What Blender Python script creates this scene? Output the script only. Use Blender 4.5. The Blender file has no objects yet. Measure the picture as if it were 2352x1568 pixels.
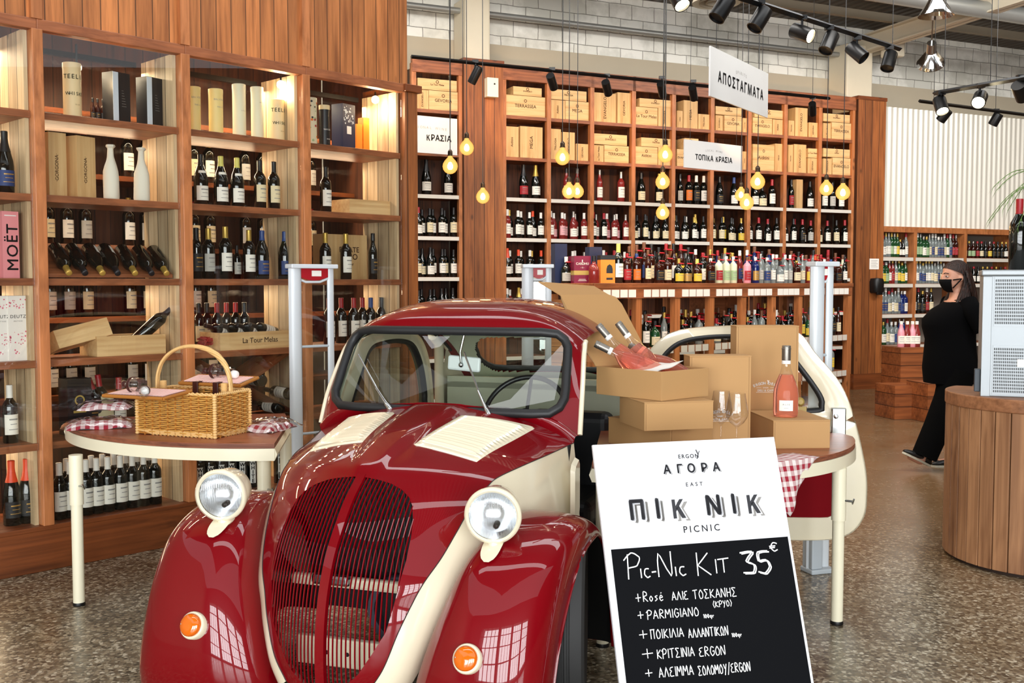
import bpy, bmesh, math, random
import numpy as np
from mathutils import Vector, Matrix, Euler
random.seed(7)
SC = bpy.context.scene
COL = SC.collection
R = math.radians

# ------------------------------------------------------------------ camera
cam_data = bpy.data.cameras.new('camera')
cam = bpy.data.objects.new('camera', cam_data)
COL.objects.link(cam)
cam_data.sensor_width = 36.0
cam_data.lens = 36.0 * 2400.0 / 2352.0
cam_data.clip_start = 0.05
cam_data.clip_end = 200
PITCH = math.atan(134 / 2400.0)
cam.location = (0, 0, 1.5)
cam.rotation_euler = (math.pi / 2 - PITCH, 0, 0)
cam_data.dof.use_dof = False
SC.camera = cam

# ------------------------------------------------------------------ exposure
vs = SC.view_settings
SC.display_settings.display_device = 'sRGB'
vs.view_transform = 'Standard'
vs.look = 'None'
vs.gamma = 1.0
vs.use_curve_mapping = False
vs.exposure = 0.35

# ------------------------------------------------------------------ world, daylight and added wall fill
W = bpy.data.worlds.new('sky')
SC.world = W
W.use_nodes = True
W.node_tree.nodes['Background'].inputs[0].default_value = (0.93, 0.97, 1.0, 1)
W.node_tree.nodes['Background'].inputs[1].default_value = 0.8


def area_light(name, loc, rot, sx, sy, power, col=(1, 1, 1)):
    d = bpy.data.lights.new(name, 'AREA')
    d.shape = 'RECTANGLE'
    d.size, d.size_y, d.energy, d.color = sx, sy, power, col
    o = bpy.data.objects.new(name, d)
    o.location = loc
    o.rotation_euler = rot
    COL.objects.link(o)
    return o


# daylight entering by the shop windows behind the photographer and by the skylights
for i, x in enumerate((-4.2, -1.4, 1.4, 4.2)):
    area_light('window_daylight', (x, -4.4, 1.75), (R(90), 0, 0), 2.2, 3.0, 250, (0.95, 0.98, 1.0))
for i, y in enumerate((2.2, 5.6, 9.6)):
    area_light('skylight_daylight', (1.0, y, 5.05), (0, 0, 0), 9.0, 0.7, (80, 90, 70)[i], (0.96, 0.98, 1.0))


area_light('wall_fill', (1.5, 7.2, 4.95), (R(62), 0, R(-22)), 8.5, 0.9, 360, (1.0, 0.97, 0.92))  # added fill tilted at the far wall to brighten the blockwork


area_light('wall_fill', (7.2, 10.2, 4.95), (R(66), 0, R(10)), 4.0, 0.9, 260, (1.0, 0.98, 0.95))  # another added fill, brightens the corrugated wall


def point_light(name, loc, power, col, rad=0.05):
    d = bpy.data.lights.new(name, 'POINT')
    d.energy, d.color, d.shadow_soft_size = power, col, rad
    o = bpy.data.objects.new(name, d)
    o.location = loc
    COL.objects.link(o)
    return o


def spot_light(name, loc, target, power, col, angle=70, blend=0.6):
    d = bpy.data.lights.new(name, 'SPOT')
    d.energy, d.color, d.spot_size, d.spot_blend, d.shadow_soft_size = power, col, R(angle), blend, 0.05
    o = bpy.data.objects.new(name, d)
    o.location = loc
    v = Vector(target) - Vector(loc)
    o.rotation_euler = v.to_track_quat('-Z', 'Y').to_euler()
    COL.objects.link(o)
    return o


# ------------------------------------------------------------------ materials
def lin(h):
    h = h.lstrip('#')
    out = []
    for i in (0, 2, 4):
        c = int(h[i:i + 2], 16) / 255
        out.append(c / 12.92 if c <= 0.04045 else ((c + 0.055) / 1.055) ** 2.4)
    return tuple(out)


MATS = {}


class NT:
    def __init__(self, name):
        self.m = bpy.data.materials.new(name)
        self.m.use_nodes = True
        self.t = self.m.node_tree
        self.t.nodes.clear()
        self.out = self.n('ShaderNodeOutputMaterial')

    def n(self, typ, **kw):
        nd = self.t.nodes.new(typ)
        for k, v in kw.items():
            setattr(nd, k, v)
        return nd

    def l(self, a, b):
        self.t.links.new(a, b)

    def val(self, sock, v):
        if hasattr(v, 'is_linked') or hasattr(v, 'links'):
            self.l(v, sock)
        else:
            sock.default_value = v

    def math(self, op, a, b=0.0, c=0.0):
        nd = self.n('ShaderNodeMath', operation=op)
        self.val(nd.inputs[0], a)
        self.val(nd.inputs[1], b)
        self.val(nd.inputs[2], c)
        return nd.outputs[0]

    def mix(self, f, a, b, mode='MIX'):
        nd = self.n('ShaderNodeMix', data_type='RGBA', blend_type=mode)
        self.val(nd.inputs[0], f)
        for s, v in ((nd.inputs[6], a), (nd.inputs[7], b)):
            if isinstance(v, tuple):
                s.default_value = v if len(v) == 4 else (*v, 1)
            else:
                self.l(v, s)
        return nd.outputs[2]

    def ramp(self, f, stops):
        nd = self.n('ShaderNodeValToRGB')
        self.l(f, nd.inputs[0])
        el = nd.color_ramp.elements
        while len(el) < len(stops):
            el.new(0.5)
        for e, (p, c) in zip(el, stops):
            e.position = p
            e.color = c if len(c) == 4 else (*c, 1)
        return nd.outputs[0]

    def noise(self, vec, scale, detail=3, rough=0.5):
        nd = self.n('ShaderNodeTexNoise')
        if vec is not None:
            self.l(vec, nd.inputs['Vector'])
        nd.inputs['Scale'].default_value = scale
        nd.inputs['Detail'].default_value = detail
        nd.inputs['Roughness'].default_value = rough
        return nd.outputs['Fac']

    def bsdf(self, col, rough=0.5, metal=0.0, **kw):
        b = self.n('ShaderNodeBsdfPrincipled')
        if isinstance(col, tuple):
            b.inputs['Base Color'].default_value = (*col[:3], 1)
        else:
            self.l(col, b.inputs['Base Color'])
        self.val(b.inputs['Roughness'], rough)
        b.inputs['Metallic'].default_value = metal
        for k, v in kw.items():
            s = b.inputs[k]
            if isinstance(v, tuple) and len(v) == 3:
                v = (*v, 1)
            self.val(s, v)
        self.l(b.outputs[0], self.out.inputs[0])
        return b

    def bump(self, b, h, strength=0.3, dist=0.01):
        nd = self.n('ShaderNodeBump')
        nd.inputs['Strength'].default_value = strength
        nd.inputs['Distance'].default_value = dist
        self.l(h, nd.inputs['Height'])
        self.l(nd.outputs[0], b.inputs['Normal'])

    def xyz(self):
        tc = self.n('ShaderNodeTexCoord')
        sp = self.n('ShaderNodeSeparateXYZ')
        self.l(tc.outputs['Object'], sp.inputs[0])
        return tc.outputs['Object'], sp.outputs[0], sp.outputs[1], sp.outputs[2]

    def vec(self, x, y, z):
        c = self.n('ShaderNodeCombineXYZ')
        for s, v in zip(c.inputs, (x, y, z)):
            self.val(s, v)
        return c.outputs[0]


def plain(name, col, rough=0.5, metal=0.0, **kw):
    if name in MATS:
        return MATS[name]
    if isinstance(col, str):
        col = lin(col)
    t = NT(name)
    # slight natural variation so no surface is perfectly uniform
    _, x, y, z = t.xyz()
    nz = t.noise(t.vec(x, y, z), 9.0, 3)
    c = t.mix(t.math('MULTIPLY', nz, 0.16), tuple(col), tuple(v * 0.7 for v in col))
    t.bsdf(c, rough, metal, **kw)
    MATS[name] = t.m
    return t.m


def wood(name, light, dark, across='X', along='Z', width=None, rough=0.45, var=0.5, knots=True, gap=0.03):
    """boards divided along `across`, with the grain running along `along`"""
    if name in MATS:
        return MATS[name]
    light, dark = lin(light), lin(dark)
    t = NT(name)
    _, x, y, z = t.xyz()
    ax = dict(X=x, Y=y, Z=z)
    a, g = ax[across], ax[along]
    o = [ax[k] for k in 'XYZ' if k not in (across, along)][0]
    if width:
        q = t.math('DIVIDE', a, width)
        idn = t.math('FLOOR', q)
        fr = t.math('FRACT', q)
        wn = t.n('ShaderNodeTexWhiteNoise', noise_dimensions='1D')
        t.l(idn, wn.inputs['W'])
        rnd = wn.outputs['Value']
    else:
        rnd = t.math('MULTIPLY', t.noise(t.vec(x, y, z), 0.8, 0), 1.0)
    shift = t.math('MULTIPLY', rnd, 13.0)
    v1 = t.vec(t.math('MULTIPLY', a, 38.0), t.math('MULTIPLY', o, 38.0), t.math('MULTIPLY_ADD', g, 2.2, shift))
    n1 = t.noise(v1, 1.0, 4, 0.6)
    v2 = t.vec(t.math('MULTIPLY', a, 9.0), t.math('MULTIPLY', o, 9.0), t.math('MULTIPLY_ADD', g, 1.1, shift))
    n2 = t.noise(v2, 1.0, 2)
    f = t.math('MULTIPLY_ADD', n2, 0.5, t.math('MULTIPLY', n1, 0.6))
    col = t.ramp(f, [(0.36, dark), (0.66, light)])
    br = t.math('MULTIPLY_ADD', rnd, var, 1.0 - var * 0.55)
    hsv = t.n('ShaderNodeHueSaturation')
    t.l(col, hsv.inputs['Color'])
    t.l(br, hsv.inputs['Value'])
    col = hsv.outputs[0]
    if knots:
        vo = t.n('ShaderNodeTexVoronoi')
        t.l(t.vec(t.math('MULTIPLY', a, 5.5), t.math('MULTIPLY', o, 5.5), t.math('MULTIPLY', g, 2.6)), vo.inputs['Vector'])
        vo.inputs['Scale'].default_value = 1.0
        k = t.ramp(vo.outputs['Distance'], [(0.05, (1, 1, 1)), (0.12, (0, 0, 0))])
        col = t.mix(t.math('MULTIPLY', k, 0.7), col, tuple(v * 0.25 for v in dark))
    h = n1
    if width:
        e = t.math('ABSOLUTE', t.math('SUBTRACT', fr, 0.5))
        gp = t.math('GREATER_THAN', e, 0.5 - gap)
        col = t.mix(t.math('MULTIPLY', gp, 0.8), col, tuple(v * 0.08 for v in dark))
        h = t.math('SUBTRACT', t.math('MULTIPLY', n1, 0.15), gp)
    b = t.bsdf(col, rough)
    t.bump(b, h, 0.35, 0.004)
    MATS[name] = t.m
    return t.m


def emit(name, col, strength):
    if name in MATS:
        return MATS[name]
    t = NT(name)
    e = t.n('ShaderNodeEmission')
    e.inputs[0].default_value = (*col, 1)
    e.inputs[1].default_value = strength
    t.l(e.outputs[0], t.out.inputs[0])
    MATS[name] = t.m
    return t.m


def pane_glass(name, tint=(1, 1, 1), ior=1.5, extra=0.0):
    """thin sheet glass: clear, with the mirror reflection its angle gives"""
    if name in MATS:
        return MATS[name]
    t = NT(name)
    fr = t.n('ShaderNodeFresnel')
    ge = t.n('ShaderNodeNewGeometry')
    t.l(t.math('MULTIPLY_ADD', ge.outputs['Backfacing'], 1.0 / ior - ior, ior), fr.inputs[0])
    tr = t.n('ShaderNodeBsdfTransparent')
    tr.inputs[0].default_value = (*tint, 1)
    gl = t.n('ShaderNodeBsdfGlossy')
    gl.inputs['Roughness'].default_value = 0.0
    ms = t.n('ShaderNodeMixShader')
    t.l(t.math('ADD', t.math('MULTIPLY', fr.outputs[0], 1.15), extra), ms.inputs[0])
    t.l(tr.outputs[0], ms.inputs[1])
    t.l(gl.outputs[0], ms.inputs[2])
    t.l(ms.outputs[0], t.out.inputs[0])
    MATS[name] = t.m
    return t.m


def gingham(name, ca, cb, step):
    if name in MATS:
        return MATS[name]
    t = NT(name)
    uv = t.n('ShaderNodeUVMap')
    sp = t.n('ShaderNodeSeparateXYZ')
    t.l(uv.outputs[0], sp.inputs[0])
    k = []
    for s in sp.outputs[:2]:
        fr = t.math('FRACT', t.math('DIVIDE', s, step))
        k.append(t.math('GREATER_THAN', fr, 0.5))
    f = t.math('MULTIPLY', t.math('ADD', k[0], k[1]), 0.5)
    col = t.mix(f, lin(cb), lin(ca))
    t.bsdf(col, 0.85, **{'Sheen Weight': 0.2})
    MATS[name] = t.m
    return t.m


# ------------------------------------------------------------------ mesh building
class MB:
    """collects shapes and links them as ONE mesh object"""

    def __init__(self):
        self.v, self.f, self.mi, self.mats, self.uv = [], [], [], [], {}
        self.T = Matrix.Identity(4)

    def mid(self, m):
        if m not in self.mats:
            self.mats.append(m)
        return self.mats.index(m)

    def add(self, verts, faces, m, T=None, uvs=None):
        X = self.T @ T if T is not None else self.T
        b = len(self.v)
        k = self.mid(m)
        self.v += [tuple(X @ Vector(p)) for p in verts]
        for f in faces:
            self.f.append([b + i for i in f])
            self.mi.append(k)
        if uvs is not None:
            for i, u in enumerate(uvs):
                self.uv[b + i] = u
        return self

    def box(self, c, s, m, T=None):
        x, y, z = (q / 2 for q in s)
        cx, cy, cz = c
        vs_ = [(cx + i * x, cy + j * y, cz + k * z) for i in (-1, 1) for j in (-1, 1) for k in (-1, 1)]
        fs = [(0, 1, 3, 2), (4, 6, 7, 5), (0, 4, 5, 1), (2, 3, 7, 6), (0, 2, 6, 4), (1, 5, 7, 3)]
        return self.add(vs_, fs, m, T)

    def b3(self, x0, x1, y0, y1, z0, z1, m, T=None):
        return self.box(((x0 + x1) / 2, (y0 + y1) / 2, (z0 + z1) / 2), (abs(x1 - x0), abs(y1 - y0), abs(z1 - z0)), m, T)

    def grid(self, P, m, closed_u=False, closed_v=False, mask=None, T=None, uv=None, flip=False):
        """P: rows x cols of points"""
        nu, nv = len(P), len(P[0])
        vs_ = [tuple(p) for r in P for p in r]
        fs = []
        for i in range(nu if closed_u else nu - 1):
            for j in range(nv if closed_v else nv - 1):
                if mask is not None and not mask(i, j):
                    continue
                a, b = i * nv + j, i * nv + (j + 1) % nv
                c, d = ((i + 1) % nu) * nv + (j + 1) % nv, ((i + 1) % nu) * nv + j
                fs.append((a, d, c, b) if flip else (a, b, c, d))
        return self.add(vs_, fs, m, T, uvs=[q for r in uv for q in r] if uv is not None else None)

    def tube(self, path, rad, m, n=10, closed=False, caps=True, T=None, sq=None):
        """round (or flat, sq=(a, b)) section swept along a path"""
        P = [Vector(p) for p in path]
        k = len(P)
        rows = []
        up = None
        for i in range(k):
            if closed:
                tg = P[(i + 1) % k] - P[i - 1]
            else:
                tg = P[min(i + 1, k - 1)] - P[max(i - 1, 0)]
            if tg.length < 1e-9:
                tg = Vector((0, 0, 1))
            tg.normalize()
            if up is None:
                up = Vector((0, 0, 1)) if abs(tg.z) < 0.9 else Vector((1, 0, 0))
            s = tg.cross(up)
            if s.length < 1e-6:
                s = tg.orthogonal()
            s.normalize()
            up = s.cross(tg).normalized()
            r = rad[i] if isinstance(rad, (list, tuple)) else rad
            ra, rb = (r, r) if sq is None else sq
            rows.append([P[i] + s * (ra * math.cos(2 * math.pi * j / n)) + up * (rb * math.sin(2 * math.pi * j / n)) for j in range(n)])
        self.grid(rows, m, closed_u=closed, closed_v=True, T=T)
        if caps and not closed:
            self.add(rows[0], [tuple(range(n))], m, T)
            self.add(rows[-1], [tuple(reversed(range(n)))], m, T)
        return self

    def lathe(self, prof, m, n=24, T=None, a0=0.0, a1=2 * math.pi, sq=None):
        """profile of (r, z) turned about Z"""
        full = abs(a1 - a0 - 2 * math.pi) < 1e-6
        k = n if full else n + 1
        rows = []
        for r, z in prof:
            row = []
            for j in range(k):
                a = a0 + (a1 - a0) * j / n
                c, s = math.cos(a), math.sin(a)
                if sq:
                    e = sq
                    q = (abs(c) ** e + abs(s) ** e) ** (-1 / e)
                    row.append((r * c * q, r * s * q, z))
                else:
                    row.append((r * c, r * s, z))
            rows.append(row)
        return self.grid(rows, m, closed_v=full, T=T)

    def prism(self, poly, z0, z1, m, T=None):
        n = len(poly)
        vs_ = [(x, y, z0) for x, y in poly] + [(x, y, z1) for x, y in poly]
        fs = [tuple(reversed(range(n))), tuple(range(n, 2 * n))]
        fs += [(i, (i + 1) % n, n + (i + 1) % n, n + i) for i in range(n)]
        return self.add(vs_, fs, m, T)

    def ball(self, c, r, m, nu=16, nv=10, T=None):
        rx, ry, rz = r if isinstance(r, tuple) else (r, r, r)
        rows = []
        for i in range(nv + 1):
            t = math.pi * i / nv
            rows.append([(c[0] + rx * math.sin(t) * math.cos(2 * math.pi * j / nu), c[1] + ry * math.sin(t) * math.sin(2 * math.pi * j / nu), c[2] - rz * math.cos(t)) for j in range(nu)])
        return self.grid(rows, m, closed_v=True, T=T)

    def text(self, s, size, m, T=None, bold=0.0, align='CENTER', space=1.0, word=1.0, depth=0.0):
        """flat lettering in the local XY plane"""
        if s in ('K', 'Κ'):
            cap, w_ = size * 0.727, size * 0.727 * 0.15 + bold
            Q = (T if T is not None else Matrix.Identity(4)) @ Matrix.Translation((-cap * 0.36, -cap / 2, 0))
            for q in (((0, 0), (w_, 0), (w_, cap), (0, cap)), ((w_, cap * 0.36), (w_, cap * 0.36 + w_ * 1.5), (cap * 0.70 - w_ * 1.15, cap), (cap * 0.70, cap)),
                      ((cap * 0.30 - w_ * 0.5, cap * 0.55), (cap * 0.30 + w_ * 0.6, cap * 0.64), (cap * 0.76, 0), (cap * 0.76 - w_ * 1.25, 0))):
                self.add([(x, y, 0) for x, y in q], [(0, 1, 2, 3)], m, Q)
            return self
        cu = bpy.data.curves.new('lettering', 'FONT')
        cu.body = s
        cu.size = size
        cu.align_x = align
        cu.align_y = 'CENTER'
        cu.space_character = space
        cu.space_word = word
        cu.extrude = depth
        cu.resolution_u = 3
        ob = bpy.data.objects.new('lettering', cu)
        COL.objects.link(ob)
        dg = bpy.context.evaluated_depsgraph_get()
        me = bpy.data.meshes.new_from_object(ob.evaluated_get(dg))
        sh = ((0, 0),) if not bold else tuple((bold * math.cos(a), bold * math.sin(a)) for a in (0.4, 1.97, 3.54, 5.11))
        for dx, dy in sh:
            self.add([(v.co.x + dx, v.co.y + dy, v.co.z) for v in me.vertices], [tuple(p.vertices) for p in me.polygons], m, T)
        bpy.data.objects.remove(ob)
        bpy.data.curves.remove(cu)
        bpy.data.meshes.remove(me)
        return self

    def build(self, name, parent=None, loc=None, rz=0.0, smooth=None, bevel=0.0, seg=2, weld=False, subsurf=0):
        me = bpy.data.meshes.new(name)
        me.from_pydata(self.v, [], self.f)
        for m in self.mats:
            me.materials.append(m)
        me.polygons.foreach_set('material_index', self.mi)
        if self.uv:
            lay = me.uv_layers.new(name='UVMap')
            for lp in me.loops:
                lay.data[lp.index].uv = self.uv.get(lp.vertex_index, (0, 0))
        if weld:
            bm = bmesh.new()
            bm.from_mesh(me)
            bmesh.ops.remove_doubles(bm, verts=bm.verts, dist=0.0004)
            bmesh.ops.recalc_face_normals(bm, faces=bm.faces)
            bm.to_mesh(me)
            bm.free()
        if smooth is not None:
            me.polygons.foreach_set('use_smooth', [True] * len(me.polygons))
            if smooth < 180:
                me.set_sharp_from_angle(angle=R(smooth))
        me.update()
        o = bpy.data.objects.new(name, me)
        COL.objects.link(o)
        if parent is not None:
            o.parent = parent
        if loc is not None:
            o.location = loc
        o.rotation_euler = (0, 0, rz)
        if bevel:
            b = o.modifiers.new('edge', 'BEVEL')
            b.width, b.segments, b.limit_method, b.angle_limit = bevel, seg, 'ANGLE', R(40)
        if subsurf:
            sm = o.modifiers.new('smooth', 'SUBSURF')
            sm.levels = sm.render_levels = subsurf
        return o


def tag(o, label, cat, group=None):
    o['label'] = label
    o['category'] = cat
    if group:
        o['group'] = group
    return o


def thing(name, label, cat, loc=(0, 0, 0), rz=0.0, group=None):
    o = bpy.data.objects.new(name, None)
    o.empty_display_size = 0.05
    COL.objects.link(o)
    o.location = loc
    o.rotation_euler = (0, 0, rz)
    return tag(o, label, cat, group)


def struct(o):
    o['kind'] = 'structure'
    return o


def dup(src, loc, rz=None, label=None, cat=None, group=None, scale=None, rot=None):
    """copy of a thing with copies of its parts and their sub-parts"""
    def rec(o, parent):
        c = o.copy()
        COL.objects.link(c)
        if parent is not None:
            c.parent = parent
        for ch in list(o.children):
            rec(ch, c)
        return c
    r = rec(src, None)
    r.location = loc
    if rz is not None:
        r.rotation_euler = (0, 0, rz)
    if rot is not None:
        r.rotation_euler = rot
    if scale is not None:
        r.scale = scale if isinstance(scale, tuple) else (scale,) * 3
    if label:
        r['label'] = label
    if cat:
        r['category'] = cat
    if group:
        r['group'] = group
    return r


def drop(src):
    """remove a source that only served for copying"""
    for ch in list(src.children):
        drop(ch)
    bpy.data.objects.remove(src)


ORD = ['zeroth', 'first', 'second', 'third', 'fourth', 'fifth', 'sixth', 'seventh', 'eighth', 'ninth', 'tenth', 'eleventh', 'twelfth',
       'thirteenth', 'fourteenth', 'fifteenth', 'sixteenth', 'seventeenth', 'eighteenth', 'nineteenth', 'twentieth']
for _t in ('twenty', 'thirty', 'forty', 'fifty'):
    for _o in ORD[1:10]:
        ORD.append(_t + '-' + _o)
    ORD.append({'twenty': 'thirtieth', 'thirty': 'fortieth', 'forty': 'fiftieth', 'fifty': 'sixtieth'}[_t])


class Frame:
    """a wall line: t runs along it, w into it, z up"""

    def __init__(self, ox, oy, dx, dy):
        q = math.hypot(dx, dy)
        self.o, self.d = (ox, oy), (dx / q, dy / q)
        self.rz = math.atan2(dy, dx)

    def loc(self, t, w, z):
        return (self.o[0] + self.d[0] * t - self.d[1] * w, self.o[1] + self.d[1] * t + self.d[0] * w, z)


FL = Frame(-2.598, 5.227, 0.695, 0.719)     # glazed display on the left
FB = Frame(5.053, 14.839, 0.910, 0.4148)    # far wall
FI = Frame(0.727, 9.24, 0.724, 0.690)       # spirits island


def cam_ray(px, py):
    c, s = math.cos(PITCH), math.sin(PITCH)
    v, u = (784 - py) / 2400.0, (px - 1176) / 2400.0
    Y, Z = c + v * s, -s + v * c
    return u / Y, Z / Y


def at(px, py, Y):
    k, m = cam_ray(px, py)
    return (k * Y, Y, 1.5 + m * Y)


def at_z(px, py, z):
    k, m = cam_ray(px, py)
    Y = (z - 1.5) / m
    return (k * Y, Y, z)
# ------------------------------------------------------------------ shared materials
CLAD = wood('cladding_boards', '#c67c44', '#7c451f', 'X', 'Z', 0.098, 0.5, 0.45)
POST = wood('cedar_post', '#c27a48', '#8a5029', 'X', 'Z', None, 0.45, 0.25)
RAIL = wood('cedar_rail', '#a2603a', '#66371d', 'Z', 'X', None, 0.45, 0.25)
DARKRAIL = wood('cedar_dark', '#7f431f', '#4c250e', 'Z', 'X', None, 0.4, 0.25)
PALE = wood('weathered_boards', '#d3bb95', '#9b7d58', 'Y', 'Z', 0.115, 0.6, 0.5)
BACKB = wood('dark_boards', '#5a3018', '#2c150a', 'X', 'Z', 0.12, 0.6, 0.5)  # dark wood of the back and inner panels
FARCLAD = wood('pillar_boards', '#9a5a2b', '#5f3012', 'X', 'Z', 0.13, 0.5, 0.5)
CRATE = wood('pine_crate', '#dcb984', '#b98c55', 'Z', 'X', None, 0.6, 0.3, knots=False)
CRATE2 = wood('pine_crate_upright', '#d6b07a', '#b3864f', 'X', 'Z', None, 0.6, 0.3, knots=False)
BURN = plain('branding_ink', '#5b3a22', 0.8)
BLACK = plain('matt_black', '#0b0b0c', 0.45)
BLACKM = plain('black_metal', '#101011', 0.35, 0.3)
WHITE = plain('white_paint', '#eceae4', 0.5)
PAPER = plain('white_paper', '#f1ede4', 0.8)
CREAMP = plain('cream_paint', '#e9e2cb', 0.4)
INK = plain('black_ink', '#141416', 0.7)
GREYINK = plain('grey_ink', '#8d8a86', 0.7)
STEEL = plain('steel', '#b9bcbd', 0.25, 1.0)
CHROME = plain('chrome', '#dcdedf', 0.08, 1.0)
PLASTER = plain('plaster', '#b8ac96', 0.8)
PANE = pane_glass('shop_glass', (0.97, 0.98, 0.97))
BOTDARK = plain('dark_bottle_glass', '#0a0d0a', 0.06, **{'Specular IOR Level': 0.7})
LABELS = {'white': plain('label_white', '#efe9dc', 0.7), 'cream': plain('label_cream', '#e3d3ab', 0.7), 'grey': plain('label_grey', '#b8b4aa', 0.7),
          'black': plain('label_black', '#1b1a1b', 0.6), 'gold': plain('label_gold', '#b98f45', 0.4, 0.4), 'red': plain('label_red', '#a31a22', 0.6),
          'blue': plain('label_blue', '#243a70', 0.6), 'yellow': plain('label_yellow', '#e5c23a', 0.6), 'pink': plain('label_pink', '#e0a5a8', 0.6),
          'green': plain('label_green', '#9fb98a', 0.6), 'orange': plain('label_orange', '#dd7324', 0.6)}
CAPS = {'black': plain('cap_black', '#131214', 0.4), 'red': plain('cap_red', '#a01420', 0.4), 'gold': plain('cap_gold', '#c2a04c', 0.35, 0.6),
        'white': plain('cap_white', '#e9e5dc', 0.5), 'silver': plain('cap_silver', '#a8a39c', 0.3, 0.8), 'orange': plain('cap_orange', '#e0471f', 0.4),
        'blue': plain('cap_blue', '#22407c', 0.4), 'yellow': plain('cap_yellow', '#d8cf6a', 0.45), 'brown': plain('cap_brown', '#6b4128', 0.5)}
GLASSES = {'dark': BOTDARK,
           'rose': plain('rose_wine_glass', '#8f2f2c', 0.06, **{'Transmission Weight': 0.25}),
           'amber': plain('amber_spirit', '#35120a', 0.05, **{'Transmission Weight': 0.15}),
           'clear': plain('clear_spirit', '#aab4b2', 0.05, **{'Transmission Weight': 0.55}),
           'green': plain('green_bottle_glass', '#24542f', 0.05, **{'Transmission Weight': 0.3}),
           'blue': plain('blue_bottle_glass', '#12235c', 0.08),
           'pink': plain('pink_spirit', '#e79aa6', 0.3),
           'pale': plain('pale_ceramic', '#dfe3c2', 0.35)}
REDTAG = plain('red_security_tag', '#c8101e', 0.35)

# ------------------------------------------------------------------ floor
t = NT('polished_terrazzo')
obj_, x, y, z = t.xyz()
vo = t.n('ShaderNodeTexVoronoi')
t.l(obj_, vo.inputs['Vector'])
vo.inputs['Scale'].default_value = 62
vo.inputs['Randomness'].default_value = 1.0
sepc = t.n('ShaderNodeSeparateColor')
t.l(vo.outputs['Color'], sepc.inputs[0])
chip = t.ramp(sepc.outputs[0], [(0.0, lin('#3c3327')), (0.3, lin('#6d5d48')), (0.55, lin('#8f8068')), (0.8, lin('#b3a68d')), (1.0, lin('#d8cfb9'))])
vo2 = t.n('ShaderNodeTexVoronoi', feature='DISTANCE_TO_EDGE')
t.l(obj_, vo2.inputs['Vector'])
vo2.inputs['Scale'].default_value = 62
edge = t.math('LESS_THAN', vo2.outputs['Distance'], 0.09)
chip = t.mix(t.math('MULTIPLY', edge, 0.75), chip, lin('#6f6656'))
big = t.noise(t.vec(x, y, 0.0), 0.55, 5, 0.6)
stain = t.ramp(big, [(0.38, (0.62, 0.6, 0.56)), (0.52, (1, 1, 1)), (0.68, (0.7, 0.6, 0.48))])
col = t.mix(1.0, chip, stain, 'MULTIPLY')
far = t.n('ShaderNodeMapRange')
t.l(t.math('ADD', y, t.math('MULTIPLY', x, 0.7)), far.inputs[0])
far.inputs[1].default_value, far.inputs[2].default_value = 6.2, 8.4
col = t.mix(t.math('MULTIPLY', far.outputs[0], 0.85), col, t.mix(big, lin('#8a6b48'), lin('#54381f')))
b = t.bsdf(col, t.math('MULTIPLY_ADD', t.noise(t.vec(x, y, 0.0), 3.0, 4), 0.25, 0.12), 0.0)
MATS['floor'] = t.m
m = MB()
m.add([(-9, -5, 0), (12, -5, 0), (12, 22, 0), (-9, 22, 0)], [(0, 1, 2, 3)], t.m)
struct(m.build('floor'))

# ------------------------------------------------------------------ far wall: plaster band, painted blockwork, column, beams
t = NT('painted_blockwork')
obj_, x, y, z = t.xyz()
br = t.n('ShaderNodeTexBrick')
wob = t.math('MULTIPLY', t.noise(t.vec(x, y, z), 5.0, 4), 0.03)
t.l(t.vec(t.math('ADD', x, wob), t.math('ADD', z, wob), 0.0), br.inputs['Vector'])
br.inputs['Scale'].default_value = 1.0
br.inputs['Mortar Size'].default_value = 0.005
br.inputs['Brick Width'].default_value = 0.34
br.inputs['Row Height'].default_value = 0.19
br.inputs['Color1'].default_value = (*lin('#f0eee6'), 1)
br.inputs['Color2'].default_value = (*lin('#e6e4da'), 1)
br.inputs['Mortar'].default_value = (*lin('#96938a'), 1)
dirt = t.ramp(t.noise(t.vec(x, y, z), 1.3, 5, 0.65), [(0.42, (0.72, 0.72, 0.7)), (0.56, (1, 1, 1))])
b = t.bsdf(t.mix(1.0, br.outputs['Color'], dirt, 'MULTIPLY'), 0.85)
t.bump(b, t.math('SUBTRACT', 1.0, br.outputs['Fac']), 0.6, 0.02)
BLOCK = t.m
m = MB()
m.b3(-10, 9, 0.55, 0.75, 4.42, 5.2, BLOCK)
m.b3(-10, 9, 0.5, 0.75, 0, 4.42, PLASTER)
struct(m.build('wall_back', loc=FB.loc(0, 0, 0), rz=FB.rz))
COLP = plain('column_paint', '#ddd2ba', 0.7)
for k, (t0, t1) in enumerate(((-6.1, -5.78), (-0.35, 0.12))):
    m = MB()
    m.b3(t0, t1, 0.12, 0.5, 3.9, 4.85, COLP)
    struct(m.build('trim_%d' % (k + 1), loc=FB.loc(0, 0, 0), rz=FB.rz, bevel=0.02))
BEAM = plain('beam_paint', '#d8cdb6', 0.6)


def beam(name, p0, p1, w, h, mat):
    p0, p1 = Vector(p0), Vector(p1)
    d = p1 - p0
    mm = MB()
    rot = d.to_track_quat('X', 'Z').to_matrix().to_4x4()
    X = Matrix.Translation(p0) @ rot
    L = d.length
    mm.b3(0, L, -w / 2, w / 2, -h / 2, -h / 2 + 0.02, mat, X)
    mm.b3(0, L, -w / 2, w / 2, h / 2 - 0.02, h / 2, mat, X)
    mm.b3(0, L, -0.012, 0.012, -h / 2, h / 2, mat, X)
    return struct(mm.build(name))


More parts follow.
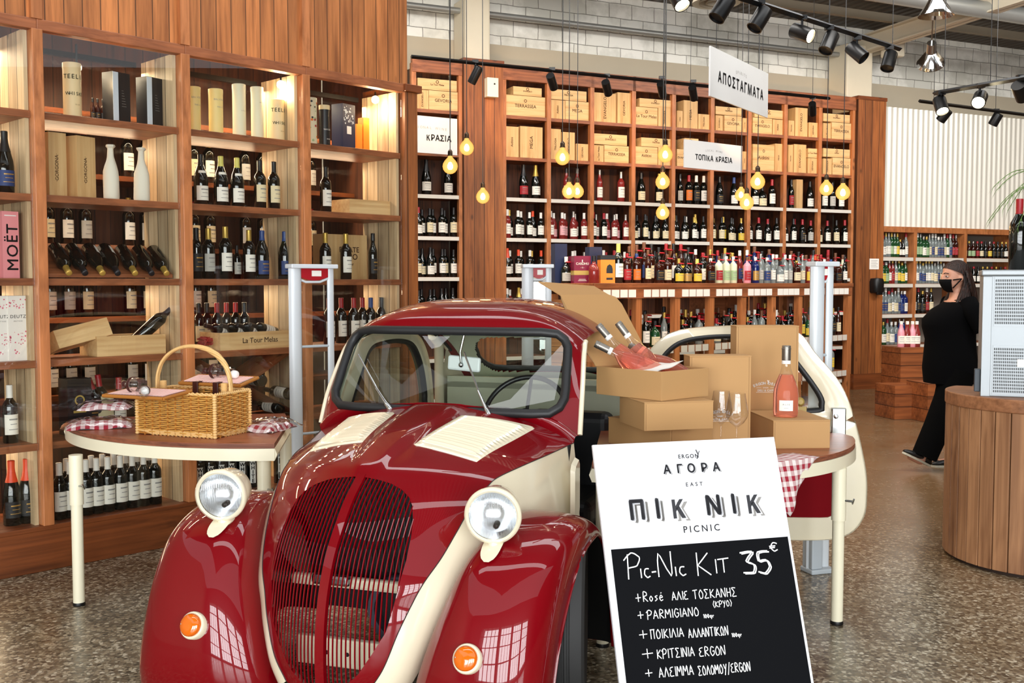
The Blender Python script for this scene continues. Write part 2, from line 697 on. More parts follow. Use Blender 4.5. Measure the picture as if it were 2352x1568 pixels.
a0 = FB.loc(-5.95, 0.3, 4.98)
beam('trim_3', a0, (a0[0] + 1.9, a0[1] - 5.6, 5.0), 0.16, 0.24, BEAM)
a0 = FB.loc(0.0, 0.3, 4.86)
beam('trim_4', a0, (a0[0] + 2.3, a0[1] - 5.6, 4.95), 0.18, 0.24, BEAM)
# roof of dark corrugated sheet on purlins
t = NT('roof_sheet')
obj_, x, y, z = t.xyz()
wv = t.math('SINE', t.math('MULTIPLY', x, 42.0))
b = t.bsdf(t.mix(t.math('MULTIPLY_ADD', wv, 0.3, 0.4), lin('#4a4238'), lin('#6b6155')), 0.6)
t.bump(b, wv, 0.8, 0.03)
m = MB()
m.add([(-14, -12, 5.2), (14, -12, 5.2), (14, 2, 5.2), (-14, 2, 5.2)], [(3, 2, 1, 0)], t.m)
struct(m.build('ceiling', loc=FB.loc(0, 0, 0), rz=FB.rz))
PURL = plain('purlin_paint', '#8f8573', 0.6)
GALV = plain('galvanised_pipe', '#a9aaa6', 0.4, 0.6)
n = 5
for w, zz, hh, mm_ in ((-0.5, 5.06, 0.10, PURL), (-1.6, 5.0, 0.07, WHITE), (-2.5, 5.02, 0.12, PURL), (-3.7, 4.98, 0.06, WHITE), (-4.7, 5.02, 0.12, PURL), (-6.5, 5.0, 0.1, PURL)):
    m = MB()
    m.b3(-8, 8, w - 0.04, w + 0.04, zz - hh / 2, zz + hh / 2, mm_)
    struct(m.build('trim_%d' % n, loc=FB.loc(0, 0, 0), rz=FB.rz))
    n += 1
m = MB()
m.tube([(-7, 0.3, 4.72), (0.0, 0.3, 4.72)], 0.035, GALV, 10)
o = m.build('conduit_pipe', loc=FB.loc(0, 0, 0), rz=FB.rz, smooth=40)
tag(o, 'thin painted pipe running along the white blockwork high above the crates', 'pipe')
m = MB()
m.tube([(-4.6, -2.0, 4.86), (4.5, -2.0, 4.80)], 0.10, GALV, 16)
o = m.build('duct_pipe', loc=FB.loc(0, 0, 0), rz=FB.rz, smooth=40)
tag(o, 'thick round galvanised duct hung under the roof above the spotlights', 'duct')

# ------------------------------------------------------------------ rear and side walls of the shop, with the windows the daylight comes by
RW_ = wood('rear_wall_boards', '#6b4a2c', '#3c2614', 'X', 'Z', 0.15, 0.6, 0.4)
m = MB()
yr = -4.2
xs = [-9, -5.4, -3.0, -2.6, -0.2, 0.2, 2.6, 3.0, 5.4, 12]
for k in range(0, 9, 2):
    m.b3(xs[k], xs[k + 1], yr - 0.1, yr + 0.1, 0, 5.2, RW_)
for k in range(1, 9, 2):
    m.b3(xs[k], xs[k + 1], yr - 0.1, yr + 0.1, 0, 0.15, RW_)
    m.b3(xs[k], xs[k + 1], yr - 0.1, yr + 0.1, 3.4, 5.2, RW_)
struct(m.build('wall_rear'))
for k in range(1, 9, 2):
    m = MB()
    for q in range(1, 4):
        xx = xs[k] + (xs[k + 1] - xs[k]) * q / 4
        m.b3(xx - 0.025, xx + 0.025, yr - 0.04, yr + 0.04, 0.15, 3.4, BLACKM)
    for zz in (1.0, 1.8, 2.6):
        m.b3(xs[k], xs[k + 1], yr - 0.04, yr + 0.04, zz - 0.025, zz + 0.025, BLACKM)
    struct(m.build('window_%d' % (k // 2 + 1)))
m = MB()
m.b3(10.5, 10.7, -4.3, 20, 0, 5.2, wood('side_wall_boards', '#6b4a2c', '#3c2614', 'Y', 'Z', 0.15, 0.6, 0.4))
struct(m.build('wall_right'))
m = MB()
m.b3(-7.2, -7.0, -4.3, 14, 0, 5.2, PLASTER)
struct(m.build('wall_left'))

# ------------------------------------------------------------------ boarding above the glazed display (left), with its posts
ZH = 2.79
m = MB()
m.b3(-1.6, 2.715, 0.0, 0.03, ZH + 0.05, 5.15, CLAD)
struct(m.build('wall_side', loc=FL.loc(0, 0, 0), rz=FL.rz))
for k, tt in enumerate((-0.58, 0.2415, 1.06, 1.875)):
    m = MB()
    m.b3(tt - 0.028, tt + 0.028, -0.03, 0.0, ZH + 0.05, 5.15, POST)
    struct(m.build('trim_%d' % (20 + k), loc=FL.loc(0, 0, 0), rz=FL.rz))
m = MB()
m.b3(-1.6, 2.75, -0.012, 0.06, 0.0, 0.215, DARKRAIL)
m.b3(-1.6, 2.75, -0.02, 0.45, 0.215, 0.24, DARKRAIL)
o = m.build('display_plinth', loc=FL.loc(0, 0, 0), rz=FL.rz, bevel=0.004)
tag(o, 'long dark stained wooden plinth under the glazed bottle display', 'plinth')

# ------------------------------------------------------------------ glazed display bays
LSHELF = [0.67, 1.10, 1.525, 1.957, 2.38]
LT = [-0.58, 0.2415, 1.06, 1.875, 2.69]
LNAME = ['glazed wooden display bay at the frame edge with pink champagne boxes', 'glazed wooden display bay behind the wicker basket with tilted crates',
         'glazed wooden display bay with five pale whisky tubes on top', 'glazed wooden display bay next to the tall corner post']
for k in range(4):
    t0, t1 = LT[k], LT[k + 1]
    L = t1 - t0
    b = thing('display_bay', LNAME[k], 'display case', FL.loc(t0, 0, 0), FL.rz, 'glazed display bays')
    m = MB()
    m.b3(-0.028, 0.028, -0.03, 0.05, 0.24, ZH, POST)
    m.build('post', b, bevel=0.004)
    m = MB()
    m.b3(0.0, L, -0.025, 0.04, ZH - 0.005, ZH + 0.05, RAIL)
    m.build('header_rail', b, bevel=0.004)
    for zz in LSHELF:
        m = MB()
        m.b3(0.028, L - 0.028, 0.012, 0.40, zz - 0.038, zz, RAIL)
        m.build('shelf', b, bevel=0.003)
    m = MB()
    m.b3(0.03, L - 0.03, 0.0, 0.006, 0.25, ZH - 0.005, PANE)
    m.build('glass_pane', b)
    m = MB()
    m.b3(L - 0.05, L - 0.03, 0.03, 0.40, 0.24, ZH, PALE)
    m.build('divider', b)
    m = MB()
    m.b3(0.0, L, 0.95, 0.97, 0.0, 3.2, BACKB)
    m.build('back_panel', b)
    for zz in (0.85, 1.30, 1.72, 2.14, 2.5):
        m = MB()
        m.b3(0.0, L, 0.56, 0.95, zz - 0.03, zz, DARKRAIL)
        m.build('rear_shelf', b)
    if k == 2:
        for s in (1, -1):
            m = MB()
            zc, hw = 0.885, 0.235
            m.tube([(0.04, 0.2, zc - s * 0.2), (L - 0.05, 0.2, zc + s * 0.2)], 0.02, RAIL, 4, sq=(0.17, 0.014))
            m.build('cross_board', b)
DLAMP = emit('display_lamp_glow', (1.0, 0.86, 0.6), 14.0)
for px_, py_, w_ in ((176, 155, 0.18), (645, 184, 0.14), (862, 219, 0.14)):
    k_, m_ = cam_ray(px_, py_)
    a_, b_ = FL.loc(0, w_, 0), FL.d
    t_ = (k_ * a_[1] - a_[0]) / (b_[0] - k_ * b_[1])
    p_ = FL.loc(t_, w_, 0)
    z_ = min(1.5 + m_ * p_[1], ZH - 0.05)
    lp = thing('display_lamp', 'small glowing lamp under the header of the glazed display, %s' % ('beside the lettered tube', 'above the fifth whisky tube', 'near the corner post')[(176, 645, 862).index(px_)], 'lamp', (p_[0], p_[1], z_), 0, 'lamps inside the display')
    m = MB()
    m.ball((0, 0, 0), 0.026, DLAMP, 16, 10)
    m.build('bulb', lp, smooth=80)
    m = MB()
    m.tube([(0, 0, 0.02), (0, 0, ZH + 0.0 - z_)], 0.006, BLACKM, 6)
    m.build('cord', lp)
    point_light('display_glow', (p_[0], p_[1], z_ - 0.05), 6, (1.0, 0.72, 0.42), 0.04)
for k in range(4):
    m = MB()
    m.b3(0.06, LT[k + 1] - LT[k] - 0.08, 0.40, 0.43, ZH - 0.03, ZH, BLACKM)
    o = m.build('light_rail', loc=FL.loc(LT[k], 0, 0), rz=FL.rz)
    tag(o, 'dark light rail under the header of the %s glazed bay' % ('frame-edge', 'basket', 'tube', 'corner')[k], 'light rail')
    area_light('display_rail_fill', FL.loc((LT[k] + LT[k + 1]) / 2, 0.43, ZH - 0.06), (R(0), 0, FL.rz), 0.7, 0.12, 9, (1.0, 0.80, 0.55))  # added fill at the rail, brightens the bay interior
    for zz in (2.30, 1.45, 0.6):
        area_light('display_back_fill', FL.loc((LT[k] + LT[k + 1]) / 2, 0.50, zz - 0.02), (R(-38), 0, FL.rz), 0.7, 0.05, 2.6, (1.0, 0.72, 0.45))  # unseen fill strips added behind the shelves, with no fixture
m = MB()
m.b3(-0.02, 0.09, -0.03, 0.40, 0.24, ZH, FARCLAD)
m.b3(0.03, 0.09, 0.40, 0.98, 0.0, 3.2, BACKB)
m.b3(-0.03, 0.115, -0.05, 0.42, ZH, ZH + 0.05, DARKRAIL)
o = m.build('corner_post', loc=FL.loc(2.69, 0, 0), rz=FL.rz, bevel=0.004)
tag(o, 'broad boarded wooden corner post ending the glazed bottle display', 'post')

# ------------------------------------------------------------------ far wall shelving
BSH = [0.15, 0.62, 1.10, 1.57, 2.04, 2.52, 3.0, 3.49]
BT = [-5.656 + 0.594 * i for i in range(10)]
BAYS = [(-6.78, -6.205)] + [(BT[i], BT[i + 1]) for i in range(9)]
BAYN = ['narrow far bay beside the corner post', 'first far bay past the boarded pillar'] + [ORD[i] + ' far bay past the boarded pillar' for i in range(2, 10)]
STRIP = plain('price_strip', '#d9d2c6', 0.5)
for k, (t0, t1) in enumerate(BAYS):
    L = t1 - t0
    lab = 'tall wooden wall shelving, ' + BAYN[k] + ', crates on top'
    b = thing('wall_shelf_unit', lab, 'shelving', FB.loc(t0, 0, 0), FB.rz, 'far wall shelving bays')
    for xx in ((0.0,) if k not in (0, 9) else (0.0, L)):
        m = MB()
        m.b3(xx - 0.028, xx + 0.028, 0.0, 0.06, 0.0, 4.0, POST)
        m.build('post', b)
    m = MB()
    m.b3(-0.02, L + 0.02, -0.01, 0.05, 3.9, 4.08, RAIL)
    m.build('header_rail', b)
    m = MB()
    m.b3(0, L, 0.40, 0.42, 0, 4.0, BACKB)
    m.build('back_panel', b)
    m = MB()
    m.b3(-0.012, 0.012, 0.03, 0.40, 0.1, 3.95, BACKB)
    m.build('side_panel', b)
    for zz in BSH:
        m = MB()
        m.b3(0.026, L - 0.026, 0.005, 0.40, zz - 0.04, zz, RAIL)
        s = m.build('shelf', b)
        if zz < 2.6:
            m = MB()
            m.b3(0.03, L - 0.03, -0.004, 0.005, zz - 0.045, zz - 0.002, STRIP)
            m.build('price_strip', s)
for nm, t0, t1, lab in (('boarded_pillar', -6.19, -5.69, 'tall boarded wooden pillar between the far shelves, under a white box'), ('end_pillar', -0.29, 0.22, 'tall boarded wooden pillar ending the far shelves, black dispenser on it')):
    p = thing(nm, lab, 'pillar', FB.loc(t0, 0, 0), FB.rz)
    m = MB()
    m.b3(0, t1 - t0, -0.05, 0.4, 0.0 if t0 < -3 else 0.22, 4.05, FARCLAD)
    m.build('boarding', p)
    m = MB()
    m.b3(-0.01, t1 - t0 + 0.01, -0.065, 0.4, 0.0, 0.22, DARKRAIL)
    m.build('plinth_board', p)
    m = MB()
    m.b3(-0.01, t1 - t0 + 0.01, -0.06, 0.4, 4.05, 4.1, DARKRAIL)
    m.build('top_cap', p)
m = MB()
m.b3(-0.07, 0.07, -0.09, -0.0, -0.11, 0.11, CREAMP)
m.b3(0.01, 0.03, -0.095, -0.09, 0.03, 0.05, BLACK)
o = m.build('meter_box', loc=FB.loc(-5.86, -0.05, 3.77), rz=FB.rz, bevel=0.006)
tag(o, 'small cream electrical box fixed high on the boarded pillar', 'box')
m = MB()
m.b3(-0.085, 0.085, -0.006, 0.0, -0.075, 0.075, PAPER)
for q in range(5):
    m.b3(-0.06, 0.06 - 0.02 * (q % 2), -0.007, -0.006, 0.045 - q * 0.022, 0.05 - q * 0.022, GREYINK)
o = m.build('paper_notice', loc=FB.loc(0.05, -0.05, 1.77), rz=FB.rz)
tag(o, 'white paper notice pinned to the pillar above the black dispenser', 'notice')
d = thing('sanitiser_dispenser', 'black wall dispenser on the wooden pillar under the paper notice', 'dispenser', FB.loc(0.06, -0.05, 1.47), FB.rz)
m = MB()
m.lathe([(0.0, -0.11), (0.07, -0.11), (0.085, -0.09), (0.088, 0.05), (0.075, 0.095), (0.0, 0.105)], BLACK, 20, Matrix.Translation((0, -0.045, 0)), sq=4)
m.build('housing', d, smooth=50)
m = MB()
m.b3(-0.05, 0.05, -0.12, -0.085, -0.135, -0.10, BLACKM)
m.build('nozzle', d, bevel=0.008)

# ------------------------------------------------------------------ corrugated wall and the shelving under it (right)
t = NT('corrugated_sheet')
obj_, x, y, z = t.xyz()
MATS['corr'] = t.m
b = t.bsdf(t.mix(t.noise(t.vec(t.math('MULTIPLY', x, 3.0), y, t.math('MULTIPLY', z, 0.6)), 2.0, 3), lin('#efeade'), lin('#dcd8cb')), 0.4, 0.1)
m = MB()
rows = []
tt = np.linspace(0.22, 7.0, 680)
for zz in (2.31, 4.02):
    rows.append([(float(q), 0.12 + 0.010 * math.sin(q * 2 * math.pi / 0.10), zz) for q in tt])
m.grid(rows, t.m)
o = m.build('wall_corrugated', loc=FB.loc(0, 0, 0), rz=FB.rz, smooth=180)
struct(o)
RT = [0.22, 0.8755, 1.87, 2.93, 3.95]
RSH = [0.125, 0.61, 1.056, 1.494, 1.875]
RNAME = ['low wooden shelving beside the end pillar, under the corrugated wall', 'low wooden shelving behind the woman, under the corrugated wall',
         'low wooden shelving behind the silver machine, under the corrugated wall', 'low wooden shelving furthest along under the corrugated wall']
GREYB = plain('shelf_back_grey', '#7d756a', 0.8)
for k in range(3):
    t0, t1 = RT[k], RT[k + 1]
    L = t1 - t0
    b = thing('low_shelf_unit', RNAME[k], 'shelving', FB.loc(t0, 0, 0), FB.rz, 'shelving under the corrugated wall')
    m = MB()
    m.b3(-0.0, L, 0.0, 0.40, 2.23, 2.31, POST)
    m.build('top_board', b)
    m = MB()
    m.b3(L - 0.03, L + 0.03, 0.0, 0.40, 0.0, 2.23, POST)
    m.build('post', b)
    m = MB()
    m.b3(0, L, 0.40, 0.42, 0, 2.23, GREYB)
    m.build('back_panel', b)
    for zz in RSH:
        m = MB()
        m.b3(0.0, L - 0.03, 0.01, 0.40, zz - 0.04, zz, RAIL)
        s = m.build('shelf', b)
        m = MB()
        m.b3(0.01, L - 0.035, 0.0, 0.01, zz - 0.055, zz - 0.005, STRIP)
        m.build('price_strip', s)
    m = MB()
    m.b3(0, L, 0.005, 0.05, 0.0, 0.085, DARKRAIL)
    m.build('plinth_board', b)
# ------------------------------------------------------------------ bottles: one of each kind, then copies
PROF = {
    'bordeaux': dict(p=[(0, 0.0), (0.034, 0), (0.0375, 0.004), (0.0375, 0.185), (0.036, 0.198), (0.028, 0.214), (0.0185, 0.227), (0.0150, 0.24), (0.0145, 0.298), (0, 0.3)], cap=0.235, lab=(0.045, 0.15), H=0.302),
    'burgundy': dict(p=[(0, 0.0), (0.038, 0), (0.042, 0.005), (0.042, 0.145), (0.040, 0.165), (0.033, 0.197), (0.0225, 0.222), (0.0165, 0.243), (0.0145, 0.26), (0.0145, 0.298), (0, 0.3)], cap=0.24, lab=(0.03, 0.115), H=0.302),
    'champagne': dict(p=[(0, 0.0), (0.04, 0), (0.0445, 0.005), (0.0445, 0.145), (0.042, 0.17), (0.033, 0.205), (0.024, 0.238), (0.0185, 0.265), (0.0165, 0.285), (0.0165, 0.31), (0, 0.312)], cap=0.215, lab=(0.04, 0.12), H=0.322),
    'spirit': dict(p=[(0, 0.0), (0.037, 0), (0.040, 0.004), (0.040, 0.175), (0.038, 0.19), (0.026, 0.206), (0.0155, 0.216), (0.0140, 0.225), (0.0140, 0.262), (0, 0.264)], cap=0.236, lab=(0.03, 0.13), H=0.275),
    'square': dict(p=[(0, 0.0), (0.036, 0), (0.039, 0.004), (0.039, 0.165), (0.034, 0.18), (0.018, 0.19), (0.0145, 0.197), (0.0145, 0.232), (0, 0.234)], cap=0.21, lab=(0.03, 0.12), H=0.25, sq=5),
    'slim': dict(p=[(0, 0.0), (0.029, 0), (0.031, 0.004), (0.031, 0.18), (0.028, 0.2), (0.018, 0.225), (0.0135, 0.245), (0.0125, 0.298), (0, 0.3)], cap=0.262, lab=(0.04, 0.14), H=0.312),
    'stocky': dict(p=[(0, 0.0), (0.044, 0), (0.048, 0.005), (0.048, 0.11), (0.043, 0.14), (0.026, 0.163), (0.0165, 0.175), (0.0155, 0.185), (0.0155, 0.222), (0, 0.224)], cap=0.19, lab=(0.02, 0.095), H=0.24),
    'beer': dict(p=[(0, 0.0), (0.028, 0), (0.031, 0.004), (0.031, 0.12), (0.027, 0.14), (0.018, 0.165), (0.0135, 0.19), (0.0130, 0.222), (0, 0.224)], cap=0.2, lab=(0.03, 0.1), H=0.228),
    'magnum': dict(p=[(0, 0.0), (0.052, 0), (0.058, 0.006), (0.058, 0.27), (0.052, 0.30), (0.035, 0.33), (0.024, 0.35), (0.021, 0.365), (0.021, 0.445), (0, 0.447)], cap=0.355, lab=(0.06, 0.2), H=0.45),
}
PROTO = {}


def ring_r(P, z):
    for (r0, z0), (r1, z1) in zip(P, P[1:]):
        if z0 <= z <= z1 and z1 > z0:
            return r0 + (r1 - r0) * (z - z0) / (z1 - z0)
    return P[-2][0]


def make_bottle(name, kind, glass, cap, lab, tagged=False, extra=None, n=18):
    """a bottle standing at the origin, its front towards -Y"""
    D = PROF[kind]
    P, zc, H = D['p'], D['cap'], D['H']
    sq = D.get('sq')
    m = MB()
    m.lathe(P, GLASSES[glass], n, sq=sq)
    root = m.build(name, smooth=50)
    if cap:
        pts = [(ring_r(P, zc) + 0.0012, zc)]
        pts += [(r + 0.0012, z) for r, z in P if z > zc and r > 0.005 and z < P[-2][1] - 1e-4]
        top = ring_r(P, P[-2][1]) + 0.0016
        pts += [(top, P[-2][1]), (top, H - 0.002), (top * 0.85, H), (0, H)]
        m = MB()
        m.lathe(pts, CAPS[cap], n)
        m.build('capsule', root, smooth=50)
    if lab:
        z0, z1 = D['lab']
        m = MB()
        m.lathe([(ring_r(P, z0) + 0.0008, z0), (ring_r(P, z1) + 0.0008, z1)], LABELS[lab], 14, a0=R(-90 - 72), a1=R(-90 + 72), sq=sq)
        ink = LABELS['gold'] if lab in ('black', 'blue') else GREYINK
        rr = ring_r(P, z0) + 0.0016
        for q, (aa, zf) in enumerate(((34, 0.72), (26, 0.5), (38, 0.24))):
            za = z0 + (z1 - z0) * zf
            m.lathe([(rr, za), (rr, za + (z1 - z0) * (0.07 if q == 0 else 0.035))], ink, 6, a0=R(-90 - aa), a1=R(-90 + aa), sq=sq)
        m.build('label', root, smooth=50)
    if extra == 'collar':
        m = MB()
        m.lathe([(ring_r(P, 0.19) + 0.001, 0.19), (ring_r(P, 0.205) + 0.001, 0.205)], LABELS['white'], 14, a0=R(-150), a1=R(-30))
        m.build('neck_label', root, smooth=50)
    if tagged:
        zt = zc - 0.004
        m = MB()
        m.lathe([(0.012, zt), (0.033, zt), (0.036, zt + 0.004), (0.033, zt + 0.010), (0.017, zt + 0.011)], REDTAG, 14, Matrix.Translation((0.008, 0, 0)) @ Matrix.Rotation(R(4), 4, 'Y'))
        m.build('security_tag', root, smooth=50)
    return root


def bottle(name, kind, glass, cap, lab, loc, rz, label, group, cat='bottle', tagged=False, extra=None, scale=None, rot=None):
    key = (name, kind, glass, cap, lab, tagged, extra)
    if key not in PROTO:
        PROTO[key] = make_bottle(name, kind, glass, cap, lab, tagged, extra)
    return dup(PROTO[key], loc, rz, label, cat, group, scale, rot)


def tpx(fr, px, w, py=650):
    """t on a frame, at depth w, of a column of the photograph"""
    k, _ = cam_ray(px, py)
    ox, oy = fr.loc(0, w, 0)[:2]
    return (k * oy - ox) / (fr.d[0] - k * fr.d[1])


def zpx(fr, px, py, w):
    p = fr.loc(tpx(fr, px, w, py), w, 0)
    return 1.5 + cam_ray(px, py)[1] * p[1]


def carton(name, label, cat, size, mat, loc, rz, group=None, draw=None, side=None, rot=None):
    """a box of cardboard or wood, front towards -Y, standing on its base centre"""
    sx, sy, sz = size
    m = MB()
    m.b3(-sx / 2, sx / 2, -sy / 2, sy / 2, 0, sz, mat)
    if draw:
        draw(m, sx, sy, sz)
    o = m.build(name, loc=loc, rz=rz)
    if rot:
        o.rotation_euler = rot
    tag(o, label, cat, group)
    return o


FRONT = Matrix.Rotation(R(90), 4, 'X')


def front(x, y, z, roll=0.0):
    return Matrix.Translation((x, y, z)) @ FRONT @ Matrix.Rotation(R(roll), 4, 'Z')


# ------------------------------------------------------------------ stock of the glazed display
GD = 'bottles in the glazed display'
SH = {0: 0.24, 1: 0.67, 2: 1.10, 3: 1.525, 4: 1.957, 5: 2.38}
SN = {0: 'plinth', 1: 'lowest shelf', 2: 'second shelf', 3: 'third shelf', 4: 'fourth shelf', 5: 'top shelf'}


def LB(px, sh, kind, glass, cap, lab, label, w=0.16, extra=None, scale=None, name='wine_bottle'):
    return bottle(name, kind, glass, cap, lab, FL.loc(tpx(FL, px, w), w, SH[sh]), FL.rz + R(8), label, GD, extra=extra, scale=scale)


def whitecap_row():
    for r, (w, pxs) in enumerate(((0.09, [125, 150, 187, 212, 238, 267, 295, 321, 347]), (0.20, [142, 170, 200, 226, 252, 280, 306, 333]))):
        for i, px in enumerate(pxs):
            bottle('wine_bottle', 'bordeaux', 'dark', 'white', 'white', FL.loc(tpx(FL, px, w), w, 0.24), FL.rz + R(10),
                   'white-capped dark bottle with pale label, %s in %s row on the plinth below the basket' % (ORD[i + 1], ('front', 'rear')[r]), GD)


whitecap_row()
LB(18, 4, 'champagne', 'dark', 'black', 'blue', 'black champagne bottle with blue label above the pink boxes', 0.14)
LB(15, 1, 'bordeaux', 'dark', 'white', 'white', 'white-capped bottle with square white label under the cherry blossom boxes', 0.14)
for px, q in ((14, 'first'), (50, 'second')):
    LB(px, 0, 'champagne', 'dark', 'orange', 'black', 'sparkling wine bottle with orange foil, %s of two on the plinth' % q, 0.13, scale=(1, 1, 1.05))
LB(205, 1, 'bordeaux', 'dark', 'black', 'black', 'dark bottle with black capsule between black box and jute bag', 0.2, scale=0.9)
LB(268, 1, 'bordeaux', 'dark', 'red', 'white', 'upright red-capped wine bottle behind the wicker basket', 0.16)
for i, (px, cap, kind) in enumerate(((465, 'black', 'burgundy'), (511, 'yellow', 'burgundy'), (548, 'yellow', 'burgundy'))):
    LB(px, 4, kind, 'dark', cap, 'white', ['dark burgundy bottle with black capsule and curled neck label', 'dark burgundy bottle with yellow capsule, nearer the black-capped one', 'dark burgundy bottle with yellow capsule, middle of the fourth shelf'][i], 0.14, extra='collar')
LB(600, 4, 'bordeaux', 'dark', 'black', 'cream', 'dark bottle with landscape label, first of a pair on fourth shelf')
LB(632, 4, 'bordeaux', 'dark', 'black', 'cream', 'dark bottle with landscape label, second of a pair on fourth shelf')
LB(452, 3, 'bordeaux', 'dark', 'black', 'black', 'black bottle with gold crest label beside the display post')
LB(480, 3, 'bordeaux', 'dark', 'gold', 'grey', 'gold-capped dark bottle with pale grey label, third shelf')
LB(519, 3, 'bordeaux', 'dark', 'gold', 'white', 'gold-capped dark bottle with large white label, middle of third shelf', scale=1.05)
LB(573, 3, 'bordeaux', 'dark', 'gold', 'white', 'gold-capped dark bottle with white label beside the blue-labelled one')
LB(603, 3, 'burgundy', 'dark', 'blue', 'blue', 'burgundy bottle with blue capsule and blue label beside white-labelled bottle')
LB(655, 3, 'burgundy', 'dark', 'blue', 'blue', 'burgundy bottle with blue label above the white security gate')
LB(545, 3, 'bordeaux', 'dark', 'black', 'white', 'small white-labelled bottle behind the gold-capped pair', 0.3, scale=0.7)
LB(750, 4, 'bordeaux', 'dark', 'black', 'white', 'single dark bottle beside a flat pale box, fourth shelf')
LB(748, 3, 'bordeaux', 'dark', 'gold', 'white', 'gold-capped bottle with white label, first before the upright crate', 0.12)
LB(795, 3, 'bordeaux', 'dark', 'gold', 'white', 'gold-capped bottle with white label, second before the upright crate', 0.12)
LB(857, 3, 'slim', 'dark', 'black', 'black', 'slim black bottle with black label beside the upright crate', 0.12)
for i, (px, cap) in enumerate(((755, 'red'), (783, 'red'), (812, 'red'), (832, 'red'), (851, 'blue'), (875, 'black'))):
    LB(px, 2, 'bordeaux', 'dark', cap, 'white', '%s-capped dark bottle, %s in the row behind the car roof' % (cap, ORD[i + 1]), 0.14 + 0.05 * (i % 2))
for i, px in enumerate((455, 474, 497, 519, 540, 560)):
    LB(px, 2, 'bordeaux', 'dark', ('black', 'black', 'red', 'red', 'red', 'black')[i], ('cream', 'cream', 'yellow', 'cream', 'cream', 'white')[i],
       'cream-labelled dark bottle, %s in the row behind the long open crate' % ORD[i + 1], 0.36, scale=0.92)
for i, px in enumerate((465, 487, 510, 533)):
    LB(px, 1, 'bordeaux', 'dark', ('red', 'black', 'black', 'black')[i], ('white', 'cream', 'yellow', 'cream')[i], 'dark bottle behind the basket handle, %s from the post' % ORD[i + 1], 0.32)
for i, (px, z_) in enumerate(((600, 0.90), (668, 0.80), (640, 0.72))):
    p = FL.loc(tpx(FL, px, 0.06), 0.06, z_)
    e = (Vector(FL.loc(tpx(FL, px, 0.06), 0.36, z_ + 0.01)) - Vector(p)).to_track_quat('Z', 'X').to_euler()
    bottle('wine_bottle', 'bordeaux', 'dark', 'black', 'white', p, None, 'dark bottle lying base outwards between the crossed boards, %s from the post' % ORD[i + 1], GD, rot=e)
# bottles with tall printed letters on the plinth
WL = plain('letter_label', '#f0eee6', 0.7)


def letter_bottle(word):
    o = make_bottle('wine_bottle', 'bordeaux', 'dark', 'black' if word == 'WHITE' else 'white', None)
    m = MB()
    r = 0.0387
    m.lathe([(r, 0.03), (r, 0.17)], WL, 6, a0=R(-90 - 26), a1=R(-90 + 26))
    st = 0.135 / len(word)
    for i, ch in enumerate(word):
        m.text(ch, st * 1.15, INK, front(0, -0.0398, 0.165 - st * (i + 0.5)), bold=0.0012)
    m.build('label', o, smooth=50)
    return o


lb = {w: letter_bottle(w) for w in ('WHITE', 'RED')}
for word, pxs in (('WHITE', (450, 475, 500, 523, 548, 572, 592)), ('RED', (637, 657, 676))):
    for i, px in enumerate(pxs):
        dup(lb[word], FL.loc(tpx(FL, px, 0.12), 0.12, 0.24), FL.rz - R(20), 'black bottle lettered %s down its label, %s from the display post' % (word, ORD[i + 1]), 'bottle', GD)
for o in lb.values():
    drop(o)
# lying bottles on the tilted rack, third shelf of the bay behind the basket
for i, px in enumerate((128, 165, 205, 240, 280, 318, 352)):
    p = FL.loc(tpx(FL, px, 0.26), 0.26, 1.69)
    q = Vector(FL.loc(tpx(FL, px + 26, 0.04), 0.04, 1.575)) - Vector(p)
    e = q.to_track_quat('Z', 'X').to_euler()
    bottle('wine_bottle', 'burgundy' if i in (2, 3) else 'bordeaux', 'dark', 'gold' if i % 2 == 0 else 'black', 'white' if i in (2, 3) else 'black', p, None,
           'dark bottle lying neck outwards on the slanted rack, %s from the post' % ORD[i + 1], GD, rot=e)
m = MB()
L = 0.8185
m.add([(0.05, 0.05, 1.53), (L - 0.06, 0.05, 1.53), (L - 0.06, 0.38, 1.70), (0.05, 0.38, 1.70), (0.05, 0.05, 1.55), (L - 0.06, 0.05, 1.55), (L - 0.06, 0.38, 1.72), (0.05, 0.38, 1.72)],
      [(0, 1, 2, 3), (7, 6, 5, 4), (0, 4, 5, 1), (2, 6, 7, 3), (0, 3, 7, 4), (1, 5, 6, 2)], RAIL)
o = m.build('slanted_rack', loc=FL.loc(LT[1], 0, 0), rz=FL.rz)
tag(o, 'slanted wooden rack board under the lying bottles in the display', 'rack')

# cartons, tubes and crates of the display
PINKB = plain('pink_carton', '#e58f93', 0.55)
BLACKB = plain('black_carton', '#15161a', 0.35)
PALEB = plain('pale_blue_carton', '#c9d4de', 0.5)
TUBEY = plain('tube_yellow', '#e6cf87', 0.5)
TUBEP = plain('tube_pale', '#dcd7b8', 0.5)
TUBET = plain('tube_straw', '#dcc79a', 0.5)
BLOSSOM = plain('blossom_pink', '#d9637c', 0.6)
WRAP = plain('tissue_paper', '#dfd9c8', 0.85)
NAVY = plain('navy_carton', '#1c2748', 0.4)
ORANGEB = plain('orange_carton', '#ef8a22', 0.45)
WINEB = plain('wine_red_carton', '#7d0f35', 0.4)
GOLDB = plain('gold_band', '#b79b4e', 0.4)


def d_moet(m, sx, sy, sz):
    m.text('MOËT', sz * 0.24, INK, front(sx * 0.12, -sy / 2 - 0.001, sz * 0.46, 90), bold=0.001, space=1.15)
    m.b3(-0.03, 0.03, -sy / 2 - 0.001, -sy / 2, sz * 0.93, sz * 0.945, WHITE)


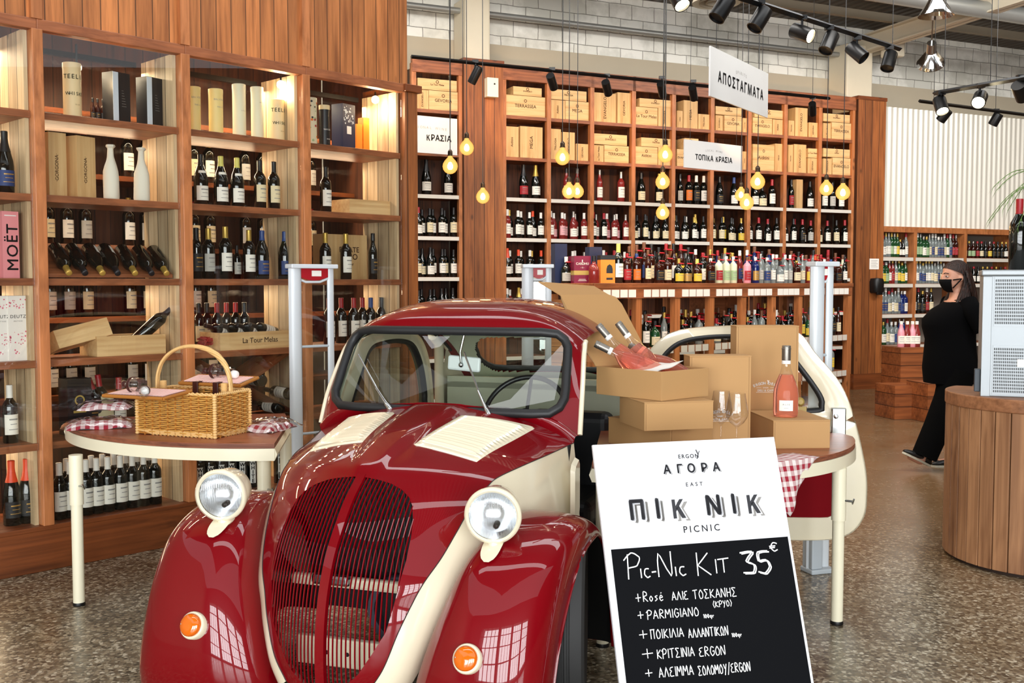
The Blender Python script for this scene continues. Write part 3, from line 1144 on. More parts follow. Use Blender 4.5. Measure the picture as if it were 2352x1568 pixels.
def d_deutz(m, sx, sy, sz):
    rnd = random.Random(4)
    for q in range(46):
        xx, zz = rnd.uniform(-0.45, 0.45) * sx, sz * (rnd.choice((0.9, 0.86, 0.35, 0.28, 0.4, 0.12)) + rnd.uniform(-0.06, 0.06))
        r = rnd.uniform(0.002, 0.005)
        m.lathe([(0, 0), (r, 0)], BLOSSOM, 6, front(xx, -sy / 2 - 0.0006, min(zz, sz * 0.97)))
    m.text('DEUTZ', 0.024, INK, front(0, -sy / 2 - 0.001, sz * 0.68), space=1.1)
    m.text('BRUT ROSE', 0.009, GREYINK, front(0, -sy / 2 - 0.001, sz * 0.61))


for i, px in enumerate((0, 20)):
    w = (0.14, 0.10)[i]
    carton('champagne_box', 'tall pink champagne box, %s' % ('half cut by the frame edge', 'the nearer one with lettering up its side')[i], 'box', (0.085, 0.085, 0.34), PINKB, FL.loc(tpx(FL, px - 2, w), w, 1.525), FL.rz + R(6), 'pink champagne boxes', d_moet)
for i, px in enumerate((-8, 30)):
    carton('champagne_box', 'tall white champagne box with pink blossom, %s' % ('cut by the frame edge', 'the whole one beside the post')[i], 'box', (0.10, 0.09, 0.335), plain('white_carton', '#ece6de', 0.55), FL.loc(tpx(FL, px, 0.12), 0.12, 1.10), FL.rz + R(4), 'blossom champagne boxes', d_deutz)


def tube_thing(px, r, h, mat, label, draw=None, w=0.16, sh=5, cap=None):
    t = thing('whisky_tube', label, 'gift tube', FL.loc(tpx(FL, px, w), w, SH[sh]), FL.rz + R(8), 'gift tubes in the display')
    m = MB()
    m.lathe([(0, 0), (r, 0), (r, h - 0.02), (0, h - 0.02)], mat, 28)
    if draw:
        draw(m, r, h)
    m.build('tube', t, smooth=50)
    m = MB()
    m.lathe([(r + 0.001, h - 0.03), (r + 0.001, h - 0.002), (r - 0.002, h), (0, h)], cap or mat, 28)
    m.build('lid', t, smooth=50)
    return t


def words_on_tube(rows, col):
    def f(m, r, h):
        for s, size, zf, b in rows:
            wd = size * 0.62
            n = len(s)
            for i, ch in enumerate(s):
                a = (i - (n - 1) / 2) * wd / r
                T = Matrix.Rotation(a, 4, 'Z') @ front(0, -r - 0.0012, h * zf)
                m.text(ch, size, col, T, bold=b)
    return f


W_TEEL = words_on_tube([('TEELING', 0.033, 0.74, 0.0006), ('WHISKEY', 0.026, 0.44, 0.0003), ('IRISH', 0.009, 0.25, 0)], plain('tube_ink', '#4c4a34', 0.7))
W_BALV = words_on_tube([('BALVENIE', 0.016, 0.76, 0), ('TWELVE', 0.012, 0.6, 0)], GREYINK)
tube_thing(176, 0.047, 0.30, TUBET, 'pale whisky tube with dark lettering beside two dark boxes', W_TEEL)
tube_thing(453, 0.036, 0.27, TUBEY, 'yellow whisky tube, first of five, touching the display post', W_BALV)
tube_thing(502, 0.042, 0.275, TUBEY, 'yellow whisky tube, second of five on the top shelf', W_BALV)
tube_thing(555, 0.040, 0.325, TUBEP, 'pale patterned whisky tube, tallest of the five', words_on_tube([('SINGLE', 0.009, 0.5, 0)], GREYINK))
tube_thing(596, 0.038, 0.325, TUBEP, 'plain pale whisky tube, fourth of five', words_on_tube([('MALT', 0.010, 0.7, 0)], GREYINK))
tube_thing(641, 0.047, 0.265, TUBET, 'straw coloured whiskey tube with dark lettering, fifth of five', W_TEEL)


def d_parrot(m, r, h):
    rnd = random.Random(3)
    for q in range(26):
        a, zz = rnd.uniform(-1.2, 1.2), rnd.uniform(0.05, 0.95) * h
        mt = rnd.choice((LABELS['green'], LABELS['red'], LABELS['orange'], BLACK))
        s = rnd.uniform(0.004, 0.009)
        m.lathe([(0, 0), (s, 0)], mt, 6, Matrix.Rotation(a, 4, 'Z') @ front(0, -r - 0.0012, zz))


tube_thing(719, 0.036, 0.31, TUBEP, 'floral green and red gift tube behind the display post', d_parrot)
tube_thing(749, 0.036, 0.275, BLACKB, 'black whiskey tube with white lettering beside the blue box', words_on_tube([('WHISKEY', 0.014, 0.42, 0.0003), ('IRISH', 0.010, 0.2, 0)], WHITE), cap=TUBET)


def d_dark(m, sx, sy, sz):
    m.b3(-sx / 2 - 0.001, -sx / 2 + 0.035, -sy / 2 - 0.001, -sy / 2, 0.002, sz - 0.002, PALEB)
    for q in range(7):
        m.b3(0.0, 0.03 - 0.003 * q, -sy / 2 - 0.001, -sy / 2, sz * (0.35 + 0.05 * q), sz * (0.355 + 0.05 * q), GREYINK)


for i, px in enumerate((276, 352)):
    carton('gift_box', 'tall dark gift box with pale blue edge, %s' % ('beside the lettered tube', 'nearer the divider')[i], 'box', (0.115, 0.09, 0.285), BLACKB, FL.loc(tpx(FL, px, 0.18), 0.18, 2.38), FL.rz + R(14), 'dark gift boxes', d_dark)
for i, px in enumerate((222, 233, 245)):
    LB(px, 5, 'slim', 'amber', 'black', 'black', 'miniature dark bottle, %s of three between tube and dark box' % ORD[i + 1], 0.22, scale=0.45, name='miniature_bottle')


def d_blue(m, sx, sy, sz):
    m.b3(-0.02, 0.022, -sy / 2 - 0.001, -sy / 2, sz * 0.35, sz * 0.52, PAPER)
    rnd = random.Random(8)
    for q in range(30):
        s = rnd.uniform(0.003, 0.009)
        m.lathe([(0, 0), (s, 0)], PALEB, 6, front(rnd.uniform(-0.4, 0.4) * sx, -sy / 2 - 0.0006, rnd.uniform(0.55, 0.95) * sz))


carton('gift_box', 'tall navy patterned gift box with white label patch', 'box', (0.12, 0.1, 0.30), NAVY, FL.loc(tpx(FL, 792, 0.18), 0.18, 2.38), FL.rz + R(10), None, d_blue)
for i, (px, h) in enumerate(((822, 0.19), (838, 0.24))):
    carton('gift_box', 'slim orange box, %s of two beside the navy box' % ('shorter', 'taller')[i], 'box', (0.05, 0.06, h), ORANGEB, FL.loc(tpx(FL, px, 0.22), 0.22, 2.38), FL.rz, 'slim orange boxes')


def d_gorg(m, sx, sy, sz):
    m.text('·GORGONA·', 0.026, BURN, front(-sx * 0.05, -sy / 2 - 0.001, sz * 0.45, 90), bold=0.0003)


carton('wooden_wine_box', 'upright pale wooden wine box touching the display post', 'wooden box', (0.095, 0.11, 0.335), CRATE2, FL.loc(tpx(FL, 128, 0.14), 0.14, 1.957), FL.rz + R(3), 'upright lettered wine boxes', d_gorg)
carton('wooden_wine_box', 'wider upright pale wooden wine box beside the paper-wrapped bottle', 'wooden box', (0.12, 0.10, 0.33), CRATE2, FL.loc(tpx(FL, 190, 0.14), 0.14, 1.957), FL.rz + R(16), 'upright lettered wine boxes', d_gorg)
for i, px in enumerate((260, 330)):
    t_ = MB()
    rows = []
    rnd = random.Random(i)
    for zz, r in ((0.0, 0.040), (0.02, 0.043), (0.12, 0.042), (0.16, 0.040), (0.19, 0.033), (0.215, 0.024), (0.24, 0.018), (0.285, 0.016), (0.295, 0.026), (0.305, 0.024)):
        rows.append([((r + rnd.uniform(-0.0025, 0.0025)) * math.cos(a * 2 * math.pi / 14), (r + rnd.uniform(-0.0025, 0.0025)) * math.sin(a * 2 * math.pi / 14), zz) for a in range(14)])
    t_.grid(rows, WRAP, closed_v=True)
    t_.add(rows[-1], [tuple(range(14))], WRAP)
    o = t_.build('wrapped_bottle', loc=FL.loc(tpx(FL, px, 0.14), 0.14, 1.957), rz=FL.rz, smooth=35)
    tag(o, 'bottle wrapped in white tissue paper, %s' % ('beside the wooden wine box', 'beside the pale divider')[i], 'wrapped bottle', 'paper-wrapped bottles')
carton('flat_box', 'flat pale wooden box lying beside the single dark bottle', 'box', (0.40, 0.2, 0.10), CRATE, FL.loc(tpx(FL, 838, 0.2), 0.2, 1.957), FL.rz)


def d_est(m, sx, sy, sz):
    for s, zf, q in (('ESTATE', 0.66, 0.05), ('PLEIO', 0.5, 0.055), ('Theor', 0.34, 0.028)):
        m.text(s, q, BURN, front(0.03, -sy / 2 - 0.001, sz * zf), bold=0.001)


carton('wooden_wine_box', 'large upright pale crate standing behind the gold-capped pair', 'wooden box', (0.36, 0.12, 0.30), CRATE2, FL.loc(tpx(FL, 782, 0.26), 0.26, 1.525), FL.rz, None, d_est)


def open_crate(name, label, sx, sy, sz, loc, rz, txt=None, rot=None):
    t = thing(name, label, 'crate', loc, rz)
    if rot:
        t.rotation_euler = rot
    th = 0.012
    for nm, a in (('front_board', (-sx / 2, sx / 2, -sy / 2, -sy / 2 + th, 0, sz)), ('rear_board', (-sx / 2, sx / 2, sy / 2 - th, sy / 2, 0, sz)),
                  ('end_board', (-sx / 2, -sx / 2 + th, -sy / 2 + th, sy / 2 - th, 0, sz)), ('end_board', (sx / 2 - th, sx / 2, -sy / 2 + th, sy / 2 - th, 0, sz)),
                  ('base_board', (-sx / 2 + th, sx / 2 - th, -sy / 2 + th, sy / 2 - th, 0, th))):
        m = MB()
        m.b3(*a, CRATE)
        if nm == 'front_board' and txt:
            m.text(txt, sz * 0.42, BURN, front(0.02, -sy / 2 - 0.001, sz * 0.5) @ Matrix.Shear('XZ', 4, (0.0, 0.0)), bold=0.0004)
        m.build(nm, t, bevel=0.001)
    return t


open_crate('open_crate', 'open pale crate lying beside the tilted crate, holding one bottle', 0.40, 0.22, 0.11, FL.loc(tpx(FL, 280, 0.16), 0.16, 1.10), FL.rz)
open_crate('long_crate', 'long open crate with script lettering, red tissue and lying bottles', 0.52, 0.22, 0.105, FL.loc(tpx(FL, 566, 0.15), 0.15, 1.10), FL.rz + R(2), 'La Tour Melas')
p = FL.loc(tpx(FL, 182, 0.14), 0.14, 1.165)
o = carton('wooden_wine_box', 'pale wooden box propped tilted on the open crate', 'wooden box', (0.31, 0.16, 0.10), CRATE, p, FL.rz)
o.rotation_euler = (R(-16), R(-12), FL.rz + R(4))
p = FL.loc(tpx(FL, 306, 0.16), 0.16, 1.17)
e = (Vector(FL.loc(tpx(FL, 384, 0.12), 0.12, 1.335)) - Vector(p)).to_track_quat('Z', 'X').to_euler()
bottle('wine_bottle', 'bordeaux', 'dark', 'black', 'black', p, None, 'black bottle leaning out of the open crate, neck up', GD, rot=e)
for i, px in enumerate((505, 540, 575, 605)):
    p = FL.loc(tpx(FL, px + 25, 0.20), 0.20, 1.19)
    e = (Vector(FL.loc(tpx(FL, px - 20, 0.13), 0.13, 1.235)) - Vector(p)).to_track_quat('Z', 'X').to_euler()
    bottle('wine_bottle', 'bordeaux', 'dark', 'black', 'white', p, None, 'dark bottle lying in the long lettered crate, %s from its tissue end' % ORD[i + 1], GD, rot=e, scale=0.85)
m = MB()
rnd = random.Random(2)
for q in range(26):
    m.tube([(rnd.uniform(-0.06, 0.06), rnd.uniform(-0.05, 0.05), rnd.uniform(0, 0.05)) for _ in range(5)], 0.004, LABELS['red'], 4, caps=False)
o = m.build('tissue_shreds', loc=FL.loc(tpx(FL, 475, 0.15), 0.15, 1.13), rz=FL.rz)
o['kind'] = 'stuff'
tag(o, 'heap of dark red shredded tissue in the long crate', 'tissue')


def d_blk(m, sx, sy, sz):
    m.lathe([(0.02, 0), (0.028, 0)], GOLDB, 18, front(0, -sy / 2 - 0.001, sz * 0.62))
    m.b3(-0.035, 0.035, -sy / 2 - 0.001, -sy / 2, sz * 0.4, sz * 0.44, GOLDB)


carton('gift_box', 'tall black gift box with gold emblem behind the left table', 'box', (0.13, 0.12, 0.31), BLACKB, FL.loc(tpx(FL, 166, 0.2), 0.2, 0.67), FL.rz, None, d_blk)
bag = thing('jute_bag', 'pale jute bottle bag with two red-capped bottles behind the basket', 'bag', FL.loc(tpx(FL, 243, 0.2), 0.2, 0.67), FL.rz)
m = MB()
rows = [[((0.09 + 0.01 * math.sin(3 * a)) * math.cos(a), 0.05 * math.sin(a), zz) for a in np.linspace(0, 2 * math.pi, 20, endpoint=False)] for zz in (0.0, 0.08, 0.16, 0.2)]
m.grid(rows, plain('jute', '#cdbf98', 0.9), closed_v=True)
m.build('pouch', bag, smooth=60)
for i, (px, ax) in enumerate(((222, -20), (246, -8))):
    bottle('wine_bottle', 'bordeaux', 'dark', 'red', 'black', FL.loc(tpx(FL, 240, 0.2), 0.2 + 0.02 * i, 0.69), None, 'red-capped bottle standing in the jute bag, %s' % ('leaning the more', 'nearly upright')[i], GD, rot=(0, R(ax), FL.rz))
# dim second row of bottles on the rear shelves, seen through the display
dims = [('dark', 'black', 'white'), ('dark', 'red', 'cream'), ('dark', 'black', 'cream'), ('dark', 'gold', 'white'), ('dark', 'black', 'grey')]
rnd = random.Random(11)
ZR = {0.85: 'lowest', 1.30: 'second', 1.72: 'third', 2.14: 'fourth'}
for k in (1, 2, 3):
    for zz, zn in ZR.items():
        if zz == 1.30 and k == 3 or zz == 0.85 and k == 3:
            continue
        nn = 6 if k < 3 else 5
        for i in range(nn):
            gl, cp, lb_ = rnd.choice(dims)
            tt = LT[k] + 0.08 + i * (0.66 / nn) - 0.10
            bottle('wine_bottle', 'bordeaux', gl, cp, lb_, FL.loc(tt, 0.66, zz), FL.rz + R(15), '%s-labelled dark bottle, %s on the %s rear shelf inside %s' % (lb_, ORD[i + 1], zn, ('', 'the basket bay', 'the tube bay', 'the corner bay')[k]),
                   'bottles on rear display shelves')

# ------------------------------------------------------------------ crates on the far shelves
WORDS = ['EVANGELO', 'GEVORIA', 'La Tour Melas', 'TERRASSEA', 'EVANGELO', 'Aiditini', 'MEGA', 'TRILOGIA']
GEN = {3.49: {0: [(957, 985, 213, 258), (986, 1060, 213, 258), (960, 1050, 186, 212)], 1: [(1161, 1253, 222, 270), (1180, 1245, 201, 221)], 2: [(1263, 1299, 236, 280), (1300, 1353, 236, 280), (1263, 1348, 211, 235)],
              3: [(1365, 1416, 217, 285), (1419, 1450, 215, 287)], 4: [(1460, 1511, 251, 293), (1513, 1545, 251, 294), (1470, 1544, 230, 250)], 5: [(1556, 1569, 256, 296), (1571, 1603, 232, 297), (1605, 1633, 264, 300)],
              6: [(1645, 1661, 267, 303), (1665, 1704, 268, 305), (1707, 1720, 271, 305), (1645, 1704, 248, 267)], 7: [(1730, 1774, 273, 310), (1776, 1803, 278, 314), (1734, 1802, 252, 272)],
              8: [(1812, 1825, 282, 318), (1827, 1855, 252, 319), (1859, 1884, 286, 321)], 9: [(1892, 1909, 288, 324), (1911, 1957, 287, 326), (1892, 1953, 267, 286)]},
       3.0: {1: [(1161, 1192, 286, 357), (1196, 1247, 287, 360)], 2: [(1264, 1289, 293, 364), (1292, 1321, 301, 366), (1325, 1352, 328, 368)], 3: [(1365, 1387, 332, 371), (1389, 1445, 332, 372), (1365, 1441, 306, 331)],
             4: [(1460, 1511, 336, 377), (1513, 1545, 336, 378), (1474, 1543, 314, 335)], 5: [(1556, 1590, 342, 382), (1592, 1632, 342, 384), (1573, 1605, 315, 341)], 6: [(1645, 1704, 350, 392), (1707, 1719, 353, 396)],
             7: [(1730, 1779, 333, 394), (1781, 1799, 331, 396)], 8: [(1811, 1822, 333, 397), (1824, 1852, 333, 399), (1857, 1883, 366, 402), (1857, 1881, 343, 365)], 9: [(1892, 1911, 367, 404), (1913, 1955, 366, 406), (1892, 1953, 345, 365)]}}
SHN = {3.49: 'topmost crate shelf', 3.0: 'second crate shelf'}
kk = 0
for zs, bays in GEN.items():
    for k, rects in bays.items():
        for i, (x0, x1, y0, y1) in enumerate(rects):
            ta, tb = tpx(FB, x0, 0.02, y1), tpx(FB, x1, 0.02, y1)
            xm = (x0 + x1) / 2
            za, zb = zpx(FB, xm, y1, 0.02), zpx(FB, xm, y0, 0.02)
            hgt = max(zb - za, 0.08)
            stacked = i == len(rects) - 1 and y1 < rects[0][3] - 8
            if stacked:
                low = [r for r in rects[:-1] if r[0] < xm < r[1]] or [rects[0]]
                base = zs + max(zpx(FB, (r[0] + r[1]) / 2, r[2], 0.02) - zpx(FB, (r[0] + r[1]) / 2, r[3], 0.02) for r in low) + 0.002
            else:
                base = zs
            lo, hi = BAYS[k][0] + 0.03, BAYS[k][1] - 0.03
            ta, tb = max(ta, lo), min(tb, hi)
            up = hgt > (tb - ta)
            wd = WORDS[kk % len(WORDS)]
            kk += 1

            def dr(m, sx, sy, sz, wd=wd, up=up):
                q = min(sz * 0.2, sx * 0.16) if not up else min(sx * 0.2, sz * 0.13)
                m.text(wd, q * 1.15, BURN, front(0, -sy / 2 - 0.001, sz * 0.5, 90 if up else 0), bold=0.0008)
                if not up and sx > 0.2:
                    m.lathe([(0.012, 0), (0.02, 0)], BURN, 10, front(0, -sy / 2 - 0.001, sz * 0.76))
            pos = 'resting on the others' if stacked else ('single file ' + ORD[i + 1] + ' from the near post')
            lab = '%s pale wine crate, %s, %s, %s' % ('upright' if up else 'lying', 'on top of others' if stacked else ORD[i + 1] + ' from the post', SHN[zs], BAYN[k].replace(' past the boarded pillar', '').replace(' beside the corner post', ''))
            carton('wine_crate', lab, 'crate', (tb - ta, 0.28, hgt - 0.004), CRATE2 if up else CRATE, FB.loc((ta + tb) / 2, 0.17, base), FB.rz, 'wine crates on the far shelves', dr)

# ------------------------------------------------------------------ bottles on the far shelves
FARG = 'bottles on the far wall shelves'
CN = {'black': 'black-capped', 'red': 'red-capped', 'gold': 'gold-capped', 'white': 'white-capped', 'silver': 'silver-capped', 'orange': 'orange-capped', 'yellow': 'yellow-capped', 'blue': 'blue-capped', 'brown': 'cork-topped'}


def bay_short(k):
    return 'narrow far bay' if k == 0 else ORD[k] + ' far bay'


UP = {0: [(980, 'champagne', 'dark', 'black', 'white'), (1030, 'burgundy', 'dark', 'black', 'white')], 1: [(1202, 'champagne', 'dark', 'black', 'red'), (1230, 'champagne', 'dark', 'gold', 'white')],
      2: [(1300, 'slim', 'rose', 'black', 'white'), (1325, 'slim', 'rose', 'silver', 'pink')], 3: [(1376, 'slim', 'rose', 'silver', 'white'), (1425, 'bordeaux', 'rose', 'silver', 'white')],
      4: [(1471, 'burgundy', 'dark', 'black', 'cream'), (1512, 'burgundy', 'dark', 'gold', 'cream')], 5: [(1560, 'slim', 'dark', 'black', 'grey'), (1580, 'bordeaux', 'dark', 'red', 'orange'), (1597, 'bordeaux', 'dark', 'white', 'black'), (1614, 'bordeaux', 'dark', 'white', 'white')],
      6: [(1650, 'burgundy', 'dark', 'black', 'black'), (1683, 'burgundy', 'dark', 'blue', 'white')], 7: [(1731, 'burgundy', 'dark', 'black', 'white'), (1748, 'stocky', 'dark', 'black', 'cream'), (1770, 'bordeaux', 'dark', 'red', 'white')],
      8: [(1814, 'slim', 'dark', 'black', 'red'), (1857, 'burgundy', 'dark', 'black', 'white')], 9: [(1890, 'bordeaux', 'dark', 'black', 'white'), (1908, 'bordeaux', 'dark', 'black', 'grey'), (1928, 'bordeaux', 'dark', 'black', 'white')]}
for k, L in UP.items():
    for i, (px, kind, gl, cp, lb_) in enumerate(L):
        bottle('wine_bottle', kind, gl, cp, lb_, FB.loc(tpx(FB, px, 0.14), 0.14, 2.52), FB.rz, '%s %s bottle with %s label, %s on the shelf under the crates, %s' % (CN[cp], 'pink' if gl == 'rose' else 'dark', lb_, ORD[i + 1], bay_short(k)),
               FARG, scale=1.28)
rnd = random.Random(5)
THEME = {0: [('dark', 'black', 'white'), ('dark', 'black', 'cream'), ('dark', 'red', 'white'), ('dark', 'black', 'white')], 1: [('dark', 'orange', 'white'), ('rose', 'white', 'white'), ('dark', 'white', 'white'), ('dark', 'gold', 'white')],
         2: [('rose', 'white', 'white'), ('rose', 'white', 'pink'), ('rose', 'silver', 'white')], 3: [('rose', 'silver', 'white'), ('rose', 'white', 'pink'), ('dark', 'red', 'white')],
         4: [('dark', 'black', 'white'), ('dark', 'black', 'cream')], 5: [('dark', 'white', 'cream'), ('dark', 'black', 'white'), ('dark', 'gold', 'white')], 6: [('dark', 'black', 'cream'), ('dark', 'gold', 'yellow'), ('dark', 'black', 'white')],
         7: [('dark', 'red', 'white'), ('dark', 'black', 'white'), ('dark', 'red', 'cream')], 8: [('dark', 'red', 'black'), ('dark', 'black', 'white'), ('dark', 'red', 'grey')], 9: [('dark', 'red', 'white'), ('dark', 'black', 'cream')]}
for zs, sn in ((2.04, 'upper packed shelf'), (1.57, 'lower packed shelf'), (1.10, 'shelf at car roof level')):
    for k, (t0, t1) in enumerate(BAYS):
        if zs == 1.10 and k > 1:
            continue
        nn = 7
        for i in range(nn):
            gl, cp, lb_ = rnd.choice(THEME[k])
            kind = rnd.choice(('bordeaux', 'bordeaux', 'burgundy', 'champagne' if gl == 'dark' and cp in ('orange', 'gold') else 'bordeaux'))
            tt = t0 + 0.07 + (t1 - t0 - 0.14) * (i + rnd.uniform(-0.1, 0.1)) / (nn - 1)
            bottle('wine_bottle', kind, gl, cp, lb_, FB.loc(tt, 0.08 + 0.08 * (i % 2), zs), FB.rz + R(rnd.uniform(-14, 14)),
                   '%s %s-labelled %s wine bottle, %s on the %s, %s' % (CN[cp], lb_, 'pink' if gl == 'rose' else 'dark', ORD[i + 1], sn, bay_short(k)), FARG, scale=rnd.uniform(1.04, 1.14))
m = MB()
m.b3(0, 0.11, 0, 0.1, 0, 0.40, CRATE2)
o = m.build('wooden_wine_box', loc=FB.loc(tpx(FB, 1826, 0.1), 0.1, 2.52), rz=FB.rz)
tag(o, 'narrow upright wooden wine box on the shelf under crates, eighth far bay', 'wooden box')

# ------------------------------------------------------------------ spirits island
IL = 4.535
isl = thing('display_island', 'long open wooden island counter crowded with tagged spirit bottles', 'display island', FI.loc(0, 0, 0), FI.rz)
m = MB()
m.b3(-0.02, IL + 0.02, -0.02, 0.60, 1.455, 1.5, POST if False else RAIL)
m.build('top_board', isl, bevel=0.004)
m = MB()
m.b3(0, IL, -0.012, 0.012, 1.36, 1.455, RAIL)
m.build('front_rail', isl)
ISX = [0.05, 0.62, 1.2, 1.76, 2.32, 2.88, 3.42, 3.96, IL - 0.03]
for xx in ISX:
    for yy in (0.03, 0.56):
        m = MB()
        m.b3(xx - 0.04, xx + 0.04, yy - 0.03, yy + 0.03, 0.0, 1.40, POST)
        m.build('post', isl)
for zz in (0.12, 0.47, 0.89):
    m = MB()
    m.b3(0.0, IL, 0.02, 0.58, zz - 0.035, zz, RAIL)
    m.build('shelf', isl)
    for a, b_ in zip(ISX, ISX[1:]):
        m = MB()
        nn = 4
        for q in range(nn):
            xa = a + 0.06 + (b_ - a - 0.1) * q / nn
            m.b3(xa, xa + 0.095, -0.004, 0.0, zz - 0.06, zz + 0.005, STRIP)
        m.b3(a + 0.05, b_ - 0.05, 0.0, 0.02, zz - 0.06, zz, RAIL)
        m.build('price_strip', isl)
m = MB()
for zz in np.arange(0.05, 1.35, 0.145):
    m.b3(-0.015, 0.01, 0.02, 0.58, float(zz), float(zz) + 0.14, PLANKS := wood('end_planks', '#b07a4a', '#7d4b28', 'Z', 'Y', 0.145, 0.5, 0.4))
m.b3(-0.02, 0.03, 0.0, 0.06, 0, 1.455, POST)
m.build('end_panel', isl)
for a, b_ in zip(ISX, ISX[1:]):
    m = MB()
    nn = 4
    for q in range(nn):
        xa = a + 0.05 + (b_ - a - 0.1) * q / nn
        m.b3(xa, xa + 0.10, -0.018, -0.013, 1.37, 1.44, PAPER)
    m.build('price_strip', isl)
ISG = 'tagged spirit bottles on the island'
TOPROW = [(1440, 'spirit', 'amber', 'red', 'red'), (1462, 'spirit', 'amber', 'blue', 'orange'), (1488, 'slim', 'amber', 'brown', 'cream'), (1514, 'square', 'amber', 'black', 'black'),
          (1533, 'spirit', 'amber', 'brown', 'cream'), (1559, 'stocky', 'dark', 'gold', 'yellow'), (1578, 'stocky', 'dark', 'black', 'gold'), (1601, 'stocky', 'amber', 'yellow', 'yellow'), (1632, 'square', 'amber', 'white', 'black'),
          (1651, 'spirit', 'pale', 'brown', 'red'), (1668, 'spirit', 'pale', 'white', 'green'), (1684, 'spirit', 'pale', 'white', 'green'), (1716, 'spirit', 'pink', 'brown', 'red'), (1735, 'spirit', 'blue', 'white', 'gold'),
          (1747, 'slim', 'clear', 'silver', 'grey'), (1761, 'spirit', 'clear', 'white', 'blue'), (1775, 'slim', 'clear', 'white', 'white'), (1791, 'stocky', 'clear', 'black', 'white'), (1803, 'slim', 'clear', 'white', 'white'),
          (1814, 'slim', 'clear', 'white', 'grey'), (1829, 'square', 'amber', 'gold', 'cream'), (1843, 'slim', 'clear', 'silver', 'cream'), (1858, 'spirit', 'rose', 'red', 'yellow'), (1872, 'slim', 'amber', 'orange', 'orange'),
          (1893, 'spirit', 'dark', 'white', 'black'), (1908, 'spirit', 'dark', 'blue', 'black'), (1924, 'square', 'amber', 'brown', 'black'), (1940, 'slim', 'dark', 'black', 'white')]
for i, (px, kind, gl, cp, lb_) in enumerate(TOPROW):
    bottle('spirit_bottle', kind, gl, cp, lb_, FI.loc(tpx(FI, px, 0.09, 630), 0.09, 1.5), FI.rz - R(20), '%s %s spirit bottle with %s label, %s in the island front row' % (CN[cp], gl, lb_, ORD[i + 1]), ISG, tagged=True)
rnd = random.Random(9)
xs2 = list(np.linspace(1445, 1935, 30))
for i, px in enumerate(xs2):
    gl = rnd.choice(('amber', 'dark', 'amber') if px < 1640 else ('clear', 'clear', 'pale', 'rose', 'blue'))
    kind, cp, lb_ = rnd.choice(('slim', 'spirit', 'slim')), rnd.choice(('white', 'red', 'brown', 'black', 'gold')), rnd.choice(('white', 'cream', 'black', 'yellow', 'blue'))
    bottle('spirit_bottle', kind, gl, cp, lb_, FI.loc(tpx(FI, px, 0.30, 630), 0.30, 1.5), FI.rz, '%s %s spirit bottle with %s label, %s in the island rear row' % (CN[cp], gl, lb_, ORD[i + 1]), ISG, tagged=i % 3 != 0, scale=rnd.uniform(1.1, 1.28))
rnd = random.Random(10)
for zz, sn in ((0.89, 'upper'), (0.47, 'lower')):
    n_ = 0
    for j, (a, b_) in enumerate(zip(ISX, ISX[1:])):
        if j == 0 or (zz < 0.5 and j < 6):
            continue
        for q in range(10 if zz > 0.5 else 6):
            gl = rnd.choice(('dark', 'amber', 'green', 'clear', 'dark', 'dark'))
            kind, cp, lb_ = rnd.choice(('slim', 'spirit', 'stocky', 'bordeaux')), rnd.choice(('white', 'red', 'brown', 'black', 'gold')), rnd.choice(('white', 'cream', 'black', 'yellow', 'white'))
            xx = a + 0.08 + (b_ - a - 0.16) * q / (9 if zz > 0.5 else 5)
            n_ += 1
            bottle('spirit_bottle', kind, gl, cp, lb_, FI.loc(xx, 0.10 + 0.10 * (q % 3), zz), FI.rz - R(15), '%s %s bottle, %s of its island compartment, %s shelf, %s compartment' % (CN[cp], gl, ORD[q + 1], sn, ORD[j + 1]), ISG, tagged=q % 3 != 1, scale=1.05 + 0.1 * (q % 3))
for i, px in enumerate((1625, 1680)):
    carton('wooden_wine_box', 'brown wooden crate inside the island, %s of two behind its posts' % ORD[i + 1], 'crate', (0.36, 0.2, 0.20), RAIL, FI.loc(tpx(FI, px, 0.42), 0.42, 1.17), FI.rz, 'crates inside the island')
m = MB()
m.b3(1.7, 3.0, 0.30, 0.57, 1.14, 1.17, RAIL)
m.build('inner_shelf', isl)


def d_card(m, sx, sy, sz):
    m.b3(-sx / 2 - 0.001, sx / 2 + 0.001, -sy / 2 - 0.001, sy / 2 + 0.001, sz * 0.30, sz * 0.46, GOLDB)
    m.text('CARDHU', sx * 0.19, PAPER, front(0, -sy / 2 - 0.0015, sz * 0.71), bold=0.001)
    m.text('- 12 -', sx * 0.1, PAPER, front(0, -sy / 2 - 0.0015, sz * 0.57), bold=0.0005)
    m.b3(-0.004, 0.004, -sy / 2 - 0.001, -sy / 2, sz * 0.77, sz * 0.86, PAPER)
    for q in range(3):
        m.b3(-sx * (0.26 - 0.03 * q), sx * (0.26 - 0.03 * q), -sy / 2 - 0.001, -sy / 2, sz * (0.08 + 0.03 * q), sz * (0.09 + 0.03 * q), PAPER)


carton('gift_box', 'wine red whisky box with a gold band on the island corner', 'box', (0.155, 0.2, 0.245), WINEB, FI.loc(0.13, 0.30, 1.5), R(12), None, d_card)
bottle('spirit_bottle', 'stocky', 'dark', 'white', 'grey', FI.loc(0.0 + 0.06, 0.40, 1.5), FI.rz - R(20), 'stocky dark bottle beside the wine red box on the island corner', ISG, tagged=True)
carton('gift_box', 'tall dark blue box behind the wine red one', 'box', (0.12, 0.1, 0.36), NAVY, FI.loc(0.07, 0.50, 1.5), R(20))
carton('gift_box', 'tall navy box with small pale print behind the orange box', 'box', (0.13, 0.1, 0.34), NAVY, FI.loc(0.50, 0.46, 1.5), R(20))


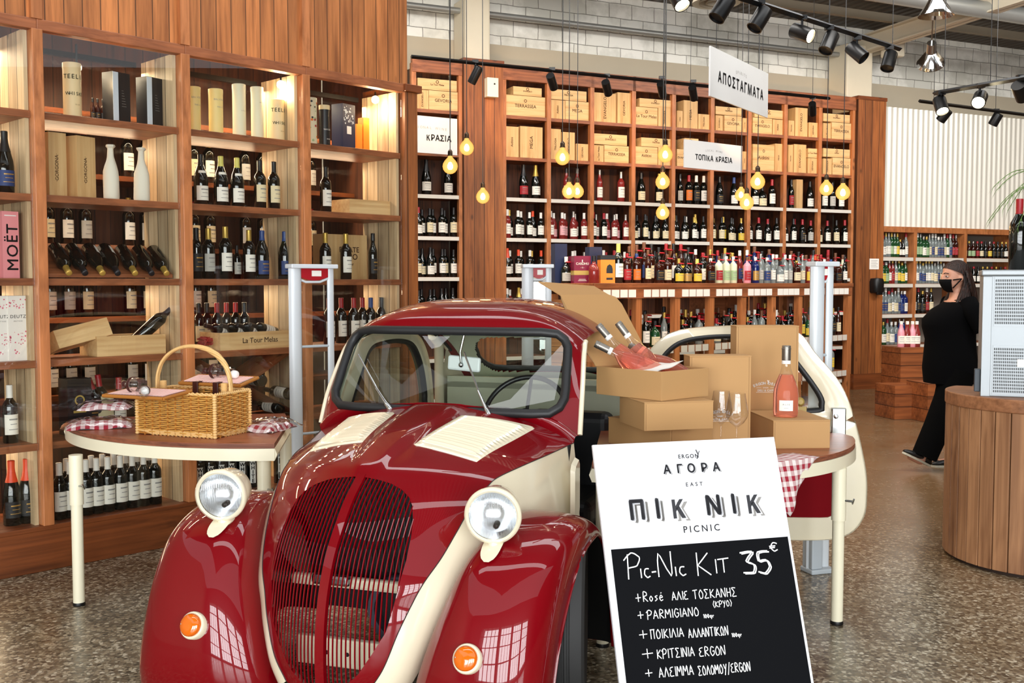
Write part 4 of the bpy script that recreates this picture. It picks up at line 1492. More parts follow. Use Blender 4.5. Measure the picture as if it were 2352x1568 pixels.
def d_orange(m, sx, sy, sz):
    m.b3(-sx / 2 - 0.001, sx / 2 + 0.001, -sy / 2 - 0.001, sy / 2 + 0.001, sz * 0.84, sz + 0.001, BLACKB)
    m.prism([(-0.03, 0.03), (0.03, 0.03), (0.03, sz * 0.5), (0.022, sz * 0.62), (0.0, sz * 0.68), (-0.022, sz * 0.62), (-0.03, sz * 0.5)], 0, 0.001, BLACKB, front(0.0, -sy / 2 - 0.0002, 0))
    m.b3(-0.03, 0.03, -sy / 2 - 0.002, -sy / 2, 0.05, 0.09, ORANGEB)


carton('gift_box', 'orange and black gift box with arched window on the island', 'box', (0.17, 0.12, 0.255), ORANGEB, FI.loc(tpx(FI, 1396, 0.20), 0.20, 1.5), R(10), None, d_orange)
bottle('spirit_bottle', 'stocky', 'rose', 'black', None, FI.loc(tpx(FI, 1364, 0.10), 0.10, 1.5), FI.rz, 'round red cognac decanter in front of the orange box', ISG, scale=1.02)
bottle('spirit_bottle', 'bordeaux', 'dark', 'yellow', 'white', FI.loc(tpx(FI, 1420, 0.12), 0.12, 1.5), FI.rz - R(10), 'tall bottle with yellow capsule and white label beside the orange box', ISG, scale=1.2)

# ------------------------------------------------------------------ bottles under the corrugated wall
RG = 'small bottles under the corrugated wall'
rnd = random.Random(21)
ROWS = {0: {1.875: ['clear', 'clear', 'clear', 'clear', 'green', 'green', 'green', 'dark', 'dark', 'clear'], 1.494: ['dark', 'green', 'green', 'rose', 'rose', 'clear', 'green', 'green', 'green'],
            1.056: ['clear'] * 7 + ['blue', 'blue'], 0.61: ['rose', 'green', 'clear', 'clear', 'clear', 'blue', 'blue'], 0.125: ['dark', 'clear', 'dark', 'clear', 'dark', 'dark', 'clear']},
        1: {1.875: ['green'] * 5 + ['clear'] * 6 + ['green', 'clear', 'amber', 'amber'], 1.494: ['clear'] * 11, 1.056: ['dark', 'dark', 'dark', 'amber', 'dark']}, 2: {1.875: ['dark', 'amber', 'amber', 'amber', 'dark', 'dark', 'amber', 'dark', 'dark', 'dark', 'dark'], 1.494: ['dark'] * 10}}
RN = {1.875: 'highest', 1.494: 'second', 1.056: 'third', 0.61: 'fourth', 0.125: 'bottom'}
BN = ('beside the end pillar', 'above the woman', 'behind the machine')
LC = {'clear': ('white', 'cream', 'blue'), 'green': ('green', 'yellow', 'white'), 'dark': ('cream', 'black', 'white'), 'rose': ('white', 'red'), 'blue': ('blue', 'white'), 'amber': ('orange', 'yellow', 'red', 'green')}
for k, sh in ROWS.items():
    for zs, L in sh.items():
        t0, t1 = RT[k] + 0.05, RT[k + 1] - 0.06
        if k == 1 and zs == 1.494:
            t1 = t0 + 0.65
        if k == 1 and zs == 1.056:
            t1 = t0 + 0.42
        for i, gl in enumerate(L):
            tt = t0 + (t1 - t0) * (i + 0.5) / len(L)
            cp = rnd.choice(('white', 'silver', 'red', 'gold') if gl != 'dark' else ('black', 'gold', 'red'))
            kind = 'beer' if k == 2 or (gl == 'dark' and zs > 1.8) else rnd.choice(('slim', 'spirit', 'slim'))
            bottle('liquor_bottle', kind, gl, cp, rnd.choice(LC[gl]), FB.loc(tt, 0.1, zs), FB.rz + R(rnd.uniform(-15, 15)), '%s %s bottle, %s on the %s shelf %s' % (CN[cp], gl, ORD[i + 1], RN[zs], BN[k]), RG, scale=1.12 if zs > 1.4 else 1.2)
for o in PROTO.values():
    drop(o)
PROTO.clear()
# ------------------------------------------------------------------ half-round tables
PLY = wood('table_plywood', '#a0593c', '#7a3f2a', 'Y', 'X', None, 0.35, 0.2)
PLYE = wood('ply_edge', '#96583c', '#5c3020', 'Z', 'X', 0.006, 0.6, 0.3, knots=False)
CREAM = plain('cream_enamel', '#ebe4c8', 0.28)


def table(name, label, poly, arc_n, ztop, legs, rim=True):
    """poly: outline, counter-clockwise, world XY; its first arc_n points carry the metal rim"""
    cx, cy = poly[0]
    t = thing(name, label, 'table', (cx, cy, 0))
    P = [(x - cx, y - cy) for x, y in poly]
    m = MB()
    m.prism(P, ztop - 0.022, ztop - 0.002, PLYE)
    m.prism(P, ztop - 0.002, ztop, PLY)
    m.build('table_top', t)
    A = P[:arc_n]
    m = MB()
    rows = []
    for x, y in A:
        rows.append([(x, y, ztop - 0.075), (x, y, ztop - 0.02)])
    out = []
    for i, (x, y) in enumerate(A):
        a, b_ = A[max(i - 1, 0)], A[min(i + 1, len(A) - 1)]
        d = Vector((b_[0] - a[0], b_[1] - a[1])).normalized()
        nx, ny = d.y, -d.x
        out.append((nx, ny))
    sec = [(0.004, -0.078), (0.004, -0.023), (-0.022, -0.023), (-0.022, -0.078)]
    G = [[(x + nx * o_, y + ny * o_, ztop + h) for o_, h in sec] for (x, y), (nx, ny) in zip(A, out)]
    m.grid(G, CREAM, closed_v=True)
    m.add(G[0], [(0, 1, 2, 3)], CREAM)
    m.add(G[-1], [(3, 2, 1, 0)], CREAM)
    m.build('rim', t, smooth=40)
    m = MB()
    q = P[arc_n - 1:] + [P[0]]
    for (xa, ya), (xb, yb) in zip(q, q[1:]):
        m.tube([(xa, ya, ztop - 0.05), (xb, yb, ztop - 0.05)], 0.02, CREAM, 4, sq=(0.012, 0.028))
    m.build('frame_bar', t)
    for x, y, z0 in legs:
        x, y = x - cx, y - cy
        m = MB()
        m.tube([(x, y, z0 + 0.012), (x, y, ztop - 0.30)], 0.026, CREAM, 20)
        m.tube([(x, y, ztop - 0.31), (x, y, ztop - 0.078)], 0.031, CREAM, 20)
        lg = m.build('leg', t, smooth=40)
        m = MB()
        m.lathe([(0, z0), (0.027, z0), (0.029, z0 + 0.006), (0.027, z0 + 0.016), (0, z0 + 0.016)], BLACK, 18, Matrix.Translation((x, y, 0)))
        m.build('foot_cap', lg, smooth=40)
        m = MB()
        zc = ztop - 0.22
        m.tube([(x + 0.02, y - 0.02, zc), (x + 0.05, y - 0.04, zc)], 0.005, STEEL, 8)
        m.tube([(x + 0.05, y - 0.05, zc + 0.012), (x + 0.05, y - 0.03, zc - 0.012)], 0.004, STEEL, 8)
        m.build('wing_screw', lg)
    return t


ZT = 0.785
cl = (-1.2, 5.83)
a_s, a_e = math.atan2(4.62 - cl[1], -1.06 - cl[0]), math.atan2(5.36 - cl[1], -2.30 - cl[0])
if a_e > 0:
    a_e -= 2 * math.pi
arcL = [(cl[0] + 1.2 * math.cos(a), cl[1] + 1.2 * math.sin(a)) for a in np.linspace(a_e, a_s, 40)]
polyL = arcL + [(-1.16, 5.4), (-1.25, 5.72), (-2.14, 5.56), (-2.26, 5.46)]
tableL = table('picnic_table', 'half-round cream-legged table with the wicker picnic basket on it', polyL, 40, ZT, [(-2.02, 4.80, 0), (-1.13, 4.72, 0), (-1.20, 5.5, 0)])
cr_ = (0.68, 5.08)
arcR = [(cr_[0] + 0.95 * math.cos(a), cr_[1] + 0.95 * math.sin(a)) for a in np.linspace(R(-112), R(-9), 40)]
polyR = arcR + [(1.60, 5.04), (0.44, 5.14)]
tableR = table('picnic_table', 'half-round cream-legged table carrying the kraft boxes behind the menu board', polyR, 40, ZT - 0.012, [(1.432, 4.533, 0), (0.375, 4.25, 0), (0.52, 5.05, 0)])

# ------------------------------------------------------------------ wicker picnic basket
WICK = plain('wicker', '#d09a4a', 0.5)
WICKD = plain('wicker_dark', '#a86a26', 0.5)
WICKL = plain('wicker_light', '#e2b878', 0.45)
GINGP = gingham('pink_gingham', '#e8796c', '#f7e9e2', 0.017)
GINGR = gingham('red_gingham', '#a30f2c', '#f1e6e2', 0.042)
LEATH = plain('brown_leather', '#3c1612', 0.35)
CLEARG = pane_glass('goblet_glass', (0.99, 0.99, 0.99), 1.4, 0.02)
PLASTB = pane_glass('plastic_film', (0.93, 0.93, 0.94), 1.5, 0.06)
kb = at_z(494, 1008, ZT)          # the near lower corner of the basket
kl = at_z(316, 996, ZT)
ang = math.atan2(kb[1] - kl[1], kb[0] - kl[0])
BL, BW, BH = math.hypot(kb[0] - kl[0], kb[1] - kl[1]), 0.265, 0.20
bk = thing('picnic_basket', 'honey wicker picnic basket with arched handle and open gingham lids', 'basket', (kl[0], kl[1], ZT), ang)


def weave(m, p0, p1, h, nst, rows_, mat, thick=0.006, z0=0.012):
    """rods woven round upright stakes between two bottom corners"""
    p0, p1 = Vector(p0), Vector(p1)
    d = (p1 - p0)
    L = d.length
    d.normalize()
    nrm = Vector((d.y, -d.x, 0))
    for r in range(rows_):
        zz = z0 + (h - z0) * (r + 0.5) / rows_
        pts = []
        k = nst * 4
        for i in range(k + 1):
            s = i / k
            off = 0.0055 * math.cos(math.pi * (s * nst + r))
            pts.append(p0 + d * (L * s) + nrm * off + Vector((0, 0, zz + 0.0008 * math.sin(i * 1.7 + r))))
        m.tube(pts, thick * 0.55, mat, 5, caps=False)
    for i in range(nst + 1):
        s = p0 + d * (L * i / nst)
        m.tube([s + Vector((0, 0, 0.0)), s + Vector((0, 0, h))], 0.0042, WICKD, 5, caps=False)


def wicker_wall(p0, p1, nst):
    m = MB()
    weave(m, p0, p1, BH, nst, 19, WICK)
    d = Vector(p1) - Vector(p0)
    for s in np.linspace(0, 1, nst * 2 + 1)[:-1]:          # plaited foot
        a_ = Vector(p0) + d * float(s)
        b_ = Vector(p0) + d * min(1.0, float(s) + 2.2 / nst)
        m.tube([a_ + Vector((0, 0, 0.022)), (a_ + b_) / 2 + Vector((0, 0, 0.016)), b_ + Vector((0, 0, 0.003))], 0.0042, WICKL, 5)
    return m.build('woven_side', bk, smooth=60)


c0, c1, c2, c3 = (0, 0, 0), (BL, 0, 0), (BL, BW, 0), (0, BW, 0)
wicker_wall(c0, c1, 10)
wicker_wall(c1, c2, 7)
wicker_wall(c2, c3, 10)
wicker_wall(c3, c0, 7)
for c in (c0, c1, c2, c3):
    m = MB()
    for q in range(16):
        zz = BH * q / 16
        m.ball((c[0], c[1], zz + 0.007), (0.011, 0.011, 0.008), WICKL, 8, 5)
    m.build('corner_post', bk, smooth=80)
m = MB()
m.b3(0, BL, 0, BW, 0.004, 0.012, WICKD)
m.build('base', bk)
m = MB()
for a_, b_ in ((c0, c1), (c1, c2), (c2, c3), (c3, c0)):
    a_, b_ = Vector(a_), Vector(b_)
    k = 60
    for ph in (0, math.pi):
        m.tube([a_ + (b_ - a_) * i / k + Vector((0, 0, BH + 0.003 + 0.004 * math.sin(i * 0.9 + ph))) + Vector((0.003 * math.cos(i * 0.9 + ph), 0.003 * math.cos(i * 0.9 + ph), 0)) for i in range(k + 1)], 0.0045, WICKL, 6)
m.build('rim_braid', bk, smooth=80)
m = MB()
k = 90
for ph in range(5):
    pts = []
    for i in range(k + 1):
        th = math.pi * i / k
        cxh, czh = BL / 2 + 0.0 - 0.235 * math.cos(th) * (BL / 0.44 * 0.9), BH + 0.0 + 0.215 * math.sin(th) ** 0.75
        r = 0.0075
        a_ = ph * 2 * math.pi / 5 + i * 0.16
        pts.append((cxh + r * math.cos(a_) * math.sin(th) * 1.0, BW / 2 + r * math.sin(a_), czh + r * math.cos(a_) * abs(math.cos(th)) * 0.5 + r * math.cos(a_) * 0.5))
    m.tube(pts, 0.0062, WICKL, 6)
m.build('handle', bk, smooth=80)
for s in (0.1, 0.9):
    m = MB()
    for q in range(7):
        m.ball((BL * s, BW / 2, BH + 0.005 + q * 0.006), (0.018, 0.018, 0.005), WICKL, 10, 5)
    m.build('handle_binding', bk, smooth=80)


def lid(origin, ux, uy, sx, sy):
    """a woven lid with gingham lining; origin = hinge corner, ux along the hinge, uy outwards"""
    ux, uy = Vector(ux).normalized(), Vector(uy).normalized()
    n_ = ux.cross(uy)
    T = Matrix((tuple((*v, 0)) for v in (ux, uy, n_))).to_4x4().transposed() if False else Matrix(((ux.x, uy.x, n_.x, origin[0]), (ux.y, uy.y, n_.y, origin[1]), (ux.z, uy.z, n_.z, origin[2]), (0, 0, 0, 1)))
    m = MB()
    m.T = T
    for i in range(int(sx / 0.0085)):
        xx = i * 0.0085
        m.tube([(xx, 0, 0.002 * (-1) ** i), (xx, sy * 0.5, -0.002 * (-1) ** i), (xx, sy, 0.002 * (-1) ** i)], 0.0042, WICK, 5)
    for a_, b_ in (((0, 0), (sx, 0)), ((sx, 0), (sx, sy)), ((sx, sy), (0, sy)), ((0, sy), (0, 0))):
        m.tube([(*a_, 0), (*b_, 0)], 0.0085, WICKD, 8)
    ld = m.build('lid', bk, smooth=70)
    m = MB()
    m.T = T
    k1, k2 = 10, 8
    g = [[(0.014 + (sx - 0.028) * i / k1, 0.014 + (sy - 0.028) * j / k2, 0.009) for j in range(k2 + 1)] for i in range(k1 + 1)]
    u = [[(p[0], p[1]) for p in r] for r in g]
    m.grid(g, GINGP, uv=u)
    g2 = [[(p[0], p[1], 0.006) for p in r] for r in g]
    m.grid(g2, GINGP, uv=u)
    m.build('lining', ld)
    return T


def goblet(T, name, label):
    """stemmed picnic glass lying along local X, strapped to a lid"""
    t = thing(name, label, 'glass', group='plastic goblets strapped in the basket lids')
    t.matrix_world = bk.matrix_basis @ T
    m = MB()
    TT = Matrix.Translation((0, 0, 0.034)) @ Matrix.Rotation(R(90), 4, 'Y')
    m.lathe([(0.0, 0.0), (0.031, 0.001), (0.032, 0.003), (0.012, 0.007), (0.005, 0.014), (0.0045, 0.05), (0.010, 0.058), (0.024, 0.068), (0.032, 0.088), (0.033, 0.125), (0.030, 0.145), (0.0285, 0.145), (0.031, 0.124), (0.030, 0.09), (0.022, 0.071), (0.0, 0.062)], CLEARG, 28, TT)
    m.build('bowl', t, smooth=50)
    for xx, r in ((0.035, 0.014), (0.085, 0.036)):
        m = MB()
        pts = [(xx, r * math.cos(a_) * 1.05, 0.034 + r * math.sin(a_)) for a_ in np.linspace(R(-60), R(240), 18)]
        m.tube(pts, 0.01, LEATH, 8, sq=(0.0095, 0.0018))
        m.build('strap', t, smooth=60)
    return t


def shaker(T, label):
    t = thing('salt_shaker', label, 'shaker', group='shakers strapped in the basket lids')
    t.matrix_world = bk.matrix_basis @ T
    m = MB()
    TT = Matrix.Translation((0, 0, 0.024)) @ Matrix.Rotation(R(90), 4, 'Y')
    m.lathe([(0, 0), (0.012, 0.0), (0.019, 0.008), (0.020, 0.02), (0.020, 0.03)], plain('white_ceramic', '#eeece8', 0.2), 20, TT)
    m.lathe([(0.0205, 0.03), (0.0205, 0.062), (0.012, 0.07), (0, 0.07)], CLEARG, 20, TT)
    m.build('body', t, smooth=60)
    m = MB()
    pts = [(0.04, 0.023 * math.cos(a_), 0.024 + 0.023 * math.sin(a_)) for a_ in np.linspace(R(-50), R(230), 16)]
    m.tube(pts, 0.01, LEATH, 8, sq=(0.012, 0.0018))
    m.build('strap', t, smooth=60)
    m = MB()
    rnd_ = random.Random(3)
    rows = [[(0.052 + 0.012 * i, (0.018 + 0.006 * i + rnd_.uniform(-.004, .004)) * math.cos(a_), 0.024 + (0.018 + 0.005 * i + rnd_.uniform(-.004, .004)) * math.sin(a_)) for a_ in np.linspace(0, 2 * math.pi, 12, endpoint=False)] for i in range(3)]
    m.grid(rows, PLASTB, closed_v=True)
    m.build('wrapping', t)
    return t


bpy.context.view_layer.update()
T1 = lid((0.30, 0.02, BH + 0.012), (-1, 0, 0.0), (0, -1, -0.08), 0.345, 0.19)
T2 = lid((0.04, BW - 0.01, BH + 0.02), (1, 0, 0), (0, 1, 0.18), 0.36, 0.15)
bpy.context.view_layer.update()
mv = lambda T, x, y, a_=0: T @ Matrix.Translation((x, y, 0.008)) @ Matrix.Rotation(R(a_), 4, 'Z')
goblet(mv(T1, 0.325, 0.10, 176), 'goblet', 'clear stemmed goblet strapped to the front basket lid')
shaker(mv(T1, 0.125, 0.15, 118), 'white-topped shaker in film strapped to the front basket lid')
goblet(mv(T2, 0.06, 0.09, 4), 'goblet', 'clear stemmed goblet strapped to the raised rear basket lid')
shaker(mv(T2, 0.29, 0.08, 160), 'film-wrapped shaker strapped to the raised rear basket lid')
for xx in (0.15, 0.27):
    m = MB()
    m.b3(xx - 0.016, xx + 0.016, BW - 0.03, BW - 0.022, BH - 0.03, BH + 0.03, LEATH)
    m.b3(xx - 0.016, xx + 0.016, BW - 0.03, BW + 0.02, BH + 0.026, BH + 0.034, LEATH)
    m.build('hinge_strap', bk, bevel=0.003)

# folded gingham packs in film
def cloth_pack(name, label, c, sx, sy, h, rz, seed, film=True):
    t = thing(name, label, 'gingham pack', c, rz, 'gingham packs beside the basket')
    rnd_ = random.Random(seed)
    m = MB()
    k1, k2 = 18, 14
    for zz, inset in ((h, 0.0), (0.0, 0.0)):
        g = []
        for i in range(k1 + 1):
            row = []
            for j in range(k2 + 1):
                x, y = sx * (i / k1 - 0.5), sy * (j / k2 - 0.5)
                e = (1 - abs(2 * i / k1 - 1) ** 6) * (1 - abs(2 * j / k2 - 1) ** 6)
                z = 0.003 + (zz - 0.003) * e + (0.008 * math.sin(x * 40 + seed) * math.cos(y * 33 + seed) if zz else 0)
                row.append((x + rnd_.uniform(-.003, .003), y + rnd_.uniform(-.003, .003), max(z, 0.001)))
            g.append(row)
        m.grid(g, GINGR, uv=[[(p[0], p[1]) for p in r] for r in g], flip=zz == 0)
    m.build('cloth', t, smooth=60)
    if film:
        m = MB()
        g = []
        for i in range(k1 + 1):
            row = []
            for j in range(k2 + 1):
                x, y = (sx + 0.05) * (i / k1 - 0.5), (sy + 0.05) * (j / k2 - 0.5)
                e = (1 - abs(2 * i / k1 - 1) ** 4) * (1 - abs(2 * j / k2 - 1) ** 4)
                row.append((x, y, 0.004 + (h + 0.010) * e + rnd_.uniform(0, 0.012)))
            g.append(row)
        m.grid(g, PLASTB)
        m.build('film', t, smooth=40)
    return t


pA = at_z(225, 982, ZT)
cloth_pack('gingham_pack', 'red gingham cloth folded in clear film, flat on the table by the basket', (pA[0], pA[1] + 0.02, ZT), 0.30, 0.20, 0.03, 0.35, 1)
pB = at_z(268, 950, ZT)
cloth_pack('gingham_pack', 'second red gingham cloth in film, lying on the first pack', (pB[0] + 0.0, pB[1] - 0.16, ZT + 0.046), 0.26, 0.17, 0.028, 0.2, 5)
pC = at_z(612, 985, ZT)
cloth_pack('gingham_pack', 'red gingham cloth in film sticking out behind the basket by the corner', (pC[0] + 0.02, pC[1] - 0.02, ZT), 0.17, 0.24, 0.035, -0.35, 7)

# ------------------------------------------------------------------ kraft boxes on the other table
KRAFT = plain('kraft_card', '#b98f5c', 0.75)
KRAFTI = plain('kraft_inside', '#b58a56', 0.8)
WPRINT = plain('white_print', '#f2efe9', 0.7)
ZR2 = ZT - 0.012
u1, u2 = Vector((0.756, 0.654, 0)), Vector((-0.654, 0.756, 0))


def kraft_closed(name, label, corner, a1, sx, sy, sz, draw=None):
    """closed flat box: near corner, sides along a1 and its perpendicular"""
    t = thing(name, label, 'box', corner, a1, None)
    m = MB()
    m.b3(0, sx, 0, sy, 0, sz - 0.004, KRAFT)
    if draw:
        draw(m, sx, sy, sz)
    m.build('tray', t, bevel=0.0015)
    m = MB()
    m.b3(-0.0018, sx + 0.0018, -0.0018, sy + 0.0018, sz - 0.0045, sz, KRAFT)
    m.build('lid', t, bevel=0.0015)
    m = MB()
    m.b3(0.006, 0.0075, -0.0006, 0.0, 0.003, sz - 0.008, plain('kraft_seam', '#8a6640', 0.8))
    m.build('side_seam', t)
    return t


a_u1 = math.atan2(0.654, 0.756)
cK1 = at_z(1540, 1041, ZR2)
kraft_closed('kraft_box', 'lowest kraft box of the open-topped stack, behind the menu board', cK1, a_u1 - R(2), 0.27, 0.38, 0.12)
cK2 = at(1480, 991, 4.26)
kraft_closed('kraft_box', 'middle kraft box of the stack under the open bottle box', (cK2[0], cK2[1], ZR2 + 0.121), a_u1 - R(27), 0.305, 0.30, 0.118)
ZB = ZR2 + 0.240
c0_ = at_z(1519.5, 921, ZB)
ob = thing('open_kraft_box', 'open kraft gift box of rose wine on top of the stack', 'box', (c0_[0], c0_[1], ZB), a_u1)
SX, SY, SZ = 0.305, 0.377, 0.122
m = MB()
th = 0.004
m.b3(0, SX, 0, th, 0, SZ, KRAFT)
m.b3(0, SX, SY - th, SY, 0, SZ, KRAFT)
m.b3(0, th, th, SY - th, 0, SZ, KRAFT)
m.b3(SX - th, SX, th, SY - th, 0, SZ, KRAFT)
m.b3(th, SX - th, th, SY - th, 0, 0.004, KRAFTI)
m.build('tray', ob, bevel=0.001)
tl = R(36)
lu = Vector((0, math.sin(tl), math.cos(tl)))     # up the lid, in box coordinates (y runs back)
base = Vector((0, SY, SZ))
m = MB()


def lidp(x, q, off=0.0):
    n_ = Vector((0, math.cos(tl), -math.sin(tl)))
    return tuple(base + Vector((x, 0, 0)) + lu * q + n_ * off)


for off in (0.0, 0.004):
    m.add([lidp(-0.004, 0, off), lidp(SX + 0.004, 0, off), lidp(SX + 0.004, 0.385, off), lidp(-0.004, 0.385, off)], [(0, 1, 2, 3)], KRAFTI)
m.add([lidp(x, q, o_) for x, q in ((-0.004, 0), (SX + 0.004, 0), (SX + 0.004, 0.385), (-0.004, 0.385)) for o_ in (0, 0.004)], [(0, 2, 3, 1), (2, 4, 5, 3), (4, 6, 7, 5), (6, 0, 1, 7)], KRAFT)
m.build('lid', ob)
m = MB()
e0, e1 = Vector(lidp(-0.004, 0.385)), Vector(lidp(SX + 0.004, 0.385))
tl2 = R(62)
fu = Vector((0, math.sin(tl2), math.cos(tl2)))
pts = [e0, e1, e1 + fu * 0.085 + Vector((-0.02, 0, 0)), e0 + fu * 0.125 + Vector((0.01, 0, 0)), e0 + fu * 0.13 + Vector((-0.03, 0, 0))]
m.add([tuple(p) for p in pts] + [tuple(p + Vector((0, 0.003, -0.003))) for p in pts], [(0, 1, 2, 3, 4), (9, 8, 7, 6, 5)] + [(i, (i + 1) % 5, 5 + (i + 1) % 5, 5 + i) for i in range(5)], KRAFTI)
m.build('tuck_flap', ob)
m = MB()
fl = [(SX + 0.004, 0.0), (SX + 0.045, 0.012), (SX + 0.062, 0.05), (SX + 0.062, 0.33), (SX + 0.045, 0.37), (SX + 0.004, 0.385)]
m.add([lidp(x, q, o_) for o_ in (0.0, 0.003) for x, q in fl], [(0, 1, 2, 3, 4, 5), (11, 10, 9, 8, 7, 6)] + [(i, (i + 1) % 6, 6 + (i + 1) % 6, 6 + i) for i in range(6)], KRAFTI)
m.build('side_flap', ob)
for sgn, x0 in ((-1, -0.004),):
    m = MB()
    P_ = []
    for q in np.linspace(0.0, 1.0, 14):
        out_ = 0.09 * min(1, (math.sin(math.pi * min(q * 1.0, 1)) ** 0.4) if 0 < q < 1 else 0)
        P_.append((q, out_))
    inner = [Vector(lidp(x0, 0.01 + 0.37 * q)) for q, _ in P_]
    fwd = Vector((sgn * 0.55, -math.cos(tl) * 0.83, math.sin(tl) * 0.83))
    if sgn < 0:
        fwd = Vector((-0.9, -0.35, 0.2)).normalized() * 0.45
    outer = [p + fwd * o_ * (0.75 if sgn > 0 else 1) for p, (q, o_) in zip(inner, P_)]
    m.grid([[tuple(a_), tuple(b_)] for a_, b_ in zip(inner, outer)], KRAFT)
    m.grid([[tuple(a_ + Vector((0, 0.003, 0.001))), tuple(b_ + Vector((0, 0.003, 0.001)))] for a_, b_ in zip(inner, outer)], KRAFT, flip=True)
    m.build('side_flap', ob)

# rose wine
ROSEL = plain('rose_liquid', '#fbab97', 0.02, **{'Transmission Weight': 0.85, 'IOR': 1.2})
ROSED = plain('rose_liquid_deep', '#d9573f', 0.03, **{'Transmission Weight': 0.6, 'IOR': 1.33})
SILVC = plain('silver_capsule', '#8f8a82', 0.38, 0.85)


def rose_bottle(label, loc, rot=(0, 0, 0), laid=False):
    t = thing('rose_bottle', label, 'bottle', loc)
    t.rotation_euler = rot
    m = MB()
    m.lathe([(0.0, 0.012), (0.02, 0.006), (0.036, 0.0), (0.043, 0.004), (0.0455, 0.02), (0.0455, 0.10), (0.043, 0.125), (0.035, 0.155), (0.0245, 0.185), (0.0, 0.186)], ROSEL, 36)
    m.build('filled_body', t, smooth=50)
    m = MB()
    m.lathe([(0.0247, 0.1845), (0.0177, 0.21), (0.0150, 0.235), (0.0150, 0.30)], CLEARG, 36)
    m.build('clear_neck', t, smooth=50)
    m = MB()
    m.lathe([(0.0155, 0.245), (0.0162, 0.25), (0.0162, 0.294), (0.0172, 0.295), (0.0172, 0.301), (0.0160, 0.302), (0.0160, 0.31), (0.0145, 0.312), (0, 0.312)], SILVC, 24)
    m.build('capsule', t, smooth=40)
    m = MB()
    m.lathe([(0.0158, 0.232), (0.0164, 0.232), (0.0162, 0.247)], PAPER, 24)
    m.build('neck_band', t, smooth=40)
    m = MB()
    r = 0.0462
    m.lathe([(r, 0.03), (r, 0.076)], PAPER, 12, a0=R(-90 - 32), a1=R(-90 + 32))
    m.text('A L I E', 0.0095, GREYINK, front(0, -r - 0.0015, 0.058))
    m.b3(-0.008, 0.008, -r - 0.0015, -r - 0.001, 0.042, 0.043, GREYINK)
    m.build('label', t, smooth=60)
    return t


def aim(frm, to):
    return (Vector(to) - Vector(frm)).to_track_quat('Z', 'Y').to_euler()


def in_box(x, y, z):
    p = Vector((c0_[0], c0_[1], ZB)) + u1 * x + u2 * y
    return (p.x, p.y, ZB + z)


for lab, bx, tip in (('rose bottle in the open box, capsule highest, nearest its lid edge', (0.105, 0.19, 0.07), (0.02, 0.335, 0.26)),
                     ('rose bottle in the open box, upright capsule before the lid middle', (0.185, 0.17, 0.065), (0.10, 0.30, 0.27)),
                     ('rose bottle in the open box, lying lowest over the tray edge', (0.13, 0.12, 0.09), (-0.02, 0.29, 0.20)),
                     ('rose bottle in the open box, lying with its neck to the back corner', (0.235, 0.07, 0.075), (0.20, 0.26, 0.165))):
    p, q = in_box(*bx), in_box(*tip)
    rose_bottle(lab, p, aim(p, q))
m = MB()
for i, (x, y, w_, h_, a_) in enumerate(((0.0, -0.001, 0.20, 0.15, 18),)):
    g = [[(0.004 + 0.17 * i_ / 8, 0.05 + 0.20 * j_ / 8 - 0.02 * i_ / 8, SZ - 0.012 + 0.045 * (i_ / 8) * (1 - j_ / 16) + 0.004 * math.sin(i_ + j_)) for j_ in range(9)] for i_ in range(9)]
    m.grid(g, PAPER)
    m.grid([[(p[0], p[1], p[2] - 0.002) for p in r] for r in g], PAPER, flip=True)
o = m.build('wrapping_paper', loc=(c0_[0], c0_[1], ZB), rz=a_u1, smooth=60)
tag(o, 'sheet of white wrapping paper tucked among the bottles in the open box', 'paper')


def ergon_logo(m, sc, T):
    """white arched lettering with a small standing figure, two rules and a line of text"""
    word = 'ERGON DELI'
    n_ = len(word)
    for i, ch in enumerate(word):
        q = (i - (n_ - 1) / 2)
        a_ = -q * 0.085
        m.text(ch, sc * 0.30, WPRINT, T @ Matrix.Translation((q * sc * 0.215, sc * (0.10 - 0.012 * q * q * 0.9), 0)) @ Matrix.Rotation(a_, 4, 'Z'), bold=0.0009)
    m.tube([(0.16 * sc, 0.02 * sc, 0), (0.2 * sc, 0.18 * sc, 0), (0.14 * sc, 0.36 * sc, 0)], 0.0022, WPRINT, 5, T=T)
    m.tube([(0.2 * sc, 0.18 * sc, 0), (0.3 * sc, 0.34 * sc, 0)], 0.0014, WPRINT, 5, T=T)
    m.ball((0.19 * sc, 0.30 * sc, 0), 0.0028, WPRINT, 8, 6, T=T)
    for x0, x1, y in ((-0.78, -0.38, -0.28), (0.38, 0.78, -0.28), (-0.8, 0.8, -0.66)):
        m.b3(x0 * sc, x1 * sc, y * sc, y * sc + 0.0016, 0, 0.0006, WPRINT, T)
    m.text('GREEK', sc * 0.13, WPRINT, T @ Matrix.Translation((0, -0.27 * sc, 0)), bold=0.0003, space=1.3)
    m.text('DELI & CAFE', sc * 0.22, WPRINT, T @ Matrix.Translation((0, -0.50 * sc, 0)), bold=0.0006, space=1.15)


